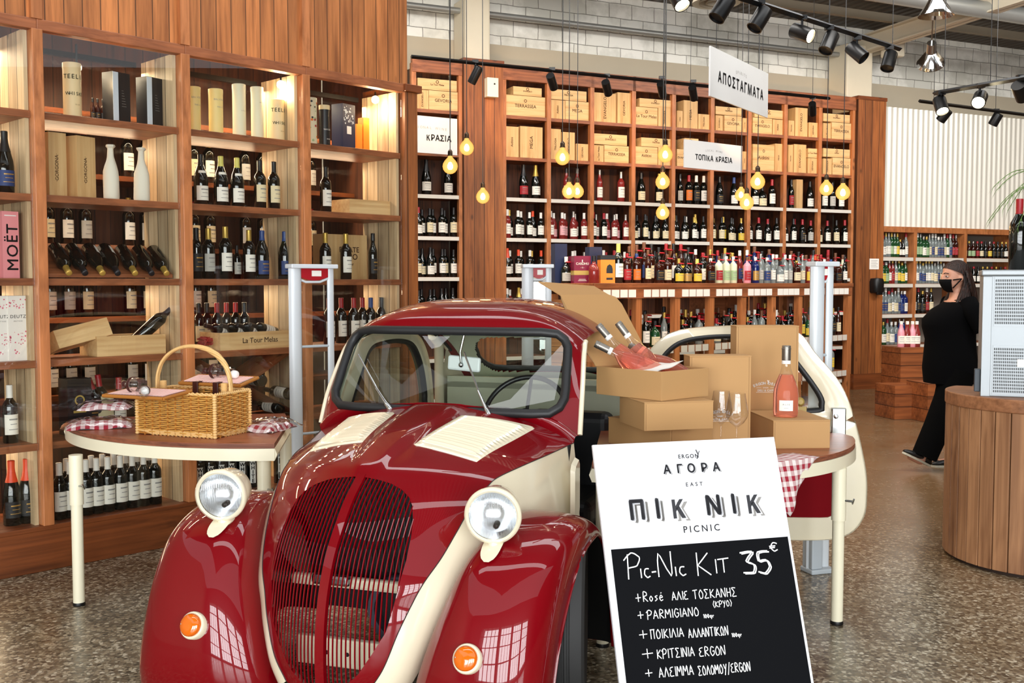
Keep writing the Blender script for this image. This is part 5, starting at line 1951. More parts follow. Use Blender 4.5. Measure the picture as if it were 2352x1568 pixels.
def kraft_upright(name, label, x0, x1, ytop, zbase, Y, rz, lx, lz):
    p = at(x0, 900, Y)
    q = at(x1, 900, Y)
    w_ = q[0] - p[0]
    zt = at((x0 + x1) / 2, ytop, Y)[2]
    t = thing(name, label, 'box', (p[0], Y, zbase), rz)
    h_ = zt - zbase
    m = MB()
    m.b3(0, w_, 0, 0.115, 0, h_ - 0.004, KRAFT)
    ergon_logo(m, 0.058, Matrix.Translation((w_ * lx, -0.0007, h_ * lz)) @ FRONT)
    m.build('tray', t, bevel=0.002)
    m = MB()
    m.b3(-0.002, w_ + 0.002, -0.002, 0.117, h_ - 0.005, h_, KRAFT)
    m.build('lid', t, bevel=0.001)
    m = MB()
    m.b3(0.008, 0.0095, -0.0006, 0, 0.0, h_ - 0.006, MATS['kraft_seam'])
    m.b3(w_ - 0.0095, w_ - 0.008, -0.0006, 0, 0.0, h_ - 0.006, MATS['kraft_seam'])
    m.build('side_seam', t)
    return t


kraft_upright('kraft_box', 'upright kraft gift box standing behind the two wine glasses', 1584, 1727, 817, ZR2, 4.62, R(4), 0.50, 0.37)
cC = at(1776, 1022, 4.56)
ZC = ZR2 + 0.125
kraft_closed('kraft_box', 'flat kraft box under the upright rose bottle', (cC[0], 4.56, ZR2), R(4), 0.255, 0.36, 0.125)
kraft_upright('kraft_box', 'tall upright kraft gift box standing behind the rose bottle', 1690, 1834, 748, ZR2, 5.00, R(2), 0.48, 0.46)
pr = at_z(1804, 956, ZC)
rose_bottle('clear rose wine bottle standing upright on the flat kraft box', (pr[0], pr[1], ZC), (0, 0, R(-12))).scale = (1.22, 1.22, 1.03)
GOB = pane_glass('wine_glass_clear', (0.99, 0.99, 0.99), 1.4, 0.01)


def wine_glass(label, px, Y):
    p = at(px, 1000, Y)
    t = thing('wine_glass', label, 'wine glass', (p[0], Y, ZR2), 0, 'wine glasses before the kraft boxes')
    m = MB()
    m.lathe([(0.0, 0.004), (0.034, 0.002), (0.036, 0.003), (0.02, 0.007), (0.006, 0.014)], GOB, 36)
    m.build('foot', t, smooth=60)
    m = MB()
    m.lathe([(0.006, 0.014), (0.0042, 0.03), (0.0042, 0.11), (0.009, 0.122)], GOB, 24)
    m.build('stem', t, smooth=60)
    m = MB()
    m.lathe([(0.0, 0.119), (0.009, 0.121), (0.03, 0.137), (0.044, 0.160), (0.0475, 0.180), (0.044, 0.21), (0.037, 0.245), (0.0352, 0.262), (0.0342, 0.262), (0.036, 0.245), (0.043, 0.21), (0.0462, 0.18), (0.043, 0.161), (0.029, 0.139), (0, 0.124)], GOB, 40)
    m.build('bowl', t, smooth=60)


wine_glass('empty wine glass before the upright kraft box, the one behind', 1656, 4.50)
wine_glass('empty wine glass before the upright kraft box, the nearer one', 1692, 4.40)
# gingham cloth hanging over the table edge
m = MB()
ce = [at_z(1700, 1030, ZR2 + 0.003), at_z(1785, 1030, ZR2 + 0.003), at_z(1850, 1034, ZR2 + 0.003), at_z(1884, 1033, ZR2 + 0.003)]
rim_a = np.linspace(R(-70), R(-51), 15)
edge_ = [(cr_[0] + 0.962 * math.cos(a_), cr_[1] + 0.962 * math.sin(a_)) for a_ in rim_a]
g, uvg = [], []
for i, (x, y) in enumerate(edge_):
    row, ur = [], []
    f_ = i / 14
    drop_ = 0.03 + 0.20 * (1 - abs(f_ - 0.42) / 0.58) ** 0.9 if abs(f_ - 0.42) < 0.58 else 0.03
    for j in range(13):
        if j < 4:
            s = (3 - j) / 3
            px_, py_ = x + (cr_[0] - x) * 0.14 * s, y + (cr_[1] - y) * 0.14 * s
            row.append((px_, py_, ZR2 + 0.004 + (0.002 * math.sin(i * 1.3))))
            ur.append((f_ * 0.36 + 0.04 * s, -0.17 * s))
        else:
            s = (j - 3) / 9
            wv = 0.010 * math.sin(i * 1.1) * s + 0.006 * s
            nx_, ny_ = (x - cr_[0]) / 0.962, (y - cr_[1]) / 0.962
            row.append((x + nx_ * wv - 0.10 * s * (f_ - 0.42), y + ny_ * wv, ZR2 + 0.003 - drop_ * s))
            ur.append((f_ * 0.36 - 0.06 * s, drop_ * s))
    g.append(row)
    uvg.append(ur)
m.grid(g, GINGR, uv=uvg)
o = m.build('gingham_cloth', smooth=60)
sl = o.modifiers.new('thickness', 'SOLIDIFY')
sl.thickness = 0.003
tag(o, 'red and white gingham cloth hanging in a point over the table rim', 'cloth')

# ------------------------------------------------------------------ menu board (leaning)
O_ = Vector(at(1361, 1021.5, 3.55))
ex = Vector((0.9626, 0.271, 0.0)).normalized()
up_ = Vector((-0.11, 0.3175, 0.941))
up_ = (up_ - ex * up_.dot(ex)).normalized()
dn = -up_
k_, _ = cam_ray(1778, 1005)
SWID = (k_ * O_.y - O_.x) / (ex.x - k_ * ex.y)
nn_ = ex.cross(up_).normalized()     # towards the viewer
bd = thing('menu_board', 'white and black chalk menu board leaning against the right table', 'menu board', tuple(O_))
TB = Matrix(((ex.x, -dn.x, nn_.x, 0), (ex.y, -dn.y, nn_.y, 0), (ex.z, -dn.z, nn_.z, 0), (0, 0, 0, 1)))
bd.matrix_world = Matrix.Translation(O_) @ TB
SLEN = -O_.z / (dn.z) - 0.005
WBOARD = plain('white_board', '#dfe0e4', 0.5)
BBOARD = plain('chalk_black', '#0d0e11', 0.9, **{'Specular IOR Level': 0.12})
INK2 = plain('sign_ink', '#2b2b30', 0.5)
INK3 = plain('sign_shadow_ink', '#8f8c88', 0.5)
CHALK = plain('chalk_white', '#f4f4f4', 0.7)
m = MB()
m.b3(0, SWID, -SLEN, 0, -0.012, 0, WBOARD)
m.build('panel', bd, bevel=0.001)
w0, yb = SWID, -0.372 * SWID / 0.62
m = MB()
bt = -0.5115 * SWID
m.b3(0.033 * SWID, 0.985 * SWID, -SLEN + 0.02, bt, 0.0002, 0.0012, BBOARD)
m.build('black_field', bd)
def sign_text(s, xf, yf, size, ink=INK2, bold=0.0, space=1.0, sh=None, sx=1.0, extra=None):
    m = MB()
    S = Matrix.Diagonal((sx, 1, 1, 1))
    for i, (ch, xx) in enumerate(s if isinstance(s, list) else [(s, xf)]):
        T = Matrix.Translation((xx * SWID, yf * SWID, 0.0012))
        if sh:
            m.text(ch, size * SWID, INK3, T @ Matrix.Translation((sh * SWID, -sh * 0.62 * SWID, -0.0006)) @ S, bold=bold, space=space)
            m.text(ch, size * SWID, WBOARD, T @ Matrix.Translation((sh * 0.42 * SWID, -sh * 0.26 * SWID, -0.0003)) @ S, bold=bold, space=space)
        m.text(ch, size * SWID, ink, T @ S, bold=bold, space=space)
    if extra:
        extra(m)
    return m.build('lettering', bd)


def figure(m):
    m.tube([(0.548 * SWID, -0.094 * SWID, 0.001), (0.557 * SWID, -0.072 * SWID, 0.001), (0.548 * SWID, -0.048 * SWID, 0.001)], 0.0022, INK2, 5)
    m.tube([(0.557 * SWID, -0.072 * SWID, 0.001), (0.566 * SWID, -0.055 * SWID, 0.001)], 0.0012, INK2, 5)


sign_text('ERGON', 0.503, -0.080, 0.028, bold=0.0003, space=1.3, extra=figure)
sign_text([('Α', 0.377), ('Γ', 0.446), ('Ο', 0.509), ('Ρ', 0.580), ('Α', 0.647)], 0, -0.143, 0.060, bold=0.0014, sh=0.006)
sign_text('EAST', 0.513, -0.222, 0.027, bold=0.0002, space=1.8)
sign_text([('Π', 0.191), ('Ι', 0.300), ('Κ', 0.411)], 0, -0.338, 0.129, bold=0.0032, sh=0.022, sx=0.95)
sign_text([('Ν', 0.601), ('Ι', 0.713), ('Κ', 0.822)], 0, -0.338, 0.129, bold=0.0032, sh=0.022, sx=0.95)
sign_text('PICNIC', 0.52, -0.443, 0.046, bold=0.0003, space=1.45)

# chalk hand: strokes on a unit cell, baseline 0, cap height 1
GLY = {
    'A': [[(0, 0), (.35, 1), (.7, 0)], [(.15, .35), (.6, .35)]], 'C': [[(.6, .8), (.35, 1), (.05, .6), (.1, .2), (.35, 0), (.65, .15)]], 'E': [[(.6, .95), (.2, .9), (.05, .7), (.3, .55), (.05, .35), (.1, .05), (.65, .05)]],
    'G': [[(.65, .85), (.3, 1), (.05, .5), (.3, 0), (.65, .2), (.65, .5), (.4, .48)]], 'I': [[(.1, 0), (.12, 1)]], 'K': [[(.05, 0), (.1, 1)], [(.65, .95), (.1, .45), (.7, 0)]],
    'M': [[(0, 0), (.1, 1), (.4, .4), (.7, 1), (.8, 0)]], 'N': [[(0, 0), (.08, 1), (.6, 0), (.68, 1.05)]], 'O': [[(.35, 1), (.05, .6), (.15, .05), (.5, .05), (.65, .5), (.35, 1)]],
    'P': [[(.05, -.05), (.12, 1)], [(-.1, .75), (.3, 1.05), (.7, .85), (.55, .5), (.1, .42)]], 'R': [[(.05, 0), (.1, 1), (.5, .95), (.55, .65), (.12, .5), (.65, 0)]], 'S': [[(.6, .9), (.25, 1), (.1, .75), (.5, .45), (.5, .1), (.05, .05)]],
    'T': [[(0, .95), (.75, 1.0)], [(.38, .97), (.35, 0)]], 'Y': [[(.05, 1), (.3, .5)], [(.65, 1), (.2, -.2)]], 'H': [[(.05, 0), (.08, 1)], [(.6, 0), (.62, 1)], [(.06, .5), (.6, .5)]],
    'Σ': [[(.65, .95), (.05, .98), (.4, .5), (.05, .03), (.7, .02)]], 'Λ': [[(0, 0), (.35, 1), (.7, 0)]], 'Π': [[(.1, 0), (.12, 1)], [(0, 1), (.75, 1)], [(.62, 1), (.62, 0)]],
    'Ω': [[(.0, .03), (.25, .05), (.08, .5), (.35, 1), (.65, .5), (.5, .05), (.75, .03)]], '-': [[(.1, .45), (.55, .47)]], '+': [[(.0, .5), (.8, .52)], [(.4, 1), (.4, .05)]],
    '(': [[(.4, 1.1), (.12, .5), (.4, -.1)]], ')': [[(.1, 1.1), (.38, .5), (.1, -.1)]], '/': [[(.0, -.2), (.5, 1.15)]], '0': [[(.25, .9), (.05, .45), (.25, 0), (.45, .45), (.25, .9)]],
    '1': [[(.1, .7), (.25, .95), (.25, 0)]], '3': [[(.05, .97), (.65, 1), (.3, .58), (.65, .4), (.6, .05), (.1, .05)]], '5': [[(.65, 1), (.15, .98), (.12, .58), (.5, .6), (.65, .3), (.4, 0), (.05, .08)]],
    '€': [[(.65, .85), (.35, 1), (.1, .5), (.35, 0), (.65, .15)], [(0, .6), (.5, .62)], [(0, .4), (.45, .42)]], 'i': [[(.12, 0), (.12, .6)]], 'c': [[(.5, .55), (.2, .55), (.08, .25), (.3, 0), (.58, .08)]],
    'g': [[(.5, .5), (.15, .5), (.1, .1), (.45, .15), (.5, .5), (.4, -.35)]], 'r': [[(.1, 0), (.1, .5), (.4, .45)]], 'o': [[(.3, .55), (.08, .3), (.25, 0), (.5, .25), (.3, .55)]], 's': [[(.5, .55), (.15, .45), (.45, .2), (.1, .0)]],
    'e': [[(.1, .3), (.5, .35), (.3, .58), (.08, .3), (.25, 0), (.55, .1)], [(.3, .75), (.4, .85)]], ' ': []}


def chalk(s, xf, yf, cap, pen, x1=None, slope=0.0):
    x = xf * SWID
    sc = cap * SWID
    nat = sum((max((p[0] for st in GLY[ch] for p in st), default=0.35) + 0.22) * sc * 0.8 for ch in s) - 0.22 * sc * 0.8
    hs = 1.0 if x1 is None else (x1 - xf) * SWID / nat
    for ch in s:
        for st in GLY[ch]:
            pts = []
            for i in range(len(st) - 1):
                for q in range(4):
                    p0, p1, p2, p3 = st[max(i - 1, 0)], st[i], st[i + 1], st[min(i + 2, len(st) - 1)]
                    w = q / 4
                    f_ = lambda k: .5 * (2 * p1[k] + (p2[k] - p0[k]) * w * .8 + (2 * p0[k] - 5 * p1[k] + 4 * p2[k] - p3[k]) * w * w * .8 + (3 * p1[k] - p0[k] - 3 * p2[k] + p3[k]) * w ** 3 * .8) if len(st) > 3 else p1[k] + (p2[k] - p1[k]) * w
                    pts.append((f_(0), f_(1)))
            pts.append(st[-1])
            m.tube([(x + a_ * sc * 0.8 * hs, yf * SWID + b_ * sc + slope * (x - xf * SWID), 0.0016) for a_, b_ in pts], 0.002, CHALK, 6, sq=(pen * SWID, 0.0006))
        wd = max((p[0] for st in GLY[ch] for p in st), default=0.35)
        x += (wd + 0.22) * sc * 0.8 * hs
    return x / SWID


m = MB()
chalk('P', 0.100, -0.652, 0.112, 0.0030, 0.172)
chalk('ic', 0.165, -0.656, 0.074, 0.0030, 0.218)
chalk('-', 0.222, -0.664, 0.07, 0.0034, 0.250)
chalk('N', 0.262, -0.658, 0.112, 0.0030, 0.336)
chalk('ic', 0.345, -0.660, 0.074, 0.0030, 0.405)
chalk('K', 0.462, -0.668, 0.112, 0.0030, 0.537)
chalk('I', 0.556, -0.663, 0.068, 0.0030, 0.570)
chalk('T', 0.580, -0.662, 0.068, 0.0030, 0.640)
m.build('chalk_lettering', bd)
m = MB()
for d_ in (0, 0.009):
    chalk('3', 0.700 + d_, -0.676 - d_ * 0.6, 0.105, 0.0036, 0.772 + d_)
    chalk('5', 0.787 + d_, -0.680 - d_ * 0.6, 0.106, 0.0036, 0.858 + d_)
chalk('€', 0.873, -0.578, 0.042, 0.0030, 0.917)
m.build('chalk_price', bd)
for i, (rows_) in enumerate(((('+', 0.128, -0.767, 0.040, 0.155), ('Rose', 0.166, -0.767, 0.045, 0.268), ('AΛIE', 0.315, -0.772, 0.040, 0.398), ('TOΣKANHΣ', 0.425, -0.775, 0.042, 0.655)),
                             (('+', 0.128, -0.845, 0.036, 0.158), ('PARMIGIANO', 0.176, -0.849, 0.040, 0.442)),
                             (('+', 0.124, -0.936, 0.040, 0.165), ('ΠOIKIΛIA', 0.180, -0.940, 0.042, 0.350), ('AΛΛANTIKΩN', 0.375, -0.952, 0.042, 0.583)),
                             (('+', 0.127, -1.027, 0.046, 0.182), ('KPITΣINIA', 0.202, -1.032, 0.042, 0.392), ('ERGON', 0.418, -1.042, 0.042, 0.553)),
                             (('+', 0.131, -1.108, 0.034, 0.167), ('AΛEIMMA', 0.200, -1.116, 0.044, 0.375), ('ΣOΛOMOY/ERGON', 0.400, -1.126, 0.042, 0.672)))):
    m = MB()
    chalk(rows_[0][0], rows_[0][1], rows_[0][2], rows_[0][3], 0.0022, rows_[0][4])
    m.build('chalk_plus_sign', bd)
    for s_, x0_, y0_, c_, x1_ in rows_[1:]:
        m = MB()
        chalk(s_, x0_, y0_, c_, 0.0022, x1_, -0.02)
        m.build('chalk_lettering', bd)
    if i in (0, 1, 2):
        m = MB()
        s_, x0_, y0_, c_, x1_ = (('(KPYO)', 0.522, -0.822, 0.028, 0.623), ('100gr', 0.464, -0.868, 0.020, 0.520), ('100gr', 0.599, -0.968, 0.020, 0.652))[i]
        chalk(s_, x0_, y0_, c_, 0.0019, x1_)
        m.build('chalk_lettering', bd)

# ------------------------------------------------------------------ security gates
GATEW = plain('gate_white', '#cfd5d9', 0.3)
GATEG = plain('gate_grey', '#b3bbc0', 0.4)
GATEP = pane_glass('gate_acrylic', (0.93, 0.95, 0.96), 1.49, 0.02)
REDL = plain('gate_red', '#a50f1d', 0.4)


def gate(label, base, rz, wd, h=1.585, bars=(0.62, 1.13), group='security gates'):
    t = thing('security_gate', label, 'security gate', base, rz, group)
    m = MB()
    m.tube([(0, 0, 0.02), (0, 0, h)], 0.03, GATEW, 12, sq=(0.027, 0.04))
    m.build('post', t, smooth=40)
    m = MB()
    m.tube([(wd, 0, 0.02), (wd, 0, h)], 0.02, GATEW, 12, sq=(0.011, 0.022))
    m.build('post', t, smooth=40)
    m = MB()
    m.b3(-0.04, wd + 0.03, -0.045, 0.045, h, h + 0.025, GATEW)
    m.build('top_bar', t, bevel=0.005)
    m = MB()
    m.prism([(0.03, h), (wd - 0.02, h), (wd - 0.02, h - 0.05)] + [(wd - 0.02 - (wd - 0.05) * i / 8, h - 0.05 - 0.02 * math.sin(math.pi * i / 8)) for i in range(1, 8)] + [(0.03, h - 0.05)], -0.01, 0.01, REDL, Matrix(((1, 0, 0, 0), (0, 0, 1, 0), (0, 1, 0, 0), (0, 0, 0, 1))))
    m.b3(wd * 0.45, wd * 0.72, -0.012, -0.0105, h - 0.045, h - 0.012, PAPER)
    m.build('red_plate', t)
    m = MB()
    m.tube([(0.02, 0, h - 0.06), (wd * 0.3, 0, h - 0.078), (wd * 0.7, 0, h - 0.078), (wd - 0.01, 0, h - 0.055)], 0.008, GATEW, 8)
    m.build('hanger', t, smooth=60)
    m = MB()
    m.b3(0.03, wd - 0.015, -0.003, 0.003, 0.06, h - 0.09, GATEP)
    m.build('acrylic_panel', t)
    for zz in bars:
        m = MB()
        m.tube([(0.0, 0, zz), (wd, 0, zz)], 0.008, GATEG, 8)
        m.build('cross_bar', t)
    m = MB()
    m.b3(-0.04, wd + 0.03, -0.055, 0.055, 0, 0.025, GATEG)
    m.b3(-0.034, 0.03, -0.045, 0.045, 0.025, 0.20, GATEG)
    m.build('base', t, bevel=0.006)
    return t


p = at(677, 650, 6.05)
gate('white security gate between the wicker table and the car', (p[0], 6.05, 0), R(38), 0.23)
p = at(1212, 650, 6.95)
gate('white security gate behind the car roof', (p[0], 6.95, 0), R(10), 0.14, 1.60)
p = at(1877, 650, 5.36)
gate('white security gate standing behind the open car door', (p[0], 5.36, 0), R(18), 0.075)

# ------------------------------------------------------------------ hanging signs
SIGNW = plain('sign_white', '#cccccb', 0.6)


ADV = {'Ι': 0.34, 'Α': 0.68, 'Ο': 0.76, 'Γ': 0.56, 'Μ': 0.86, 'Π': 0.74, 'Τ': 0.62, 'Σ': 0.62, 'Κ': 0.66, 'Ρ': 0.62, ' ': 0.42}


def hung_sign(label, tl, tr, bl, Ya, Yb, rows, wires=True):
    A, B = Vector(at(*tl, Ya)), Vector(at(*tr, Yb))
    zb = at(*bl, Ya)[2]
    d = B - A
    rz = math.atan2(d.y, d.x)
    w_ = math.hypot(d.x, d.y)
    ztop = (A.z + B.z) / 2
    h_ = ztop - zb
    t = thing('hanging_sign', label, 'sign', (A.x, A.y, ztop), rz)
    m = MB()
    m.b3(0, w_, 0, 0.012, -h_, 0, SIGNW)
    m.build('board', t)
    for s, xf, zf, size, bold, sp, arch in rows:
        m = MB()
        if arch:
            n_ = len(s)
            for i, ch in enumerate(s):
                q = i - (n_ - 1) / 2
                m.text(ch, size * h_, GREYINK, front(w_ * xf + q * size * h_ * 0.95, -0.002, -h_ * zf - 0.004 * q * q * h_ * arch), bold=bold)
        else:
            ad = [ADV.get(ch, 0.66) for ch in s]
            x_ = -sum(ad) / 2
            for ch, a_ in zip(s, ad):
                if ch != ' ':
                    m.text(ch, size * h_, INK, front(w_ * xf + (x_ + a_ / 2) * size * h_ * sp, -0.002, -h_ * zf) @ Matrix.Diagonal((0.92, 1, 1, 1)), bold=bold)
                x_ += a_
        m.build('lettering', t)
    if wires:
        for xx in (0.1, 0.9):
            m = MB()
            m.tube([(w_ * xx, 0.006, 0), (w_ * xx, 0.006, 5.15 - ztop)], 0.0025, BLACK, 5)
            m.build('wire', t)
    return t


hung_sign('tilted white hanging sign lettered for spirits in Greek capitals', (1632, 124), (1765, 152), (1630, 220), 7.6, 8.6, [('SPIRITS', 0.5, 0.28, 0.10, 0, 1, 0.6), ('ΑΠΟΣΤΑΓΜΑΤΑ', 0.51, 0.56, 0.30, 0.0035, 1.2, 0)])
hung_sign('white hanging sign lettered for local wine before the crates', (1572, 322), (1705, 333), (1571, 384), 12.0, 12.6, [('LOCAL WINE', 0.5, 0.30, 0.10, 0, 1, 0.3), ('ΤΟΠΙΚΑ ΚΡΑΣΙΑ', 0.5, 0.60, 0.265, 0.003, 0.97, 0)])
hung_sign('white hanging sign partly hidden by the corner post, ending in Greek capitals', (905, 264), (1050, 269), (905, 346), 11.2, 11.6, [('REGIONAL WINE', 0.52, 0.31, 0.10, 0, 1, 0.1), ('ΚΡΑΣΙΑ', 0.70, 0.58, 0.22, 0.003, 1.0, 0)])

# ------------------------------------------------------------------ bare bulb pendants
t = NT('amber_bulb')
fr = t.n('ShaderNodeLayerWeight')
fr.inputs[0].default_value = 0.35
em = t.n('ShaderNodeEmission')
t.l(t.mix(fr.outputs['Facing'], (1.0, 0.62, 0.18), (0.75, 0.30, 0.03)), em.inputs[0])
em.inputs[1].default_value = 1.3
tr_ = t.n('ShaderNodeBsdfTransparent')
tr_.inputs[0].default_value = (1, 0.9, 0.7, 1)
ms = t.n('ShaderNodeMixShader')
ms.inputs[0].default_value = 0.62
t.l(tr_.outputs[0], ms.inputs[1])
t.l(em.outputs[0], ms.inputs[2])
t.l(ms.outputs[0], t.out.inputs[0])
AMB = t.m
FIL = emit('filament', (1.0, 0.72, 0.32), 16.0)
BRONZE = plain('socket_bronze', '#3b2c1e', 0.35, 0.7)


def make_pendant():
    r = thing('pendant_bulb', 'x', 'pendant lamp')
    m = MB()
    m.lathe([(0, -0.06), (0.02, -0.0565), (0.04, -0.0447), (0.0545, -0.025), (0.06, 0.0), (0.056, 0.022), (0.043, 0.044), (0.028, 0.060), (0.018, 0.072), (0.0165, 0.085)], AMB, 24)
    m.build('globe', r, smooth=70)
    m = MB()
    m.lathe([(0, -0.027), (0.014, -0.024), (0.022, -0.010), (0.022, 0.008), (0.012, 0.03), (0, 0.036)], FIL, 12)
    m.build('filament', r, smooth=70)
    m = MB()
    m.lathe([(0, 0.13), (0.008, 0.13), (0.016, 0.12), (0.019, 0.115), (0.019, 0.09), (0.022, 0.088), (0.022, 0.08), (0, 0.08)], BRONZE, 16)
    m.build('socket', r, smooth=40)
    m = MB()
    m.tube([(0, 0, 0.128), (0, 0, 1.0)], 0.0035, BLACK, 5)
    m.build('cord', r)
    return r


PB = [(1034, 382, 17.5, 'big bulb before the sign by the corner post'), (1072, 340, 16.5, 'bulb beside the boarded pillar, higher one'), (1109, 452, 15.5, 'bulb hanging before the boarded pillar, lowest there'),
      (1292, 362, 17, 'bulb before the upright crates, second far bay'), (1307, 440, 16, 'bulb of the overlapping pair below the crates, nearer the pillar'), (1326, 440, 15, 'bulb of the overlapping pair below the crates, farther from the pillar'),
      (1528, 356, 17, 'topmost of three bulbs in a column before the fourth far bay'), (1522, 418, 16.5, 'middle of three bulbs in a column before the fourth far bay'), (1522, 489, 15.5, 'lowest of three bulbs in a column before the fourth far bay'),
      (1740, 418, 17, 'highest of three clustered bulbs beside the local wine sign'), (1702, 448, 14, 'farthest of three clustered bulbs below the local wine sign'), (1715, 466, 16, 'lowest of three clustered bulbs below the local wine sign'),
      (1898, 434, 15.5, 'bulb before the ninth far bay, first of the last pair'), (1936, 443, 16.5, 'bulb nearest the end pillar, second of the last pair')]
P0 = make_pendant()
for px, py, r_, lab in PB:
    Y = 0.06 * 2400 / r_
    p = at(px, py, Y)
    o = dup(P0, p, 0, 'glowing amber ' + lab, 'pendant lamp', 'amber bulb pendants')
    for ch in o.children:
        if ch.name.startswith('cord'):
            ch.data = ch.data.copy()
            for v in ch.data.vertices:
                if v.co.z > 0.5:
                    v.co.z = 5.18 - p[2]
    point_light('bulb_glow', (p[0], p[1] - 0.0, p[2] - 0.075), 4.0, (1.0, 0.62, 0.28), 0.05)
drop(P0)

# ------------------------------------------------------------------ track lights
LAMPON = emit('spot_lamp', (1.0, 0.86, 0.55), 22.0)


def track(label, p0, p1, w=0.035):
    m = MB()
    m.tube([p0, p1], w, BLACKM, 4, sq=(w * 0.7, w * 0.6))
    o = m.build('light_track')
    tag(o, label, 'light track')
    return o


def spotlight(label, px, py, Y, aim_, size=0.07, L=0.16, on=False, arm=0.10):
    """a cylinder head under a track; px, py: its middle"""
    c = Vector(at(px, py, Y))
    t = thing('track_spotlight', label, 'spotlight', tuple(c), 0, 'black track spotlights')
    q = Vector(aim_).normalized().to_track_quat('Z', 'Y').to_matrix().to_4x4()
    m = MB()
    r = size / 2 * 1.0
    m.lathe([(0, -L / 2), (r * 0.96, -L / 2), (r, -L / 2 + 0.006), (r, L / 2), (r * 0.88, L / 2), (r * 0.85, L / 2 - 0.025), (0, L / 2 - 0.03)], BLACKM, 24, q)
    m.build('lamp_head', t, smooth=40)
    m = MB()
    m.lathe([(0, L / 2 - 0.02), (r * 0.84, L / 2 - 0.012)], LAMPON if on else BLACK, 20, q)
    m.build('lens', t)
    m = MB()
    m.tube([(0, 0, 0.0), (0, 0, arm)], 0.009, BLACKM, 8)
    m.b3(-0.03, 0.03, -0.02, 0.02, arm - 0.01, arm + 0.02, BLACKM)
    m.build('stem', t)
    return t


A = Vector(at(945, 130, 9.7))
B = Vector(at(1905, 226, 12.2))
track('long black light track across the front of the far shelves', tuple(A), tuple(B), 0.03)
for i, px in enumerate((1092, 1268, 1394, 1520, 1592, 1866)):
    f_ = 0
    for it in range(30):
        f_ += (px - (1176 + 2400 * (A.x + (B.x - A.x) * f_) / (A.y + (B.y - A.y) * f_))) / 960 * 0.7
    P_ = A.lerp(B, f_)
    spotlight('black spotlight on the far shelf track, %s from the corner post' % ORD[i + 1], px, (172, 188, 202, 206, 214, 250)[i], P_.y, (0.25, 0.75, -0.55) if i != 0 else (-0.45, 0.3, -0.8), 0.085, 0.17, False, 0.12)
# warm light of those spots on the crates
for px, py in ((1000, 250), (1190, 262), (1400, 330), (1500, 330), (1690, 350), (1800, 300), (1920, 330)):
    f_ = 0
    for it in range(30):
        f_ += (min(max(px, 960), 1890) - (1176 + 2400 * (A.x + (B.x - A.x) * f_) / (A.y + (B.y - A.y) * f_))) / 960 * 0.7
    P_ = A.lerp(B, f_) + Vector((0, 0, -0.25))
    tg = FB.loc(tpx(FB, px, 0.0, py), 0.0, zpx(FB, px, py, 0.0))
    spot_light('track_spot_beam', tuple(P_), tg, 90, (1.0, 0.56, 0.22), 42, 1.0)
C1, C2 = Vector(at(1640, -25, 6.4)), Vector(at(2066, 112, 8.6))
track('black light track overhead carrying the row of seven spotlights', tuple(C1), tuple(C2), 0.035)
for i, (px, py, am, on) in enumerate(((1659, 20, (-0.5, -0.2, -0.8), False), (1745, 44, (-0.5, -0.2, -0.8), False), (1842, 76, (0.65, -0.62, -0.42), True), (1904, 98, (-0.4, -0.3, -0.8), False), (1968, 120, (0.5, -0.4, -0.6), False), (2042, 140, (-0.3, -0.3, -0.8), False))):
    f_ = (px - 1640) / (2066 - 1640)
    Y = 1 / ((1 - f_) / 6.4 + f_ / 8.6)
    spotlight('black spotlight on the overhead track, %s along it%s' % (ORD[i + 1], ', lit' if on else ''), px, py, Y, am, 0.105, 0.15, on, 0.10)
p = at(1557, 0, 6.2)
spotlight('lit spotlight cut by the top of the view beside the air diffuser', 1557, -6, 6.2, (0.3, -0.5, -0.8), 0.10, 0.14, True)
E1, E2 = Vector(at(2147, 214, 8.3)), Vector(at(2400, 170, 6.9))
track('short rising black light track above the corrugated wall', tuple(E1), tuple(E2), 0.03)
G1, G2 = Vector(at(2112, 232, 10.8)), Vector(at(2420, 272, 11.6))
track('black light track close before the corrugated wall', tuple(G1), tuple(G2), 0.03)
for lab, px, py, Y, am, on in (('lit spotlight at the near end of the rising track', 2161, 242, 8.2, (0.0, -0.55, -0.8), True), ('lit spotlight midway on the rising track', 2250, 228, 7.7, (-0.45, -0.7, -0.5), True),
                               ('dark spotlight on the rising track at the frame edge', 2345, 210, 7.2, (0.5, 0.5, -0.5), False),
                               ('dark spotlight on the wall track, under the lit pair', 2169, 265, 10.9, (-0.4, 0.5, -0.7), False), ('dark spotlight on the wall track, farther along', 2287, 274, 11.3, (-0.3, 0.4, -0.8), False)):
    spotlight(lab, px, py, Y, am, 0.10, 0.13, on, 0.09)
for a_, b_ in ((C1, C2), (E1, E2), (G1, G2), (A, B)):
    for f_ in (0.1, 0.55, 0.95):
        P_ = a_.lerp(b_, f_)
        m = MB()
        m.tube([tuple(P_), (P_.x, P_.y, 5.15)], 0.003, BLACK, 5)
        o = m.build('suspension_wire')
        tag(o, 'thin black wires holding up the light tracks', 'wire', 'track suspension wires')
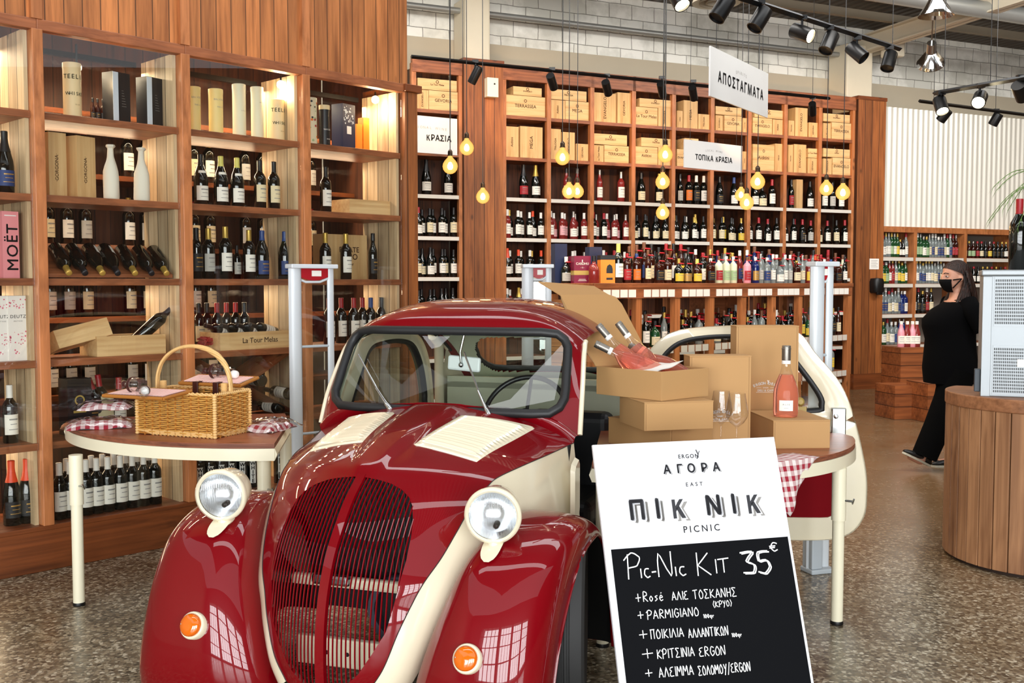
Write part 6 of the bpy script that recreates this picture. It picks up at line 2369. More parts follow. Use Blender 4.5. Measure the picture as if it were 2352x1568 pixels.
# round air diffuser, high-bay lamps, loudspeaker
o = thing('air_diffuser', 'round ceiling air diffuser beside the overhead spotlights', 'air diffuser', at(1645, 8, 8.5))
m = MB()
for q in range(3):
    m.lathe([(0.05 + 0.055 * q, 0.10), (0.08 + 0.055 * q, 0.0), (0.083 + 0.055 * q, 0.0), (0.055 + 0.055 * q, 0.1)], PURL, 28)
m.build('cone', o, smooth=40)
m = MB()
m.tube([(0, 0, 0.05), (0, 0, 1.4)], 0.10, GALV, 20)
m.build('duct', o, smooth=40)
for lab, px, py, Y, rot in (('silver bay lamp hanging under the roof above the short track', 2150, 20, 9.5, (0, 0, 0)), ('tilted silver floodlight fixed near the beam above the corrugated wall', 2138, 135, 12.0, (R(50), 0, R(-20)))):
    t_ = thing('bay_lamp', lab, 'lamp', at(px, py, Y))
    t_.rotation_euler = rot
    m = MB()
    m.lathe([(0.04, 0.1), (0.06, 0.09), (0.15, -0.06), (0.155, -0.065), (0.15, -0.055), (0.05, 0.08)], CHROME, 28)
    m.build('reflector', t_, smooth=50)
    m = MB()
    m.lathe([(0, 0.22), (0.05, 0.22), (0.055, 0.1), (0, 0.09)], STEEL, 20)
    m.build('gear_box', t_, smooth=40)
    m = MB()
    m.tube([(0, 0, 0.2), (0, 0, 0.9)], 0.008, STEEL, 6)
    m.build('rod', t_)
o = thing('wall_speaker', 'small cream loudspeaker bracketed beside the column above the end pillar', 'speaker', FB.loc(0.25, 0.0, 4.78), FB.rz)
m = MB()
m.b3(-0.12, 0.12, -0.24, 0.0, -0.13, 0.13, BEAM)
m.build('cabinet', o, bevel=0.03)
m = MB()
m.b3(-0.03, 0.03, 0.0, 0.5, -0.03, 0.03, BEAM)
m.build('bracket', o)
# ------------------------------------------------------------------ the little red and cream car
def car_paint(name, col, dark):
    t = NT(name)
    lw = t.n('ShaderNodeLayerWeight')
    lw.inputs[0].default_value = 0.5
    b = t.bsdf(lin(col), 0.4, 0.0, **{'Coat Weight': 0.85, 'Coat Roughness': 0.015, 'Specular IOR Level': 0.08})
    MATS[name] = t.m
    return t.m


RED = car_paint('ruby_paint', '#74000b', '#5c0510')
CRM = plain('ivory_paint', '#e6dcc0', 0.22, **{'Coat Weight': 0.8, 'Coat Roughness': 0.03})
RUB = plain('rubber', '#17181a', 0.5)
LINER = plain('wheelhouse_black', '#070707', 0.8)
INT = plain('interior_paint', '#b9bda6', 0.5)
SEAT = plain('seat_vinyl', '#10131a', 0.5)
TYRE = plain('tyre_rubber', '#262626', 0.75)
CGLASS = pane_glass('car_glass', (0.86, 0.90, 0.86), 1.5, 0.01)
AMBER = plain('amber_lens', '#ff7a08', 0.12, **{'Transmission Weight': 0.35, 'Coat Weight': 1.0})
t = NT('headlamp_lens')
tc = t.n('ShaderNodeTexCoord')
wv = t.n('ShaderNodeTexWave', wave_type='BANDS', bands_direction='X')
t.l(tc.outputs['Object'], wv.inputs[0])
wv.inputs['Scale'].default_value = 38
wv.inputs['Distortion'].default_value = 1.2
bp = t.n('ShaderNodeBump')
bp.inputs['Strength'].default_value = 0.5
bp.inputs['Distance'].default_value = 0.01
t.l(wv.outputs['Fac'], bp.inputs['Height'])
gl = t.n('ShaderNodeBsdfGlossy')
gl.inputs['Roughness'].default_value = 0.12
t.l(bp.outputs[0], gl.inputs['Normal'])
tr_ = t.n('ShaderNodeBsdfTransparent')
ms = t.n('ShaderNodeMixShader')
ms.inputs[0].default_value = 0.2
t.l(tr_.outputs[0], ms.inputs[1])
t.l(gl.outputs[0], ms.inputs[2])
t.l(ms.outputs[0], t.out.inputs[0])
LENS = t.m
REFL = plain('lamp_reflector', '#d9dde0', 0.24, 0.85)

CAR = thing('car', 'vintage ruby red and ivory two-seat car with round headlamps and its door open', 'car', (-0.296, 4.293, 0.0), R(-18.5))


def V(u, s, h):
    return (u, -s, h)


def cr_(pts, t_):
    n_ = len(pts)
    t_ = min(max(t_, 0.0), n_ - 1 - 1e-9)
    i = int(t_)
    w = t_ - i
    P = [np.array(pts[j] if 0 <= j < n_ else (2 * np.array(pts[0]) - np.array(pts[1]) if j < 0 else 2 * np.array(pts[-1]) - np.array(pts[-2])), float) for j in (i - 1, i, i + 1, i + 2)]
    a, b, c, d = P
    return .5 * ((2 * b) + (-a + c) * w + (2 * a - 5 * b + 4 * c - d) * w * w + (-a + 3 * b - 3 * c + d) * w ** 3)


SCn = [(-.0, .985), (-.03, 1.04), (-.085, 1.15), (-.145, 1.27), (-.165, 1.31), (-.20, 1.355), (-.28, 1.395), (-.45, 1.425), (-.75, 1.43), (-1.05, 1.40), (-1.3, 1.33), (-1.5, 1.22), (-1.75, 1.03), (-2.0, .78), (-2.2, .5), (-2.25, .3)]
SEd = [(.578, -.045, .89), (.572, -.09, 1.0), (.562, -.15, 1.10), (.55, -.21, 1.19), (.545, -.24, 1.22), (.54, -.27, 1.245), (.537, -.33, 1.265), (.535, -.5, 1.285), (.53, -.75, 1.285), (.525, -1.05, 1.26), (.52, -1.3, 1.17), (.515, -1.5, 1.04), (.51, -1.75, .86), (.50, -2.0, .62), (.48, -2.15, .4), (.47, -2.2, .28)]


def shell(t_, sg):
    C, E = cr_(SCn, t_), cr_(SEd, t_)
    p = float(np.interp(t_, [0, 4, 6, 8, 12], [7.0, 7.0, 4.0, 3.0, 3.0]))
    q = abs(sg) ** p
    return E[0] * sg, C[0] + (E[1] - C[0]) * q, C[1] + (E[2] - C[1]) * q



HC = [(0, 1.0), (.231, .968), (.45, .93), (.651, .87), (.728, .827), (.82, .76), (.906, .667), (.955, .60), (.992, .518), (1.012, .45), (1.027, .36), (1.03, .247), (1.02, .16)]
HB = [(.565, -.02, .865), (.515, .17, .845), (.47, .36, .83), (.425, .50, .81), (.41, .56, .79), (.385, .65, .74), (.36, .74, .66), (.335, .81, .59), (.30, .88, .52), (.27, .915, .45), (.24, .95, .37), (.2, .975, .26), (.15, .985, .18)]
HD = [(.585, -.02, .25), (.575, .17, .30), (.555, .33, .42), (.53, .42, .52), (.515, .46, .55), (.485, .52, .55), (.445, .60, .51), (.415, .66, .45), (.38, .73, .39), (.34, .78, .33), (.30, .83, .27), (.255, .87, .18), (.2, .9, .10)]


def hood_uv(tau, sg):
    C, B = cr_(HC, tau), cr_(HB, tau)
    q = abs(sg) ** 2.2
    s = C[0] + (B[1] - C[0]) * q
    h = C[1] + (B[2] - C[1]) * q
    u = B[0] * sg
    # the raised spine down the middle of the bonnet, and the crease along each side
    if tau < 4.2:
        w_ = 0.10 - 0.016 * tau
        x_ = min(max((w_ + 0.02 - abs(u)) / 0.03, 0.0), 1.0)
        h += 0.014 * x_ * x_ * (3 - 2 * x_) * min(1.0, (4.2 - tau) / 1.6) * min(1.0, tau / 0.4 + 0.3)
    return u, s, h


def hood_at(tau, u):
    return hood_uv(tau, u / cr_(HB, tau)[0])


GRL = [(.826, .02), (.823, .07), (.815, .12), (.80, .165), (.78, .198), (.755, .218), (.71, .234), (.66, .241), (.6, .243), (.5, .233), (.37, .208), (.30, .168), (.235, .125), (.19, .07), (.165, .0)]


def grille_w(h):
    if h >= GRL[0][0] or h <= GRL[-1][0]:
        return 0.0
    for (h0, w0), (h1, w1) in zip(GRL, GRL[1:]):
        if h1 <= h <= h0:
            return w0 + (w1 - w0) * (h0 - h) / (h0 - h1)
    return 0.0


taus = list(np.linspace(0, 3.8, 60)) + list(np.linspace(3.84, 5.2, 60)) + list(np.linspace(5.24, 12, 80))
m = MB()
for sgn in (1, -1):
    rows = []
    for tau in taus:
        C, B = cr_(HC, tau), cr_(HB, tau)
        g0 = min(grille_w(C[1]) / B[0], 0.97)
        rows.append([V(*hood_uv(tau, sgn * (g0 + (1 - g0) * j / 26))) for j in range(27)])
    m.grid(rows, RED, flip=sgn < 0)
# scuttle between the bonnet and the foot of the windscreen frame
rows = []
for q in np.linspace(0, 1, 8):
    row = []
    for k in range(81):
        x_ = -1 + k / 40
        a_, b_ = np.array(shell(0.0, x_)), np.array(hood_uv(0.0, x_))
        bul = 0.012 * math.sin(math.pi * q)
        p = a_ * (1 - q) + b_ * q
        row.append(V(p[0], p[1] + bul, p[2] + bul))
    rows.append(row)
m.grid(rows, RED)
hood = m.build('bonnet', CAR, smooth=45, weld=True)
# inner lip of the grille opening
m = MB()
for sgn in (1, -1):
    rows = []
    for tau in taus:
        C, B = cr_(HC, tau), cr_(HB, tau)
        g0 = grille_w(C[1])
        if g0 > 0:
            u, s, h = hood_uv(tau, sgn * g0 / B[0])
            rows.append([V(u, s, h), V(u * 0.99, s - 0.02, h)])
    m.grid(rows, RED)
m.build('grille_lip', CAR, smooth=60)


def tau_range(u):
    ts = [t_ for t_ in np.linspace(3.85, 12, 260) if grille_w(cr_(HC, t_)[1]) >= abs(u) - 0.001]
    return (ts[0], ts[-1]) if len(ts) > 3 else None


m = MB()
for sgn in (1, -1):
    for k in range(15):
        u = sgn * (0.030 + 0.0145 * k)
        rg = tau_range(u)
        if not rg:
            continue
        pts = []
        for t_ in np.linspace(rg[0], rg[1], 34):
            a_, s, h = hood_at(t_, u)
            pts.append(V(a_, s - 0.004, h))
        m.tube(pts, 0.003, RED, 6, sq=(0.0027, 0.0042))
m.build('grille', CAR, smooth=60)
m = MB()
rows = []
for t_ in np.linspace(3.86, 11.9, 60):
    row = []
    for u in (-0.019, -0.016, 0.0, 0.016, 0.019):
        _, s, h = hood_at(t_, u)
        row.append(V(u, s + (0.004 if abs(u) < 0.017 else -0.012), h))
    rows.append(row)
m.grid(rows, RED)
m.build('centre_bar', CAR, smooth=50)

# what shows behind the grille
m = MB()
m.b3(-0.24, 0.24, -0.62, -0.56, 0.47, 0.80, BLACKM)
for q in range(22):
    m.b3(-0.235 + q * 0.022, -0.23 + q * 0.022, -0.625, -0.62, 0.47, 0.80, BLACK)
m.build('radiator', CAR)
m = MB()
m.b3(-0.30, 0.30, -0.70, -0.66, 0.415, 0.455, CRM)
m.b3(-0.20, -0.05, -0.73, -0.70, 0.43, 0.47, STEEL)
m.build('cross_tube', CAR, bevel=0.012)
m = MB()
m.b3(-0.22, 0.22, -0.80, -0.77, 0.17, 0.27, CRM)
for x_ in (-0.1, -0.02, 0.09):
    m.lathe([(0, 0), (0.008, 0)], BLACK, 10, front(x_, -0.8005, 0.22))
m.build('cross_member', CAR, bevel=0.006)
m = MB()
m.lathe([(0.10, -0.03), (0.125, -0.03), (0.13, 0), (0.125, 0.03), (0.10, 0.03), (0.10, -0.03)], plain('drive_rubber', '#3a3f4a', 0.6), 28, Matrix.Translation((0.10, -0.60, 0.33)) @ FRONT)
m.lathe([(0, -0.02), (0.1, -0.02)], BLACK, 24, Matrix.Translation((0.10, -0.60, 0.33)) @ FRONT)
m.build('fan_pulley', CAR, smooth=40)
m = MB()
m.b3(-0.30, 0.30, -0.55, 0.02, 0.30, 0.70, LINER)
m.build('engine_bay', CAR)

# ivory sides of the nose and scuttle
m = MB()
for sgn in (1, -1):
    rows = []
    for t_ in np.linspace(0, 12, 90):
        B, D = cr_(HB, t_), cr_(HD, t_)
        row = []
        for j in range(9):
            q = j / 8
            bul = 0.022 * math.sin(math.pi * q)
            p = B * (1 - q) + D * q
            row.append(V(sgn * (p[0] + bul * 0.7), p[1] + bul * 0.7 * min(1, t_ / 5), p[2]))
        rows.append(row)
    m.grid(rows, CRM, flip=sgn < 0)
m.build('nose_side', CAR, smooth=60)
# bead between bonnet and side, and the pressed side vent
for sgn in (1, -1):
    m = MB()
    m.tube([V(sgn * (cr_(HB, t_)[0] + 0.001), cr_(HB, t_)[1], cr_(HB, t_)[2]) for t_ in np.linspace(0, 12, 80)], 0.0016, RUB, 5)
    m.build('bonnet_seam', CAR, smooth=60)
m = MB()
pts = [(0.035, 0.62), (0.035, 0.80), (0.05, 0.82), (0.10, 0.80), (0.115, 0.78), (0.115, 0.55), (0.10, 0.53), (0.05, 0.56)]
g0 = [V(0.588, s, h) for s, h in pts]
g1 = [V(0.606, s * 0.9 + 0.007, 0.68 + (h - 0.68) * 0.93) for s, h in pts]
m.add(g0 + g1, [(i, (i + 1) % 8, 8 + (i + 1) % 8, 8 + i) for i in range(8)] + [tuple(range(8, 16))], CRM)
m.build('side_vent', CAR, smooth=25)

# wings
FK = [(.99, .02), (1.015, .16), (.995, .31), (.945, .47), (.855, .605), (.71, .675), (.54, .70), (.38, .675), (.24, .60), (.13, .49), (.05, .35), (.0, .20), (-.015, .08)]
FLP = [(.84, .02), (.83, .14), (.79, .29), (.73, .41), (.65, .51), (.55, .575), (.43, .60), (.32, .585), (.22, .52), (.145, .41), (.085, .29), (.05, .17), (.035, .08)]
FN = [(.24, .82, .02), (.265, .83, .16), (.30, .80, .29), (.345, .74, .41), (.39, .66, .51), (.43, .57, .565), (.46, .46, .585), (.48, .35, .57), (.50, .24, .50), (.52, .15, .40), (.54, .08, .28), (.55, .04, .16), (.555, .02, .08)]
KU = [.51, .51, .51, .515, .525, .54, .55, .56, .57, .58, .59, .60, .60]
LU = [.76, .765, .765, .765, .765, .762, .758, .75, .748, .745, .742, .74, .74]


def wing_pt(t_, q, sgn):
    """q from -1 (inner edge) over 0 (crown) to 1 (outer lip)"""
    K = cr_(FK, t_)
    ku = float(np.interp(t_, range(13), KU)) - 0.012 * sgn * max(0.0, 1 - t_ / 6)
    if q >= 0:
        E, eu = cr_(FLP, t_), float(np.interp(t_, range(13), LU)) - (0.030 * sgn + (0.022 if sgn > 0 else 0.0)) * max(0.0, 1 - t_ / 6)
    else:
        N = cr_(FN, t_)
        E, eu = N[1:], N[0]
    a_ = abs(q) * math.pi / 2
    e = 2 / 3.0 if q > 0 else 2 / 2.5
    sn, cs = math.sin(a_) ** e, math.cos(a_) ** e
    return V(sgn * (ku + (eu - ku) * sn), E[0] + (K[0] - E[0]) * cs, E[1] + (K[1] - E[1]) * cs)


qs = [-1 + 0.05 * i for i in range(41)]
for sgn in (1, -1):
    rows = [[wing_pt(t_, q, sgn) for q in qs] for t_ in np.linspace(0, 12, 90)]
    m = MB()
    m.grid(rows, RED, flip=sgn > 0)
    w = m.build('wing', CAR, smooth=60)
    w['label'] = 'ruby front wing on the %s' % ('table side' if sgn < 0 else 'menu board side')
    m = MB()
    rows2 = []
    for t_ in np.linspace(0.3, 12, 60):
        K = cr_(FK, t_)
        rows2.append([(p[0], p[1] + 0.0, p[2]) for p in [tuple(0.965 * np.array(wing_pt(t_, q, sgn)) + 0.035 * np.array(V(sgn * 0.52, 0.44, 0.28))) for q in [-0.95 + 0.1 * i for i in range(20)]]])
    m.grid(rows2, LINER, flip=sgn < 0)
    m.build('wheelhouse', w, smooth=60)
    m = MB()
    m.tube([wing_pt(t_, 1.0, sgn) for t_ in np.linspace(0, 12, 70)], 0.006, RED, 6)
    m.build('wing_lip', w, smooth=60)
    m = MB()
    m.tube([wing_pt(t_, -1.0, sgn) for t_ in np.linspace(1.0, 8.0, 50)], 0.007, RUB, 6)
    m.build('welt', w, smooth=60)

# wheels
for s, hidden in ((0.42, False), (-1.75, True)):
    for sgn in (1, -1):
        m = MB()
        T_ = Matrix.Translation(V(sgn * (0.63 if hidden else 0.668), s, 0.315)) @ Matrix.Rotation(R(0 if hidden else 13), 4, 'Z') @ Matrix.Rotation(R(90), 4, 'Y')
        m.lathe([(0.20, -0.045), (0.235, -0.06), (0.285, -0.062), (0.305, -0.052), (0.313, -0.03), (0.315, -0.014), (0.309, -0.012), (0.309, -0.006), (0.315, -0.004), (0.315, 0.004), (0.309, 0.006), (0.309, 0.012), (0.315, 0.014), (0.313, 0.03), (0.305, 0.052), (0.285, 0.062), (0.235, 0.06), (0.20, 0.045)], TYRE, 64, T_)
        wl = m.build('wheel', CAR, smooth=35)
        m = MB()
        m.lathe([(0.205, -0.045), (0.18, -0.02), (0.18, 0.02), (0.205, 0.045)], CRM, 40, T_)
        m.lathe([(0.185, 0.0), (0.12, 0.03 * sgn), (0.06, 0.028 * sgn), (0.055, 0.05 * sgn), (0, 0.055 * sgn)], CRM, 40, T_)
        m.build('rim', wl, smooth=40)

# headlamps
for sgn in (1, -1):
    c = V(sgn * 0.515, 0.80, 0.745)
    hl = MB()
    tilt = Matrix.Rotation(R(4), 4, 'X')
    T_ = Matrix.Translation(c) @ Matrix.Rotation(R(11), 4, 'Z') @ Matrix.Rotation(R(90), 4, 'X') @ tilt @ Matrix.Scale(1.07, 4)
    r = 0.0855
    hl.lathe([(0, -0.15), (0.02, -0.148), (0.05, -0.125), (0.072, -0.085), (0.080, -0.03), (0.081, 0.0)], CRM, 40, T_)
    h_ = hl.build('headlamp', CAR, smooth=60)
    h_['label'] = 'ivory round headlamp on the %s wing' % ('table side' if sgn < 0 else 'menu board side')
    m = MB()
    m.lathe([(0.079, -0.012), (0.086, -0.01), (0.089, 0.004), (0.087, 0.014), (0.080, 0.018), (0.074, 0.012)], CRM, 48, T_)
    m.build('rim', h_, smooth=60)
    m = MB()
    m.lathe([(0.075, 0.011), (0.07, 0.017), (0.05, 0.024), (0.025, 0.028), (0, 0.029)], LENS, 40, T_)
    m.build('lens', h_, smooth=80)
    m = MB()
    m.lathe([(0.075, 0.004), (0.06, -0.03), (0.035, -0.055), (0.012, -0.062), (0, -0.062)], REFL, 36, T_)
    m.lathe([(0, 0.002), (0.009, 0.0), (0.010, -0.03), (0, -0.03)], BLACKM, 14, T_ @ Matrix.Translation((0.008, -0.035, 0)))
    m.build('reflector', h_, smooth=80)
    m = MB()
    K = wing_pt(4.25, (0.515 - 0.53) / 0.2, sgn)
    top = Vector(c) + Vector((0, 0.03, -0.078))
    foot = Vector((c[0], c[1] + 0.02, 0.622))
    rows = []
    for f_ in np.linspace(0, 1, 8):
        p = top.lerp(foot, float(f_))
        wx, wy = 0.030 - 0.004 * f_, 0.040 - 0.004 * f_
        rows.append([(p.x + wx * math.cos(a_), p.y + wy * math.sin(a_), p.z) for a_ in np.linspace(0, 2 * math.pi, 18, endpoint=False)])
    m.grid(rows, CRM, closed_v=True)
    # tongue of the bracket lying on the wing
    rows = []
    for f_ in np.linspace(0, 1, 8):
        t_ = 4.5 - 0.55 * f_
        ww = 0.034 * math.sqrt(max(0.0, 1 - (f_ * 0.98) ** 3))
        row = []
        for g_ in (-1, -0.5, 0, 0.5, 1):
            u_ = 0.515 + ww * g_
            p = Vector(wing_pt(t_, -0.05 + (u_ - 0.52) / 0.35, sgn))
            p.x = sgn * u_
            row.append((p.x, p.y - 0.008, p.z + 0.008))
        rows.append(row)
    m.grid(rows, CRM)
    m.build('bracket', h_, smooth=60)
    m = MB()
    m.ball((c[0], c[1] - 0.052, 0.612), (0.007, 0.005, 0.007), STEEL, 10, 6)
    m.build('bolt', h_, smooth=60)
    # indicators
    ci = Vector(V(sgn * 0.50, 1.0, 0.335))
    T_ = Matrix.Translation(ci) @ Matrix.Rotation(R(68), 4, 'X')
    m = MB()
    m.lathe([(0.0, -0.03), (0.046, -0.03), (0.047, 0.006), (0.044, 0.010), (0, 0.010)], CRM, 30, T_)
    ind = m.build('indicator', CAR, smooth=50)
    m = MB()
    m.lathe([(0.038, 0.010), (0.038, 0.020), (0.033, 0.028), (0.015, 0.031), (0, 0.0315)], AMBER, 30, T_)
    m.build('amber_lens', ind, smooth=50)
    for x_ in (-0.03, 0.03):
        m = MB()
        m.ball((x_, 0, 0.026), (0.004, 0.004, 0.003), CHROME, 8, 5, T_)
        m.build('screw', ind, smooth=60)

# bonnet louvre panels
for sgn in (1, -1):
    m = MB()
    cor = {(0, 0): (0.62, 0.135), (0, 1): (0.16, 0.425), (1, 1): (2.47, 0.345), (1, 0): (2.28, 0.098)}

    def q_(a_, b_, off=0.0):
        ta = (1 - a_) * ((1 - b_) * 0.62 + b_ * 0.16) + a_ * ((1 - b_) * 2.28 + b_ * 2.47)
        ua = (1 - a_) * ((1 - b_) * 0.135 + b_ * 0.425) + a_ * ((1 - b_) * 0.098 + b_ * 0.345)
        u, s, h = hood_at(ta, ua)
        return V(sgn * u, s, h + off)
    na, nb = 80, 20
    rows = []
    for i in range(na + 1):
        a_ = i / na
        row = []
        for j in range(nb + 1):
            b_ = j / nb
            edge = min(a_, 1 - a_, 0.0 + b_ * 1.0, 1 - b_)
            inn = min(1.0, max(0.0, (min(a_ * 1.2, (1 - a_) * 1.2, b_, 1 - b_) - 0.07) / 0.05))
            saw = (a_ * 18) % 1.0
            off = 0.004 + (0.010 * inn * (1 - saw) + 0.002)
            if edge <= 0:
                off = -0.004
            row.append(q_(a_, b_, off))
        rows.append(row)
    m.grid(rows, CRM, flip=sgn < 0)
    m.build('louvre_panel', CAR, smooth=50)

# cabin shell: windscreen frame, pillars, roof
def rr_inside(u, h, u0, h0, hw_b, hw_t, hh, rad):
    """rounded trapezoid in the (u, h) plane"""
    f_ = (h - (h0 - hh)) / (2 * hh)
    hw = hw_b + (hw_t - hw_b) * f_
    dx, dy = abs(u - u0) - (hw - rad), abs(h - h0) - (hh - rad)
    return math.hypot(max(dx, 0), max(dy, 0)) + min(max(dx, dy), 0) < rad


WS = (0.0, 1.137, 0.522, 0.492, 0.160, 0.075)    # windscreen opening
RW = (0.0, 1.115, 0.42, 0.40, 0.105, 0.09)       # rear window
tw = list(np.linspace(0, 4.2, 90)) + list(np.linspace(4.25, 9.0, 60)) + list(np.linspace(9.05, 12.5, 60)) + list(np.linspace(12.6, 15, 16))
sg_ = np.linspace(-1, 1, 161)
rows = [[shell(t_, q) for q in sg_] for t_ in tw]


def shell_mask(i, j):
    a_, b_ = rows[i][j], rows[i + 1][j + 1]
    u, h = (a_[0] + b_[0]) / 2, (a_[2] + b_[2]) / 2
    if tw[i] < 5:
        return not rr_inside(u, h, *WS)
    if tw[i] > 9:
        return not rr_inside(u, h, *RW)
    return True


m = MB()
m.grid([[V(*p) for p in r] for r in rows], RED, mask=shell_mask)
m.build('roof_shell', CAR, smooth=60)
# pale lining just inside
m = MB()
m.grid([[V(p[0] * 0.965, p[1] + (0.02 if tw[i] > 9 else -0.012), p[2] - 0.018) for p in r] for i, r in enumerate(rows) if True], INT, mask=lambda i, j: shell_mask(i, j) and 4 < j < 156, flip=True)
m.build('lining', CAR, smooth=60)


def outline(spec, n_=96, grow=0.0):
    u0, h0, hb, ht, hh, rad = spec
    pts = []
    for k in range(n_):
        a_ = 2 * math.pi * k / n_
        lo, hi = 0.0, 1.2
        for _ in range(24):
            md = (lo + hi) / 2
            if rr_inside(u0 + md * math.cos(a_), h0 + md * math.sin(a_), u0, h0, hb + grow, ht + grow, hh + grow, rad + grow):
                lo = md
            else:
                hi = md
        pts.append((u0 + lo * math.cos(a_), h0 + lo * math.sin(a_)))
    return pts


def on_shell(u, h, front_=True):
    """s of the shell at lateral u and height h"""
    best = None
    rng = np.linspace(0, 4.9, 50) if front_ else np.linspace(9.0, 13.5, 50)
    for t_ in rng:
        E = cr_(SEd, t_)
        p = shell(t_, max(-1, min(1, u / E[0])))
        d = abs(p[2] - h)
        if best is None or d < best[0]:
            best = (d, p[1])
    return best[1]


for nm, spec, fr_, rad in (('windscreen_gasket', WS, True, 0.019), ('rear_window_gasket', RW, False, 0.017)):
    m = MB()
    pts = [V(u, on_shell(u, h, fr_) + (0.006 if fr_ else -0.004), h) for u, h in outline(spec)]
    m.tube(pts, rad, RUB, 10, closed=True)
    m.build(nm, CAR, smooth=80)
m = MB()
pw = [V(u, on_shell(u, h, True), h) for u, h in outline(WS, 96, 0.005)]
m.add(pw, [tuple(range(96))], CGLASS)
m.build('windscreen', CAR)
m = MB()
pw = [V(u, on_shell(u, h, False), h) for u, h in outline(RW, 96, 0.005)]
cc = V(0, on_shell(0, 1.115, False), 1.115)
m.add(pw + [cc], [(i, (i + 1) % 96, 96) for i in range(96)], CGLASS)
m.build('rear_window', CAR, smooth=80)

# wipers
for px_, tip_ in (((-0.20, 0.965), (-0.43, 1.19)), ((0.235, 0.955), (0.065, 1.21))):
    a_ = Vector(V(px_[0], on_shell(px_[0], 0.99) + 0.03, px_[1]))
    b_ = Vector(V(tip_[0], on_shell(tip_[0], tip_[1]) + 0.012, tip_[1]))
    md = a_.lerp(b_, 0.42) + Vector((0, -0.022, 0.0))
    m = MB()
    m.tube([a_ + Vector((0, 0, -0.005)), a_.lerp(md, 0.18) + Vector((0, -0.012, 0)), a_.lerp(md, 0.35) + Vector((0, -0.012, 0))], [0.011, 0.012, 0.009], CHROME, 8)
    m.tube([a_.lerp(md, 0.3) + Vector((0, -0.012, 0)), md], [0.008, 0.005], CHROME, 8)
    wp = m.build('wiper', CAR, smooth=50)
    m = MB()
    m.tube([md - (md - a_) * 0.1, b_], 0.0045, STEEL, 6)
    m.build('wiper_blade', wp)
    m = MB()
    m.lathe([(0, 0), (0.016, 0), (0.015, 0.012), (0, 0.02)], CHROME, 16, Matrix.Translation(a_ + Vector((0, 0.02, -0.02))) @ Matrix.Rotation(R(50), 4, 'X'))
    m.build('pivot', wp, smooth=50)

# mirror, wheel, dash, seats
m = MB()
c = Vector(V(0.03, -0.20, 1.155))
m.b3(-0.075, 0.075, -0.012, 0.008, -0.032, 0.032, plain('mirror_back', '#dde3e6', 0.25), Matrix.Translation(c) @ Matrix.Rotation(R(4), 4, 'Y'))
mir = m.build('rear_view_mirror', CAR, bevel=0.012)
m = MB()
m.tube([c + Vector((-0.01, -0.012, 0.0)), c + Vector((-0.012, -0.02, 0.05)), c + Vector((0.005, -0.01, 0.135))], 0.006, STEEL, 8)
m.ball(c + Vector((-0.01, -0.014, -0.004)), 0.012, STEEL, 10, 8)
m.build('mirror_stalk', mir, smooth=60)
m = MB()
sc = Vector(V(0.27, -0.30, 0.93))
T_ = Matrix.Translation(sc) @ Matrix.Rotation(R(58), 4, 'X')
m.tube([T_ @ Vector((0.185 * math.cos(a_), 0.185 * math.sin(a_), 0)) for a_ in np.linspace(0, 2 * math.pi, 48, endpoint=False)], 0.011, BLACKB, 10, closed=True)
sw = m.build('steering_wheel', CAR, smooth=80)
m = MB()
for a_ in (90, 210, 330):
    m.tube([T_ @ Vector((0, 0, -0.02)), T_ @ Vector((0.18 * math.cos(R(a_)), 0.18 * math.sin(R(a_)), 0))], 0.008, BLACKB, 6)
m.lathe([(0, 0.01), (0.035, 0.0), (0.03, -0.03), (0.02, -0.25), (0, -0.25)], BLACKB, 16, T_)
m.build('spokes', sw, smooth=50)
m = MB()
m.b3(-0.50, 0.50, 0.06, 0.12, 0.70, 0.91, INT)
m.b3(-0.47, 0.47, 0.02, 0.12, 0.915, 0.935, BLACKB)
m.build('dashboard', CAR, bevel=0.015)
for x_ in (-0.26, 0.26):
    m = MB()
    m.b3(x_ - 0.22, x_ + 0.22, 0.62, 1.08, 0.36, 0.50, SEAT)
    m.b3(x_ - 0.22, x_ + 0.22, 1.02, 1.16, 0.44, 0.86, SEAT)
    m.build('seat', CAR, bevel=0.05, seg=4)
m = MB()
m.b3(-0.53, 0.53, -0.02, 2.1, 0.24, 0.27, LINER)
m.b3(-0.56, 0.56, -0.03, 0.0, 0.25, 0.86, LINER)
m.build('floor_pan', CAR)
m = MB()
m.b3(-0.52, 0.52, 1.36, 1.39, 0.27, 0.99, INT)
m.b3(-0.52, 0.52, 1.36, 1.72, 0.93, 0.96, INT)
m.build('rear_bulkhead', CAR)
# ivory rear quarter behind the doors, both sides, and sills
for sgn in (1, -1):
    m = MB()
    rw = []
    for t_ in np.linspace(10.2, 15, 24):
        E = cr_(SEd, t_)
        rw.append([V(sgn * (E[0] + 0.03 * math.sin(math.pi * q) + 0.04 * q), E[1], E[2] + (0.25 - E[2]) * q) for q in np.linspace(0, 1, 8)])
    m.grid(rw, CRM, flip=sgn > 0)
    m.build('rear_quarter', CAR, smooth=60)
    m = MB()
    m.b3(sgn * 0.50, sgn * 0.60, 0.02, 1.40, 0.23, 0.30, CRM)
    m.build('sill', CAR, bevel=0.015)
    m = MB()
    pts = [V(sgn * (cr_(SEd, t_)[0] + 0.004), cr_(SEd, t_)[1] - 0.005, cr_(SEd, t_)[2] + 0.003) for t_ in np.linspace(0, 5.3 if sgn > 0 else 10.3, 60)]
    m.tube(pts, 0.011, CRM, 8)
    m.build('gutter', CAR, smooth=60)
    m = MB()
    pts = [V(sgn * (cr_(SEd, t_)[0] - 0.012), cr_(SEd, t_)[1] - 0.02, cr_(SEd, t_)[2] - 0.006) for t_ in np.linspace(1.2, 5.3 if sgn > 0 else 10.3, 60)]
    m.tube(pts, 0.008, RUB, 6)
    m.build('door_seal', CAR, smooth=60)


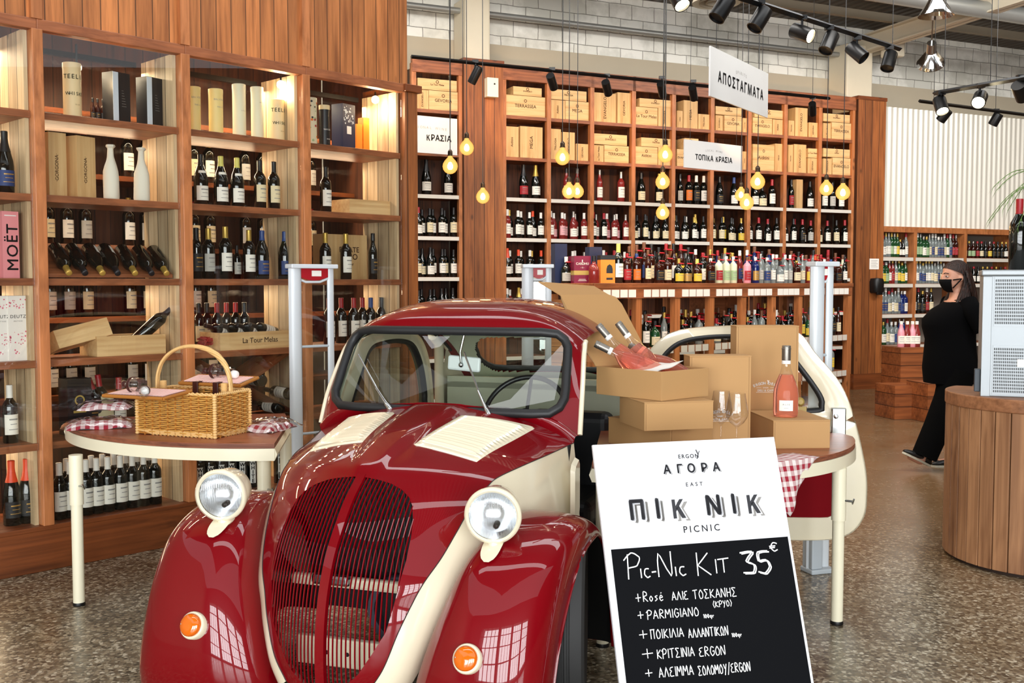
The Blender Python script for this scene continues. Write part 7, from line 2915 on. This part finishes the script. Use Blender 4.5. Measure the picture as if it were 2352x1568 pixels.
def door_outline():
    """side view of a door: x forward from its hinge, z up"""
    return [(0.0, 0.26), (0.0, 0.60), (0.02, 0.86), (0.07, 1.08), (0.16, 1.21), (0.28, 1.265), (0.5, 1.285), (0.72, 1.285), (0.86, 1.255), (0.94, 1.16), (1.06, 1.02), (1.13, 0.86), (1.19, 0.62), (1.20, 0.48), (1.185, 0.37), (1.11, 0.285), (0.95, 0.252), (0.5, 0.245)]


def smooth_loop(P, k=6):
    n_ = len(P)
    out = []
    for i in range(n_):
        a_, b_, c_, d_ = (np.array(P[(i + j) % n_], float) for j in (-1, 0, 1, 2))
        for q in range(k):
            w = q / k
            out.append(tuple(.5 * ((2 * b_) + (-a_ + c_) * w + (2 * a_ - 5 * b_ + 4 * c_ - d_) * w * w + (-a_ + 3 * b_ - 3 * c_ + d_) * w ** 3)))
    return out


DO = smooth_loop(door_outline())
DWIN = smooth_loop([(0.10, 0.90), (0.11, 0.98), (0.16, 1.10), (0.26, 1.20), (0.42, 1.235), (0.62, 1.235), (0.76, 1.21), (0.86, 1.10), (0.965, 0.96), (0.975, 0.90), (0.93, 0.875), (0.5, 0.865), (0.14, 0.87)])
DPAN = smooth_loop([(0.06, 0.40), (0.06, 0.60), (0.09, 0.80), (0.3, 0.815), (0.8, 0.815), (1.0, 0.80), (1.05, 0.65), (1.07, 0.50), (1.05, 0.385), (0.9, 0.36), (0.3, 0.36)])


def resample(P, n_):
    P = [np.array(p) for p in P] + [np.array(P[0])]
    d = [0.0]
    for a_, b_ in zip(P, P[1:]):
        d.append(d[-1] + float(np.linalg.norm(b_ - a_)))
    return [tuple(np.array([np.interp(d[-1] * k / n_, d, [p[0] for p in P]), np.interp(d[-1] * k / n_, d, [p[1] for p in P])])) for k in range(n_)]


def ring_align(P, c, n_=120):
    """points of a loop by angle about c, so that two loops can be bridged"""
    D = resample(P, 720)
    out = []
    for k in range(n_):
        a_ = 2 * math.pi * k / n_
        out.append(min(D, key=lambda p: abs((math.atan2(p[1] - c[1], p[0] - c[0]) - a_ + math.pi) % (2 * math.pi) - math.pi)))
    return out


def door(parent, T_, inner_side):
    """door shell; local X = forward from hinge, Z up, -Y = inner face"""
    n_ = 160
    m = MB()
    m.T = T_
    wc = (0.5, 1.06)
    Wn = ring_align(DWIN, wc, n_)
    Pc = (0.55, 0.58)
    upper = [p if p[1] > 0.84 else None for p in DO]
    # upper frame: between the window and a band reaching to the outline above the waist
    top = [p for p in DO if p[1] >= 0.84]
    topl = smooth_loop(door_outline(), 8)
    U = [p for p in topl if p[1] >= 0.835]
    U = U + [(U[-1][0] - (U[-1][0] - U[0][0]) * q / 30, 0.835) for q in range(1, 30)]
    Un = ring_align(U, wc, n_)
    for y0, fl in ((-0.02, True), (0.02, False)):
        m.grid([[(*((a_[0], y0, a_[1])),), ((a_[0] * 0.15 + b_[0] * 0.85), y0 * 1.35, (a_[1] * 0.15 + b_[1] * 0.85)), (b_[0], y0 * 1.0, b_[1])] for a_, b_ in zip(Un, Wn)], CRM, closed_u=True, flip=fl)
    first = next(i for i in range(1, len(topl)) if topl[i - 1][1] > 0.84 >= topl[i][1])
    loop_ = topl[first:] + topl[:first]
    full = ring_align([p for p in loop_ if p[1] <= 0.84], Pc, n_)
    Pn = ring_align(DPAN, Pc, n_)
    m.grid([[(a_[0], -0.02, a_[1]), (b_[0], -0.03, b_[1]), (b_[0], -0.018, b_[1])] for a_, b_ in zip(full, Pn)], CRM, closed_u=True, flip=True)
    m.add([(p[0], 0.03, p[1]) for p in full], [tuple(range(n_))], CRM)
    # edge all round
    E_ = resample(topl, 200)
    m.grid([[(p[0], -0.02, p[1]), (p[0] + 0.0, -0.035, p[1]), (p[0], 0.02, p[1]), (p[0], 0.03, p[1])] for p in E_], CRM, closed_u=True)
    d_ = m.build('door', parent, smooth=50)
    m = MB()
    m.T = T_
    m.add([(p[0], -0.018, p[1]) for p in Pn], [tuple(reversed(range(n_)))], plain('door_card_red', '#74030e', 0.85, **{'Specular IOR Level': 0.15}))
    m.build('door_card', d_)
    m = MB()
    m.T = T_
    m.tube([(p[0], -0.012, p[1]) for p in resample(DWIN, 110)], 0.017, RUB, 8, closed=True)
    m.build('window_seal', d_, smooth=80)
    m = MB()
    m.T = T_
    Q = resample(DWIN, 90)
    m.add([(p[0], 0.0, p[1]) for p in Q], [tuple(range(90))], CGLASS)
    m.build('window_glass', d_)
    if inner_side:
        m = MB()
        m.T = T_
        m.b3(1.02, 1.09, -0.06, -0.02, 0.72, 0.90, STEEL)
        m.lathe([(0, 0), (0.012, 0), (0.012, 0.012), (0, 0.014)], CHROME, 14, Matrix.Translation((1.04, -0.06, 0.86)) @ FRONT)
        m.lathe([(0, 0), (0.012, 0), (0.012, 0.012), (0, 0.014)], CHROME, 14, Matrix.Translation((1.07, -0.06, 0.76)) @ FRONT)
        m.build('latch_plate', d_, bevel=0.008)
        m = MB()
        m.T = T_
        m.b3(0.84, 0.90, -0.045, -0.02, 0.875, 0.90, GOLDB)
        m.lathe([(0, 0), (0.02, 0.0), (0.02, 0.02), (0.012, 0.03), (0, 0.03)], GOLDB, 16, Matrix.Translation((0.87, -0.03, 0.925)) @ FRONT)
        m.build('window_catch', d_, smooth=40)
    return d_


# closed door on the far side (x forward = -y of the car)
Tc = Matrix(((0, 1, 0, -0.575), (-1, 0, 0, 1.24), (0, 0, 1, 0.0), (0, 0, 0, 1)))
Tc = Matrix(((0, -1, 0, -0.572), (-1, 0, 0, 1.235), (0, 0, 1, -0.02), (0, 0, 0, 1)))
door(CAR, Tc, False)
# open door, hinged at the rear pillar
CM = Matrix.Translation((-0.296, 4.293, 0)) @ Matrix.Rotation(R(-18.5), 4, 'Z')
hx, hy = 0.60, 5.42
tx, ty = 1.775, 5.20
ad = math.atan2(ty - hy, tx - hx)
Tw = Matrix.Translation((hx, hy, -0.06)) @ Matrix.Rotation(ad, 4, 'Z') @ Matrix.Diagonal((1.0, 1.0, 1.045, 1.0))
dd = door(CAR, CM.inverted() @ Tw, True)
dd['label'] = 'open ivory door with red inner panel, black window seal and chrome latch'
m = MB()
for zz in (0.5, 0.85):
    p = CM.inverted() @ Vector((hx, hy, zz))
    q = Vector(V(0.55, -1.32, zz))
    m.tube([p, q], 0.018, CRM, 8)
m.build('door_hinge', CAR)
m = MB()
m.tube([V(0.545, -1.36, 0.25), V(0.56, -1.34, 0.9), V(0.535, -1.28, 1.17), V(0.53, -1.18, 1.22)], 0.028, CRM, 8)
m.tube([V(-0.545, -1.36, 0.25), V(-0.56, -1.34, 0.9), V(-0.535, -1.28, 1.17), V(-0.53, -1.18, 1.22)], 0.028, CRM, 8)
m.build('rear_pillar_frame', CAR, smooth=60)
# ------------------------------------------------------------------ slatted counter, silver machine, big bottle
CSL = wood('counter_slats', '#a97a54', '#6e462b', 'X', 'Z', None, 0.5, 0.3)
CTOP = wood('counter_top', '#a06c48', '#6c4226', 'Y', 'X', None, 0.45, 0.3)
CC = at_z(2386, 1348, 0)
CR_ = 0.50
cx_, cy_ = 2.90, 5.13 + CR_
ct = thing('slatted_counter', 'round-ended wooden counter clad in upright slats under the silver machine', 'counter', (cx_, cy_, 0))
ctr = []
for k in range(30):
    a_ = R(-70) - R(200) * k / 29 if False else R(-60 - 215 * k / 29)
    ctr.append(a_)
rng_ = random.Random(4)
for k in range(22):
    a_ = R(-30 - 9.2 * k)
    w_ = CR_ * R(8.5)
    m = MB()
    T_ = Matrix.Translation((CR_ * math.cos(a_), CR_ * math.sin(a_), 0)) @ Matrix.Rotation(a_ + R(90), 4, 'Z')
    m.b3(-w_ / 2, w_ / 2, -0.008 + rng_.uniform(-.002, .002), 0.014, 0.02, 0.84, CSL, T_)
    m.build('slat_board', ct, bevel=0.002)
m = MB()
m.lathe([(CR_ - 0.016, 0), (CR_ - 0.016, 0.84)], plain('counter_core', '#2a180d', 0.8), 40)
m.build('core', ct, smooth=60)
m = MB()
poly = [(0.515 * math.cos(a_), 0.515 * math.sin(a_)) for a_ in np.linspace(R(-20), R(-230), 50)][::-1]
poly += [(0.9, -0.18), (0.9, 0.4)][::-1] if False else []
m.prism(poly, 0.84, 0.91, CTOP)
m.build('counter_top', ct, bevel=0.006)
ZC_ = 0.91
mp = at(2262, 885, 5.62)
mc = thing('cooling_machine', 'silver metal machine with rows of vent slots standing on the counter', 'machine', (at(2252, 885, 5.45)[0], 5.45, ZC_), R(-22))
ALU = plain('brushed_metal', '#979c9f', 0.4, 0.4)
MH = at(2260, 620, 5.50)[2] - ZC_
m = MB()
m.b3(0, 0.6, 0, 0.42, 0, MH - 0.03, ALU)
m.build('cabinet', mc, bevel=0.004)
m = MB()
m.b3(-0.008, 0.61, -0.01, 0.43, MH - 0.03, MH, ALU)
m.build('top_cover', mc, bevel=0.006)
m = MB()
m.b3(0.0, 0.045, -0.006, 0.0, 0.0, MH - 0.035, ALU)
m.build('corner_strip', mc, bevel=0.002)
for nm, z0, z1, rws in (('upper', MH * 0.57, MH * 0.93, 13), ('lower', 0.02, MH * 0.39, 14)):
    m = MB()
    m.b3(0.055, 0.58, -0.004, 0.0, z0 - 0.01, z1 + 0.01, ALU)
    for r_ in range(rws):
        zz = z0 + (z1 - z0) * (r_ + 0.5) / rws
        for q in range(58):
            xx = 0.06 + 0.0088 * q
            m.b3(xx, xx + 0.0052, -0.0048, -0.0039, zz - (z1 - z0) / rws * 0.34, zz + (z1 - z0) / rws * 0.34, BLACK)
    m.build('vent_grille', mc)
m = MB()
m.b3(0.17, 0.26, -0.0055, -0.0045, MH * 0.24, MH * 0.30, PAPER)
m.build('rating_label', mc)
m = MB()
m.b3(-0.03, 0.0, 0.02, 0.06, 0.02, 0.14, plain('plug_grey', '#3a424a', 0.5))
m.build('side_latch', mc, bevel=0.004)
bb = make_bottle('magnum_bottle', 'magnum', 'dark', 'red', None, n=36)
tag(bb, 'huge dark wine bottle with red capsule on the silver machine', 'bottle')
q_b = at(2338, 614, 5.75)
bb.location = (q_b[0], 5.75, ZC_ + MH)
bb.scale = (0.85, 0.85, 0.87)
pl = thing('potted_palm', 'small green palm behind the huge bottle', 'plant', (q_b[0] + 0.22, 5.80, ZC_ + MH + 0.10))
FRND = plain('palm_green', '#5c7a34', 0.5)
m = MB()
rnd = random.Random(5)
for f_ in range(9):
    a_ = R(120 + f_ * 17)
    base_ = Vector((0, 0, 0.30))
    tip = Vector((0.36 * math.cos(a_), 0.20 * math.sin(a_), 0.34 + 0.12 * math.sin(f_ * 1.9)))
    prev = base_
    for k in range(1, 12):
        s = k / 11
        p = base_.lerp(tip, s) + Vector((0, 0, 0.10 * math.sin(math.pi * s) - 0.10 * s * s))
        m.tube([prev, p], 0.0018, FRND, 4, caps=False)
        d = (p - prev).normalized()
        side = d.cross(Vector((0, 0, 1))).normalized()
        for sg in (1, -1):
            e = p + side * sg * 0.055 * (1 - 0.6 * s) + d * 0.04 - Vector((0, 0, 0.02))
            w_ = d * 0.004
            m.add([p - w_, p + w_, e], [(0, 1, 2)], FRND)
        prev = p
m.build('fronds', pl)
m = MB()
m.lathe([(0, -0.10), (0.06, -0.10), (0.075, 0.03), (0.07, 0.03), (0, 0.02)], plain('terracotta', '#8b5a3c', 0.7), 20)
m.tube([(0, 0, 0.0), (0, 0, 0.31)], 0.012, BURN, 8)
m.build('pot', pl, smooth=50)
# ------------------------------------------------------------------ stepped crates behind the woman
DRW = wood('red_cedar', '#96552c', '#5f2f14', 'Z', 'X', 0.14, 0.45, 0.3)
for i, (x0, x1, y0, y1, Y) in enumerate(((2055, 2122, 798, 960, 11.9), (2043, 2108, 886, 965, 11.45), (2118, 2175, 880, 985, 11.2))):
    a_, b_ = at(x0, y1, Y), at(x1, y1, Y)
    zt = at(x0, y0, Y)[2]
    carton('stepped_crate', ['tall brown crate block behind the woman, holding pink bottles', 'low brown crate block at the foot of the taller one', 'low brown crate block behind the striding legs'][i], 'crate', (b_[0] - a_[0], 0.4, zt), DRW, ((a_[0] + b_[0]) / 2, Y + 0.2, 0), R(12), 'brown display crates')
zt = at(2060, 798, 11.9)[2]
for i, px in enumerate((2072, 2086, 2098, 2108)):
    p_ = at(px, 795, 11.98)
    bottle('liquor_bottle', 'beer', 'rose' if i % 2 else 'pink', 'white', 'white', (p_[0], 12.02, zt), 0, 'small pink bottle on the brown crates behind the woman, %s of four' % ORD[i + 1], 'pink bottles on the crates', scale=1.3)
for q in list(PROTO.values()):
    drop(q)
PROTO.clear()

# ------------------------------------------------------------------ the woman
SKIN = plain('skin', '#bd8a72', 0.5, **{'Subsurface Weight': 0.1})
CLOTH = plain('black_cloth', '#030304', 1.0, **{'Specular IOR Level': 0.1})
TROU = plain('black_trousers', '#030303', 1.0, **{'Specular IOR Level': 0.1})
SKIN2 = plain('eye_white', '#b9aba0', 0.3)
t = NT('dark_brown_hair')
_, x, y, z = t.xyz()
nz_ = t.noise(t.vec(t.math('MULTIPLY', x, 130.0), t.math('MULTIPLY', y, 130.0), t.math('MULTIPLY', z, 5.0)), 1.0, 3)
b = t.bsdf(t.ramp(nz_, [(0.35, lin('#080404')), (0.7, lin('#33190f'))]), 0.5, **{'Specular IOR Level': 0.3})
t.bump(b, nz_, 0.8, 0.01)
HAIR = t.m
MASKM = plain('mask_black', '#060607', 0.95, **{'Specular IOR Level': 0.15})
SHOE = plain('shoe_black', '#0d0d0e', 0.4)
SOLE = plain('shoe_sole', '#b9b39f', 0.6)
wp_ = at_z(2190, 1112, 0)
WY = 8.4
wx = at(2188, 900, WY)[0]
# local frame: she faces -X (towards the picture's left); +Y away from us
wm = thing('person', 'woman in black clothes and a black face mask walking past the counter', 'person', (wx, WY, 0.0), R(5))


def ell(c, rx, ry, n_=20, tilt=0.0):
    return [(c[0] + rx * math.cos(a_), c[1] + ry * math.sin(a_), c[2] + tilt * rx * math.cos(a_)) for a_ in np.linspace(0, 2 * math.pi, n_, endpoint=False)]


def loft(m, secs, mat, n_=20, cap=True):
    rows = [ell(c, rx, ry, n_, tl) for c, rx, ry, tl in secs]
    m.grid(rows, mat, closed_v=True)
    if cap:
        m.add(rows[0], [tuple(range(n_))], mat)
        m.add(rows[-1], [tuple(reversed(range(n_)))], mat)


def limb(m, pts, rad, mat):
    P = []
    Rr = []
    for i in range(len(pts) - 1):
        for q in range(5):
            P.append(Vector(pts[i]).lerp(Vector(pts[i + 1]), q / 5))
            Rr.append(rad[i] + (rad[i + 1] - rad[i]) * q / 5)
    P.append(Vector(pts[-1]))
    Rr.append(rad[-1])
    m.tube(P, Rr, mat, 14)


m = MB()
# head: profile facing -X
HC_ = (-0.015, 0.0, 1.545)
rows = []
prof = [(-0.112, 0.030, 0.028, 0.010), (-0.10, 0.052, 0.040, 0.004), (-0.08, 0.070, 0.052, 0.0), (-0.05, 0.082, 0.062, 0.0), (-0.02, 0.090, 0.068, 0.003), (0.01, 0.093, 0.072, 0.006), (0.04, 0.096, 0.075, 0.010), (0.07, 0.094, 0.073, 0.012), (0.095, 0.080, 0.062, 0.014), (0.112, 0.052, 0.042, 0.016), (0.12, 0.01, 0.01, 0.016)]
for dz, rx, ry, ox in prof:
    row = []
    for a_ in np.linspace(0, 2 * math.pi, 28, endpoint=False):
        x_, y_ = rx * math.cos(a_), ry * math.sin(a_)
        fx = 0.0
        fr_ = math.cos(a_ - math.pi)
        if fr_ > 0.93 and -0.05 < dz < 0.02:      # nose
            fx = -0.024 * (1 - abs(dz + 0.03) / 0.04 if dz < -0.0 else 0.55)
        if 0.75 < fr_ < 0.95 and -0.01 < dz < 0.03:   # eye sockets
            fx = 0.008
        row.append((HC_[0] + ox + x_ + fx, y_, HC_[2] + dz))
    rows.append(row)
m.grid(rows, SKIN, closed_v=True)
m.add(rows[0], [tuple(range(28))], SKIN)
m.add(rows[-1], [tuple(reversed(range(28)))], SKIN)
loft(m, [((0.03, 0, 1.33), 0.10, 0.13, 0), ((0.025, 0, 1.38), 0.065, 0.08, 0), ((0.015, 0, 1.42), 0.052, 0.055, 0), ((0.005, 0, 1.47), 0.052, 0.05, 0)], SKIN)
for sg in (1, -1):
    m.ball((0.012, sg * 0.074, 1.54), (0.018, 0.008, 0.03), SKIN, 10, 8)          # ears
loft(m, [((0.0, 0, 0.80), 0.13, 0.17, 0), ((0.0, 0, 0.95), 0.14, 0.165, 0), ((0.02, 0, 1.1), 0.13, 0.15, 0), ((0.02, 0, 1.25), 0.125, 0.165, 0), ((0.03, 0, 1.36), 0.09, 0.15, 0)], SKIN)
limb(m, [(0.035, -0.175, 1.335), (0.165, -0.235, 1.07), (0.165, -0.235, 0.86)], [0.05, 0.043, 0.03], SKIN)
limb(m, [(0.03, 0.175, 1.335), (0.03, 0.22, 1.08), (-0.06, 0.21, 0.90)], [0.05, 0.04, 0.028], SKIN)
limb(m, [(0.0, -0.085, 0.84), (-0.13, -0.09, 0.50), (-0.27, -0.09, 0.13)], [0.085, 0.06, 0.042], SKIN)
limb(m, [(0.0, 0.085, 0.84), (0.05, 0.09, 0.46), (0.09, 0.09, 0.10)], [0.085, 0.06, 0.042], SKIN)
limb(m, [(-0.27, -0.09, 0.14), (-0.30, -0.09, 0.085), (-0.40, -0.09, 0.125)], [0.042, 0.035, 0.025], SKIN)
limb(m, [(0.09, 0.09, 0.11), (0.085, 0.09, 0.05), (-0.06, 0.09, 0.035)], [0.042, 0.035, 0.025], SKIN)
for wx_, wy_, sg in ((0.165, -0.235, -1), (-0.06, 0.21, 1)):                          # hands with five fingers
    wz_ = 0.86 if sg < 0 else 0.90
    m.ball((wx_ - 0.004, wy_, wz_ - 0.045), (0.036, 0.015, 0.05), SKIN, 12, 10)
    for k, (fx, ln) in enumerate(((-0.027, 0.062), (-0.009, 0.072), (0.009, 0.068), (0.026, 0.052))):
        b0 = Vector((wx_ - 0.004 + fx, wy_, wz_ - 0.082))
        limb(m, [b0, b0 + Vector((-0.004, 0.004 * -sg, -ln * 0.5)), b0 + Vector((-0.012, 0.012 * -sg, -ln))], [0.009, 0.0085, 0.0065], SKIN)
    limb(m, [(wx_ - 0.03, wy_, wz_ - 0.03), (wx_ - 0.052, wy_ - 0.005 * sg, wz_ - 0.06), (wx_ - 0.058, wy_ - 0.01 * sg, wz_ - 0.09)], [0.011, 0.010, 0.0075], SKIN)
body = m.build('body', wm, smooth=180, weld=True)
rm = body.modifiers.new('union', 'REMESH')
rm.mode = 'VOXEL'
rm.voxel_size = 0.006
rm.use_smooth_shade = True
sm = body.modifiers.new('soften', 'SMOOTH')
sm.factor, sm.iterations = 0.5, 3
for sg in (1, -1):
    m = MB()
    m.ball((-0.087, sg * 0.036, 1.553), (0.011, 0.012, 0.0065), SKIN2, 12, 8)
    m.ball((-0.094, sg * 0.037, 1.553), (0.0055, 0.007, 0.0058), INK, 10, 6)
    m.build('eye', wm, smooth=80)
    m = MB()
    m.tube([(-0.104, sg * 0.012, 1.573), (-0.103, sg * 0.034, 1.581), (-0.085, sg * 0.056, 1.575)], 0.0035, HAIR, 6)
    m.build('eyebrow', wm)
m = MB()
rows = []
for dz, rx, ry, ox in ((-0.118, 0.045, 0.038, 0.0), (-0.10, 0.070, 0.05, -0.006), (-0.07, 0.087, 0.062, -0.010), (-0.04, 0.098, 0.070, -0.014), (-0.015, 0.101, 0.073, -0.012)):
    rows.append([(HC_[0] + ox + rx * math.cos(a_) * 1.02, ry * math.sin(a_) * 1.04, HC_[2] + dz) for a_ in np.linspace(R(112), R(248), 20)])
m.grid(rows, MASKM)
for sg in (1, -1):
    for zz in (-0.02, -0.085):
        m.tube([(HC_[0] - 0.04, sg * 0.069, HC_[2] + zz), (0.012, sg * 0.079, HC_[2] - 0.01)], 0.002, MASKM, 5)
o = m.build('face_mask', wm, smooth=80)
o.modifiers.new('thickness', 'SOLIDIFY').thickness = 0.003
m = MB()
rows = []
for i in range(13):
    row = []
    for a_ in np.linspace(0, 2 * math.pi, 28, endpoint=False):
        ph = math.pi * i / 12 * (0.48 + 0.14 * math.cos(a_))
        row.append((0.018 + (0.118 - 0.016 * math.cos(a_)) * math.sin(ph) * math.cos(a_), 0.090 * math.sin(ph) * math.sin(a_), 1.545 + 0.018 + 0.124 * math.cos(ph)))
    rows.append(row)
m.grid(rows, HAIR, closed_v=True)
rows = []
for i in range(16):
    s = i / 15
    zz = 1.60 - 0.42 * s
    spread_ = 0.088 + 0.05 * math.sin(math.pi * min(1, s * 1.1)) + 0.02 * s
    row = []
    for a_ in np.linspace(R(-82), R(82), 26):
        wob = 1 + 0.06 * math.sin(9 * a_ + 4 * s)
        row.append((0.02 + 0.045 * s + (0.095 + 0.05 * s) * math.cos(a_) * wob, spread_ * 1.02 * math.sin(a_) * wob, zz - 0.04 * s * abs(math.sin(a_))))
    rows.append(row)
m.grid(rows, HAIR)
for sg in (-1, 1):
    for q in range(7):
        f_ = q / 6
        m.tube([(0.03 + 0.03 * f_, sg * 0.070, 1.60), (0.04 + 0.03 * f_, sg * (0.080 + 0.01 * f_), 1.50), (-0.01 + 0.07 * f_, sg * (0.098 + 0.015 * f_), 1.38), (-0.10 + 0.12 * f_, sg * (0.125 + 0.01 * f_), 1.22 + 0.02 * f_)], [0.010, 0.014, 0.020, 0.008], HAIR, 7)
o = m.build('hair', wm, smooth=80)
m = MB()
loft(m, [((-0.02, 0, 0.70), 0.205, 0.205, 0), ((-0.025, 0, 0.82), 0.215, 0.205, 0), ((-0.03, 0, 0.95), 0.20, 0.195, 0), ((-0.03, 0, 1.05), 0.195, 0.18, 0), ((-0.045, 0, 1.15), 0.21, 0.18, 0), ((-0.05, 0, 1.21), 0.205, 0.185, 0), ((-0.01, 0, 1.29), 0.165, 0.19, 0), ((0.025, 0, 1.355), 0.105, 0.165, 0.18), ((0.03, 0, 1.385), 0.075, 0.10, 0.3)], CLOTH, 28, cap=False)
for sg in (1, -1):
    limb(m, [(0.035, sg * 0.135, 1.35), (0.04, sg * 0.19, 1.29), (0.12 if sg < 0 else 0.035, sg * 0.225, 1.13)], [0.072, 0.072, 0.066], CLOTH)
o = m.build('black_top', wm, smooth=80)
m = MB()
loft(m, [((0.0, 0, 0.70), 0.155, 0.19, 0), ((0.0, 0, 0.80), 0.165, 0.195, 0), ((0.0, 0, 0.92), 0.15, 0.175, 0)], TROU, 24)
limb(m, [(-0.005, -0.09, 0.80), (-0.075, -0.095, 0.58), (-0.17, -0.095, 0.36), (-0.275, -0.095, 0.115)], [0.14, 0.12, 0.105, 0.10], TROU)
limb(m, [(0.005, 0.09, 0.80), (0.04, 0.095, 0.55), (0.075, 0.095, 0.32), (0.105, 0.095, 0.06)], [0.118, 0.098, 0.09, 0.092], TROU)
m.build('trousers', wm, smooth=80)
for cx0, sgy, zz, tl_, nm in ((-0.27, -0.09, 0.055, R(26), 'shoe'), (0.09, 0.09, 0.0, 0.0, 'shoe')):
    T_ = Matrix.Translation((cx0, sgy, zz)) @ Matrix.Rotation(tl_, 4, 'Y')
    m = MB()
    rows = []
    for x_, w_, h_ in ((0.045, 0.015, 0.03), (0.03, 0.032, 0.06), (-0.02, 0.036, 0.07), (-0.08, 0.040, 0.055), (-0.14, 0.042, 0.045), (-0.18, 0.035, 0.035), (-0.205, 0.012, 0.022)):
        rows.append([(x_, w_ * math.cos(a_), 0.012 + h_ * (0.5 + 0.5 * math.sin(a_))) for a_ in np.linspace(0, 2 * math.pi, 16, endpoint=False)])
    m.grid(rows, SHOE, closed_v=True, T=T_)
    m.add([T_ @ Vector(p) for p in rows[0]], [tuple(range(16))], SHOE)
    m.add([T_ @ Vector(p) for p in rows[-1]], [tuple(range(16))], SHOE)
    sh_ = m.build(nm, wm, smooth=60)
    m = MB()
    m.prism([(0.045, -0.02), (0.045, 0.02), (0.0, 0.034), (-0.08, 0.04), (-0.15, 0.041), (-0.19, 0.03), (-0.21, 0.0), (-0.19, -0.03), (-0.15, -0.041), (-0.08, -0.04), (0.0, -0.034)], 0.0, 0.016, SOLE, T_)
    m.build('sole', sh_)
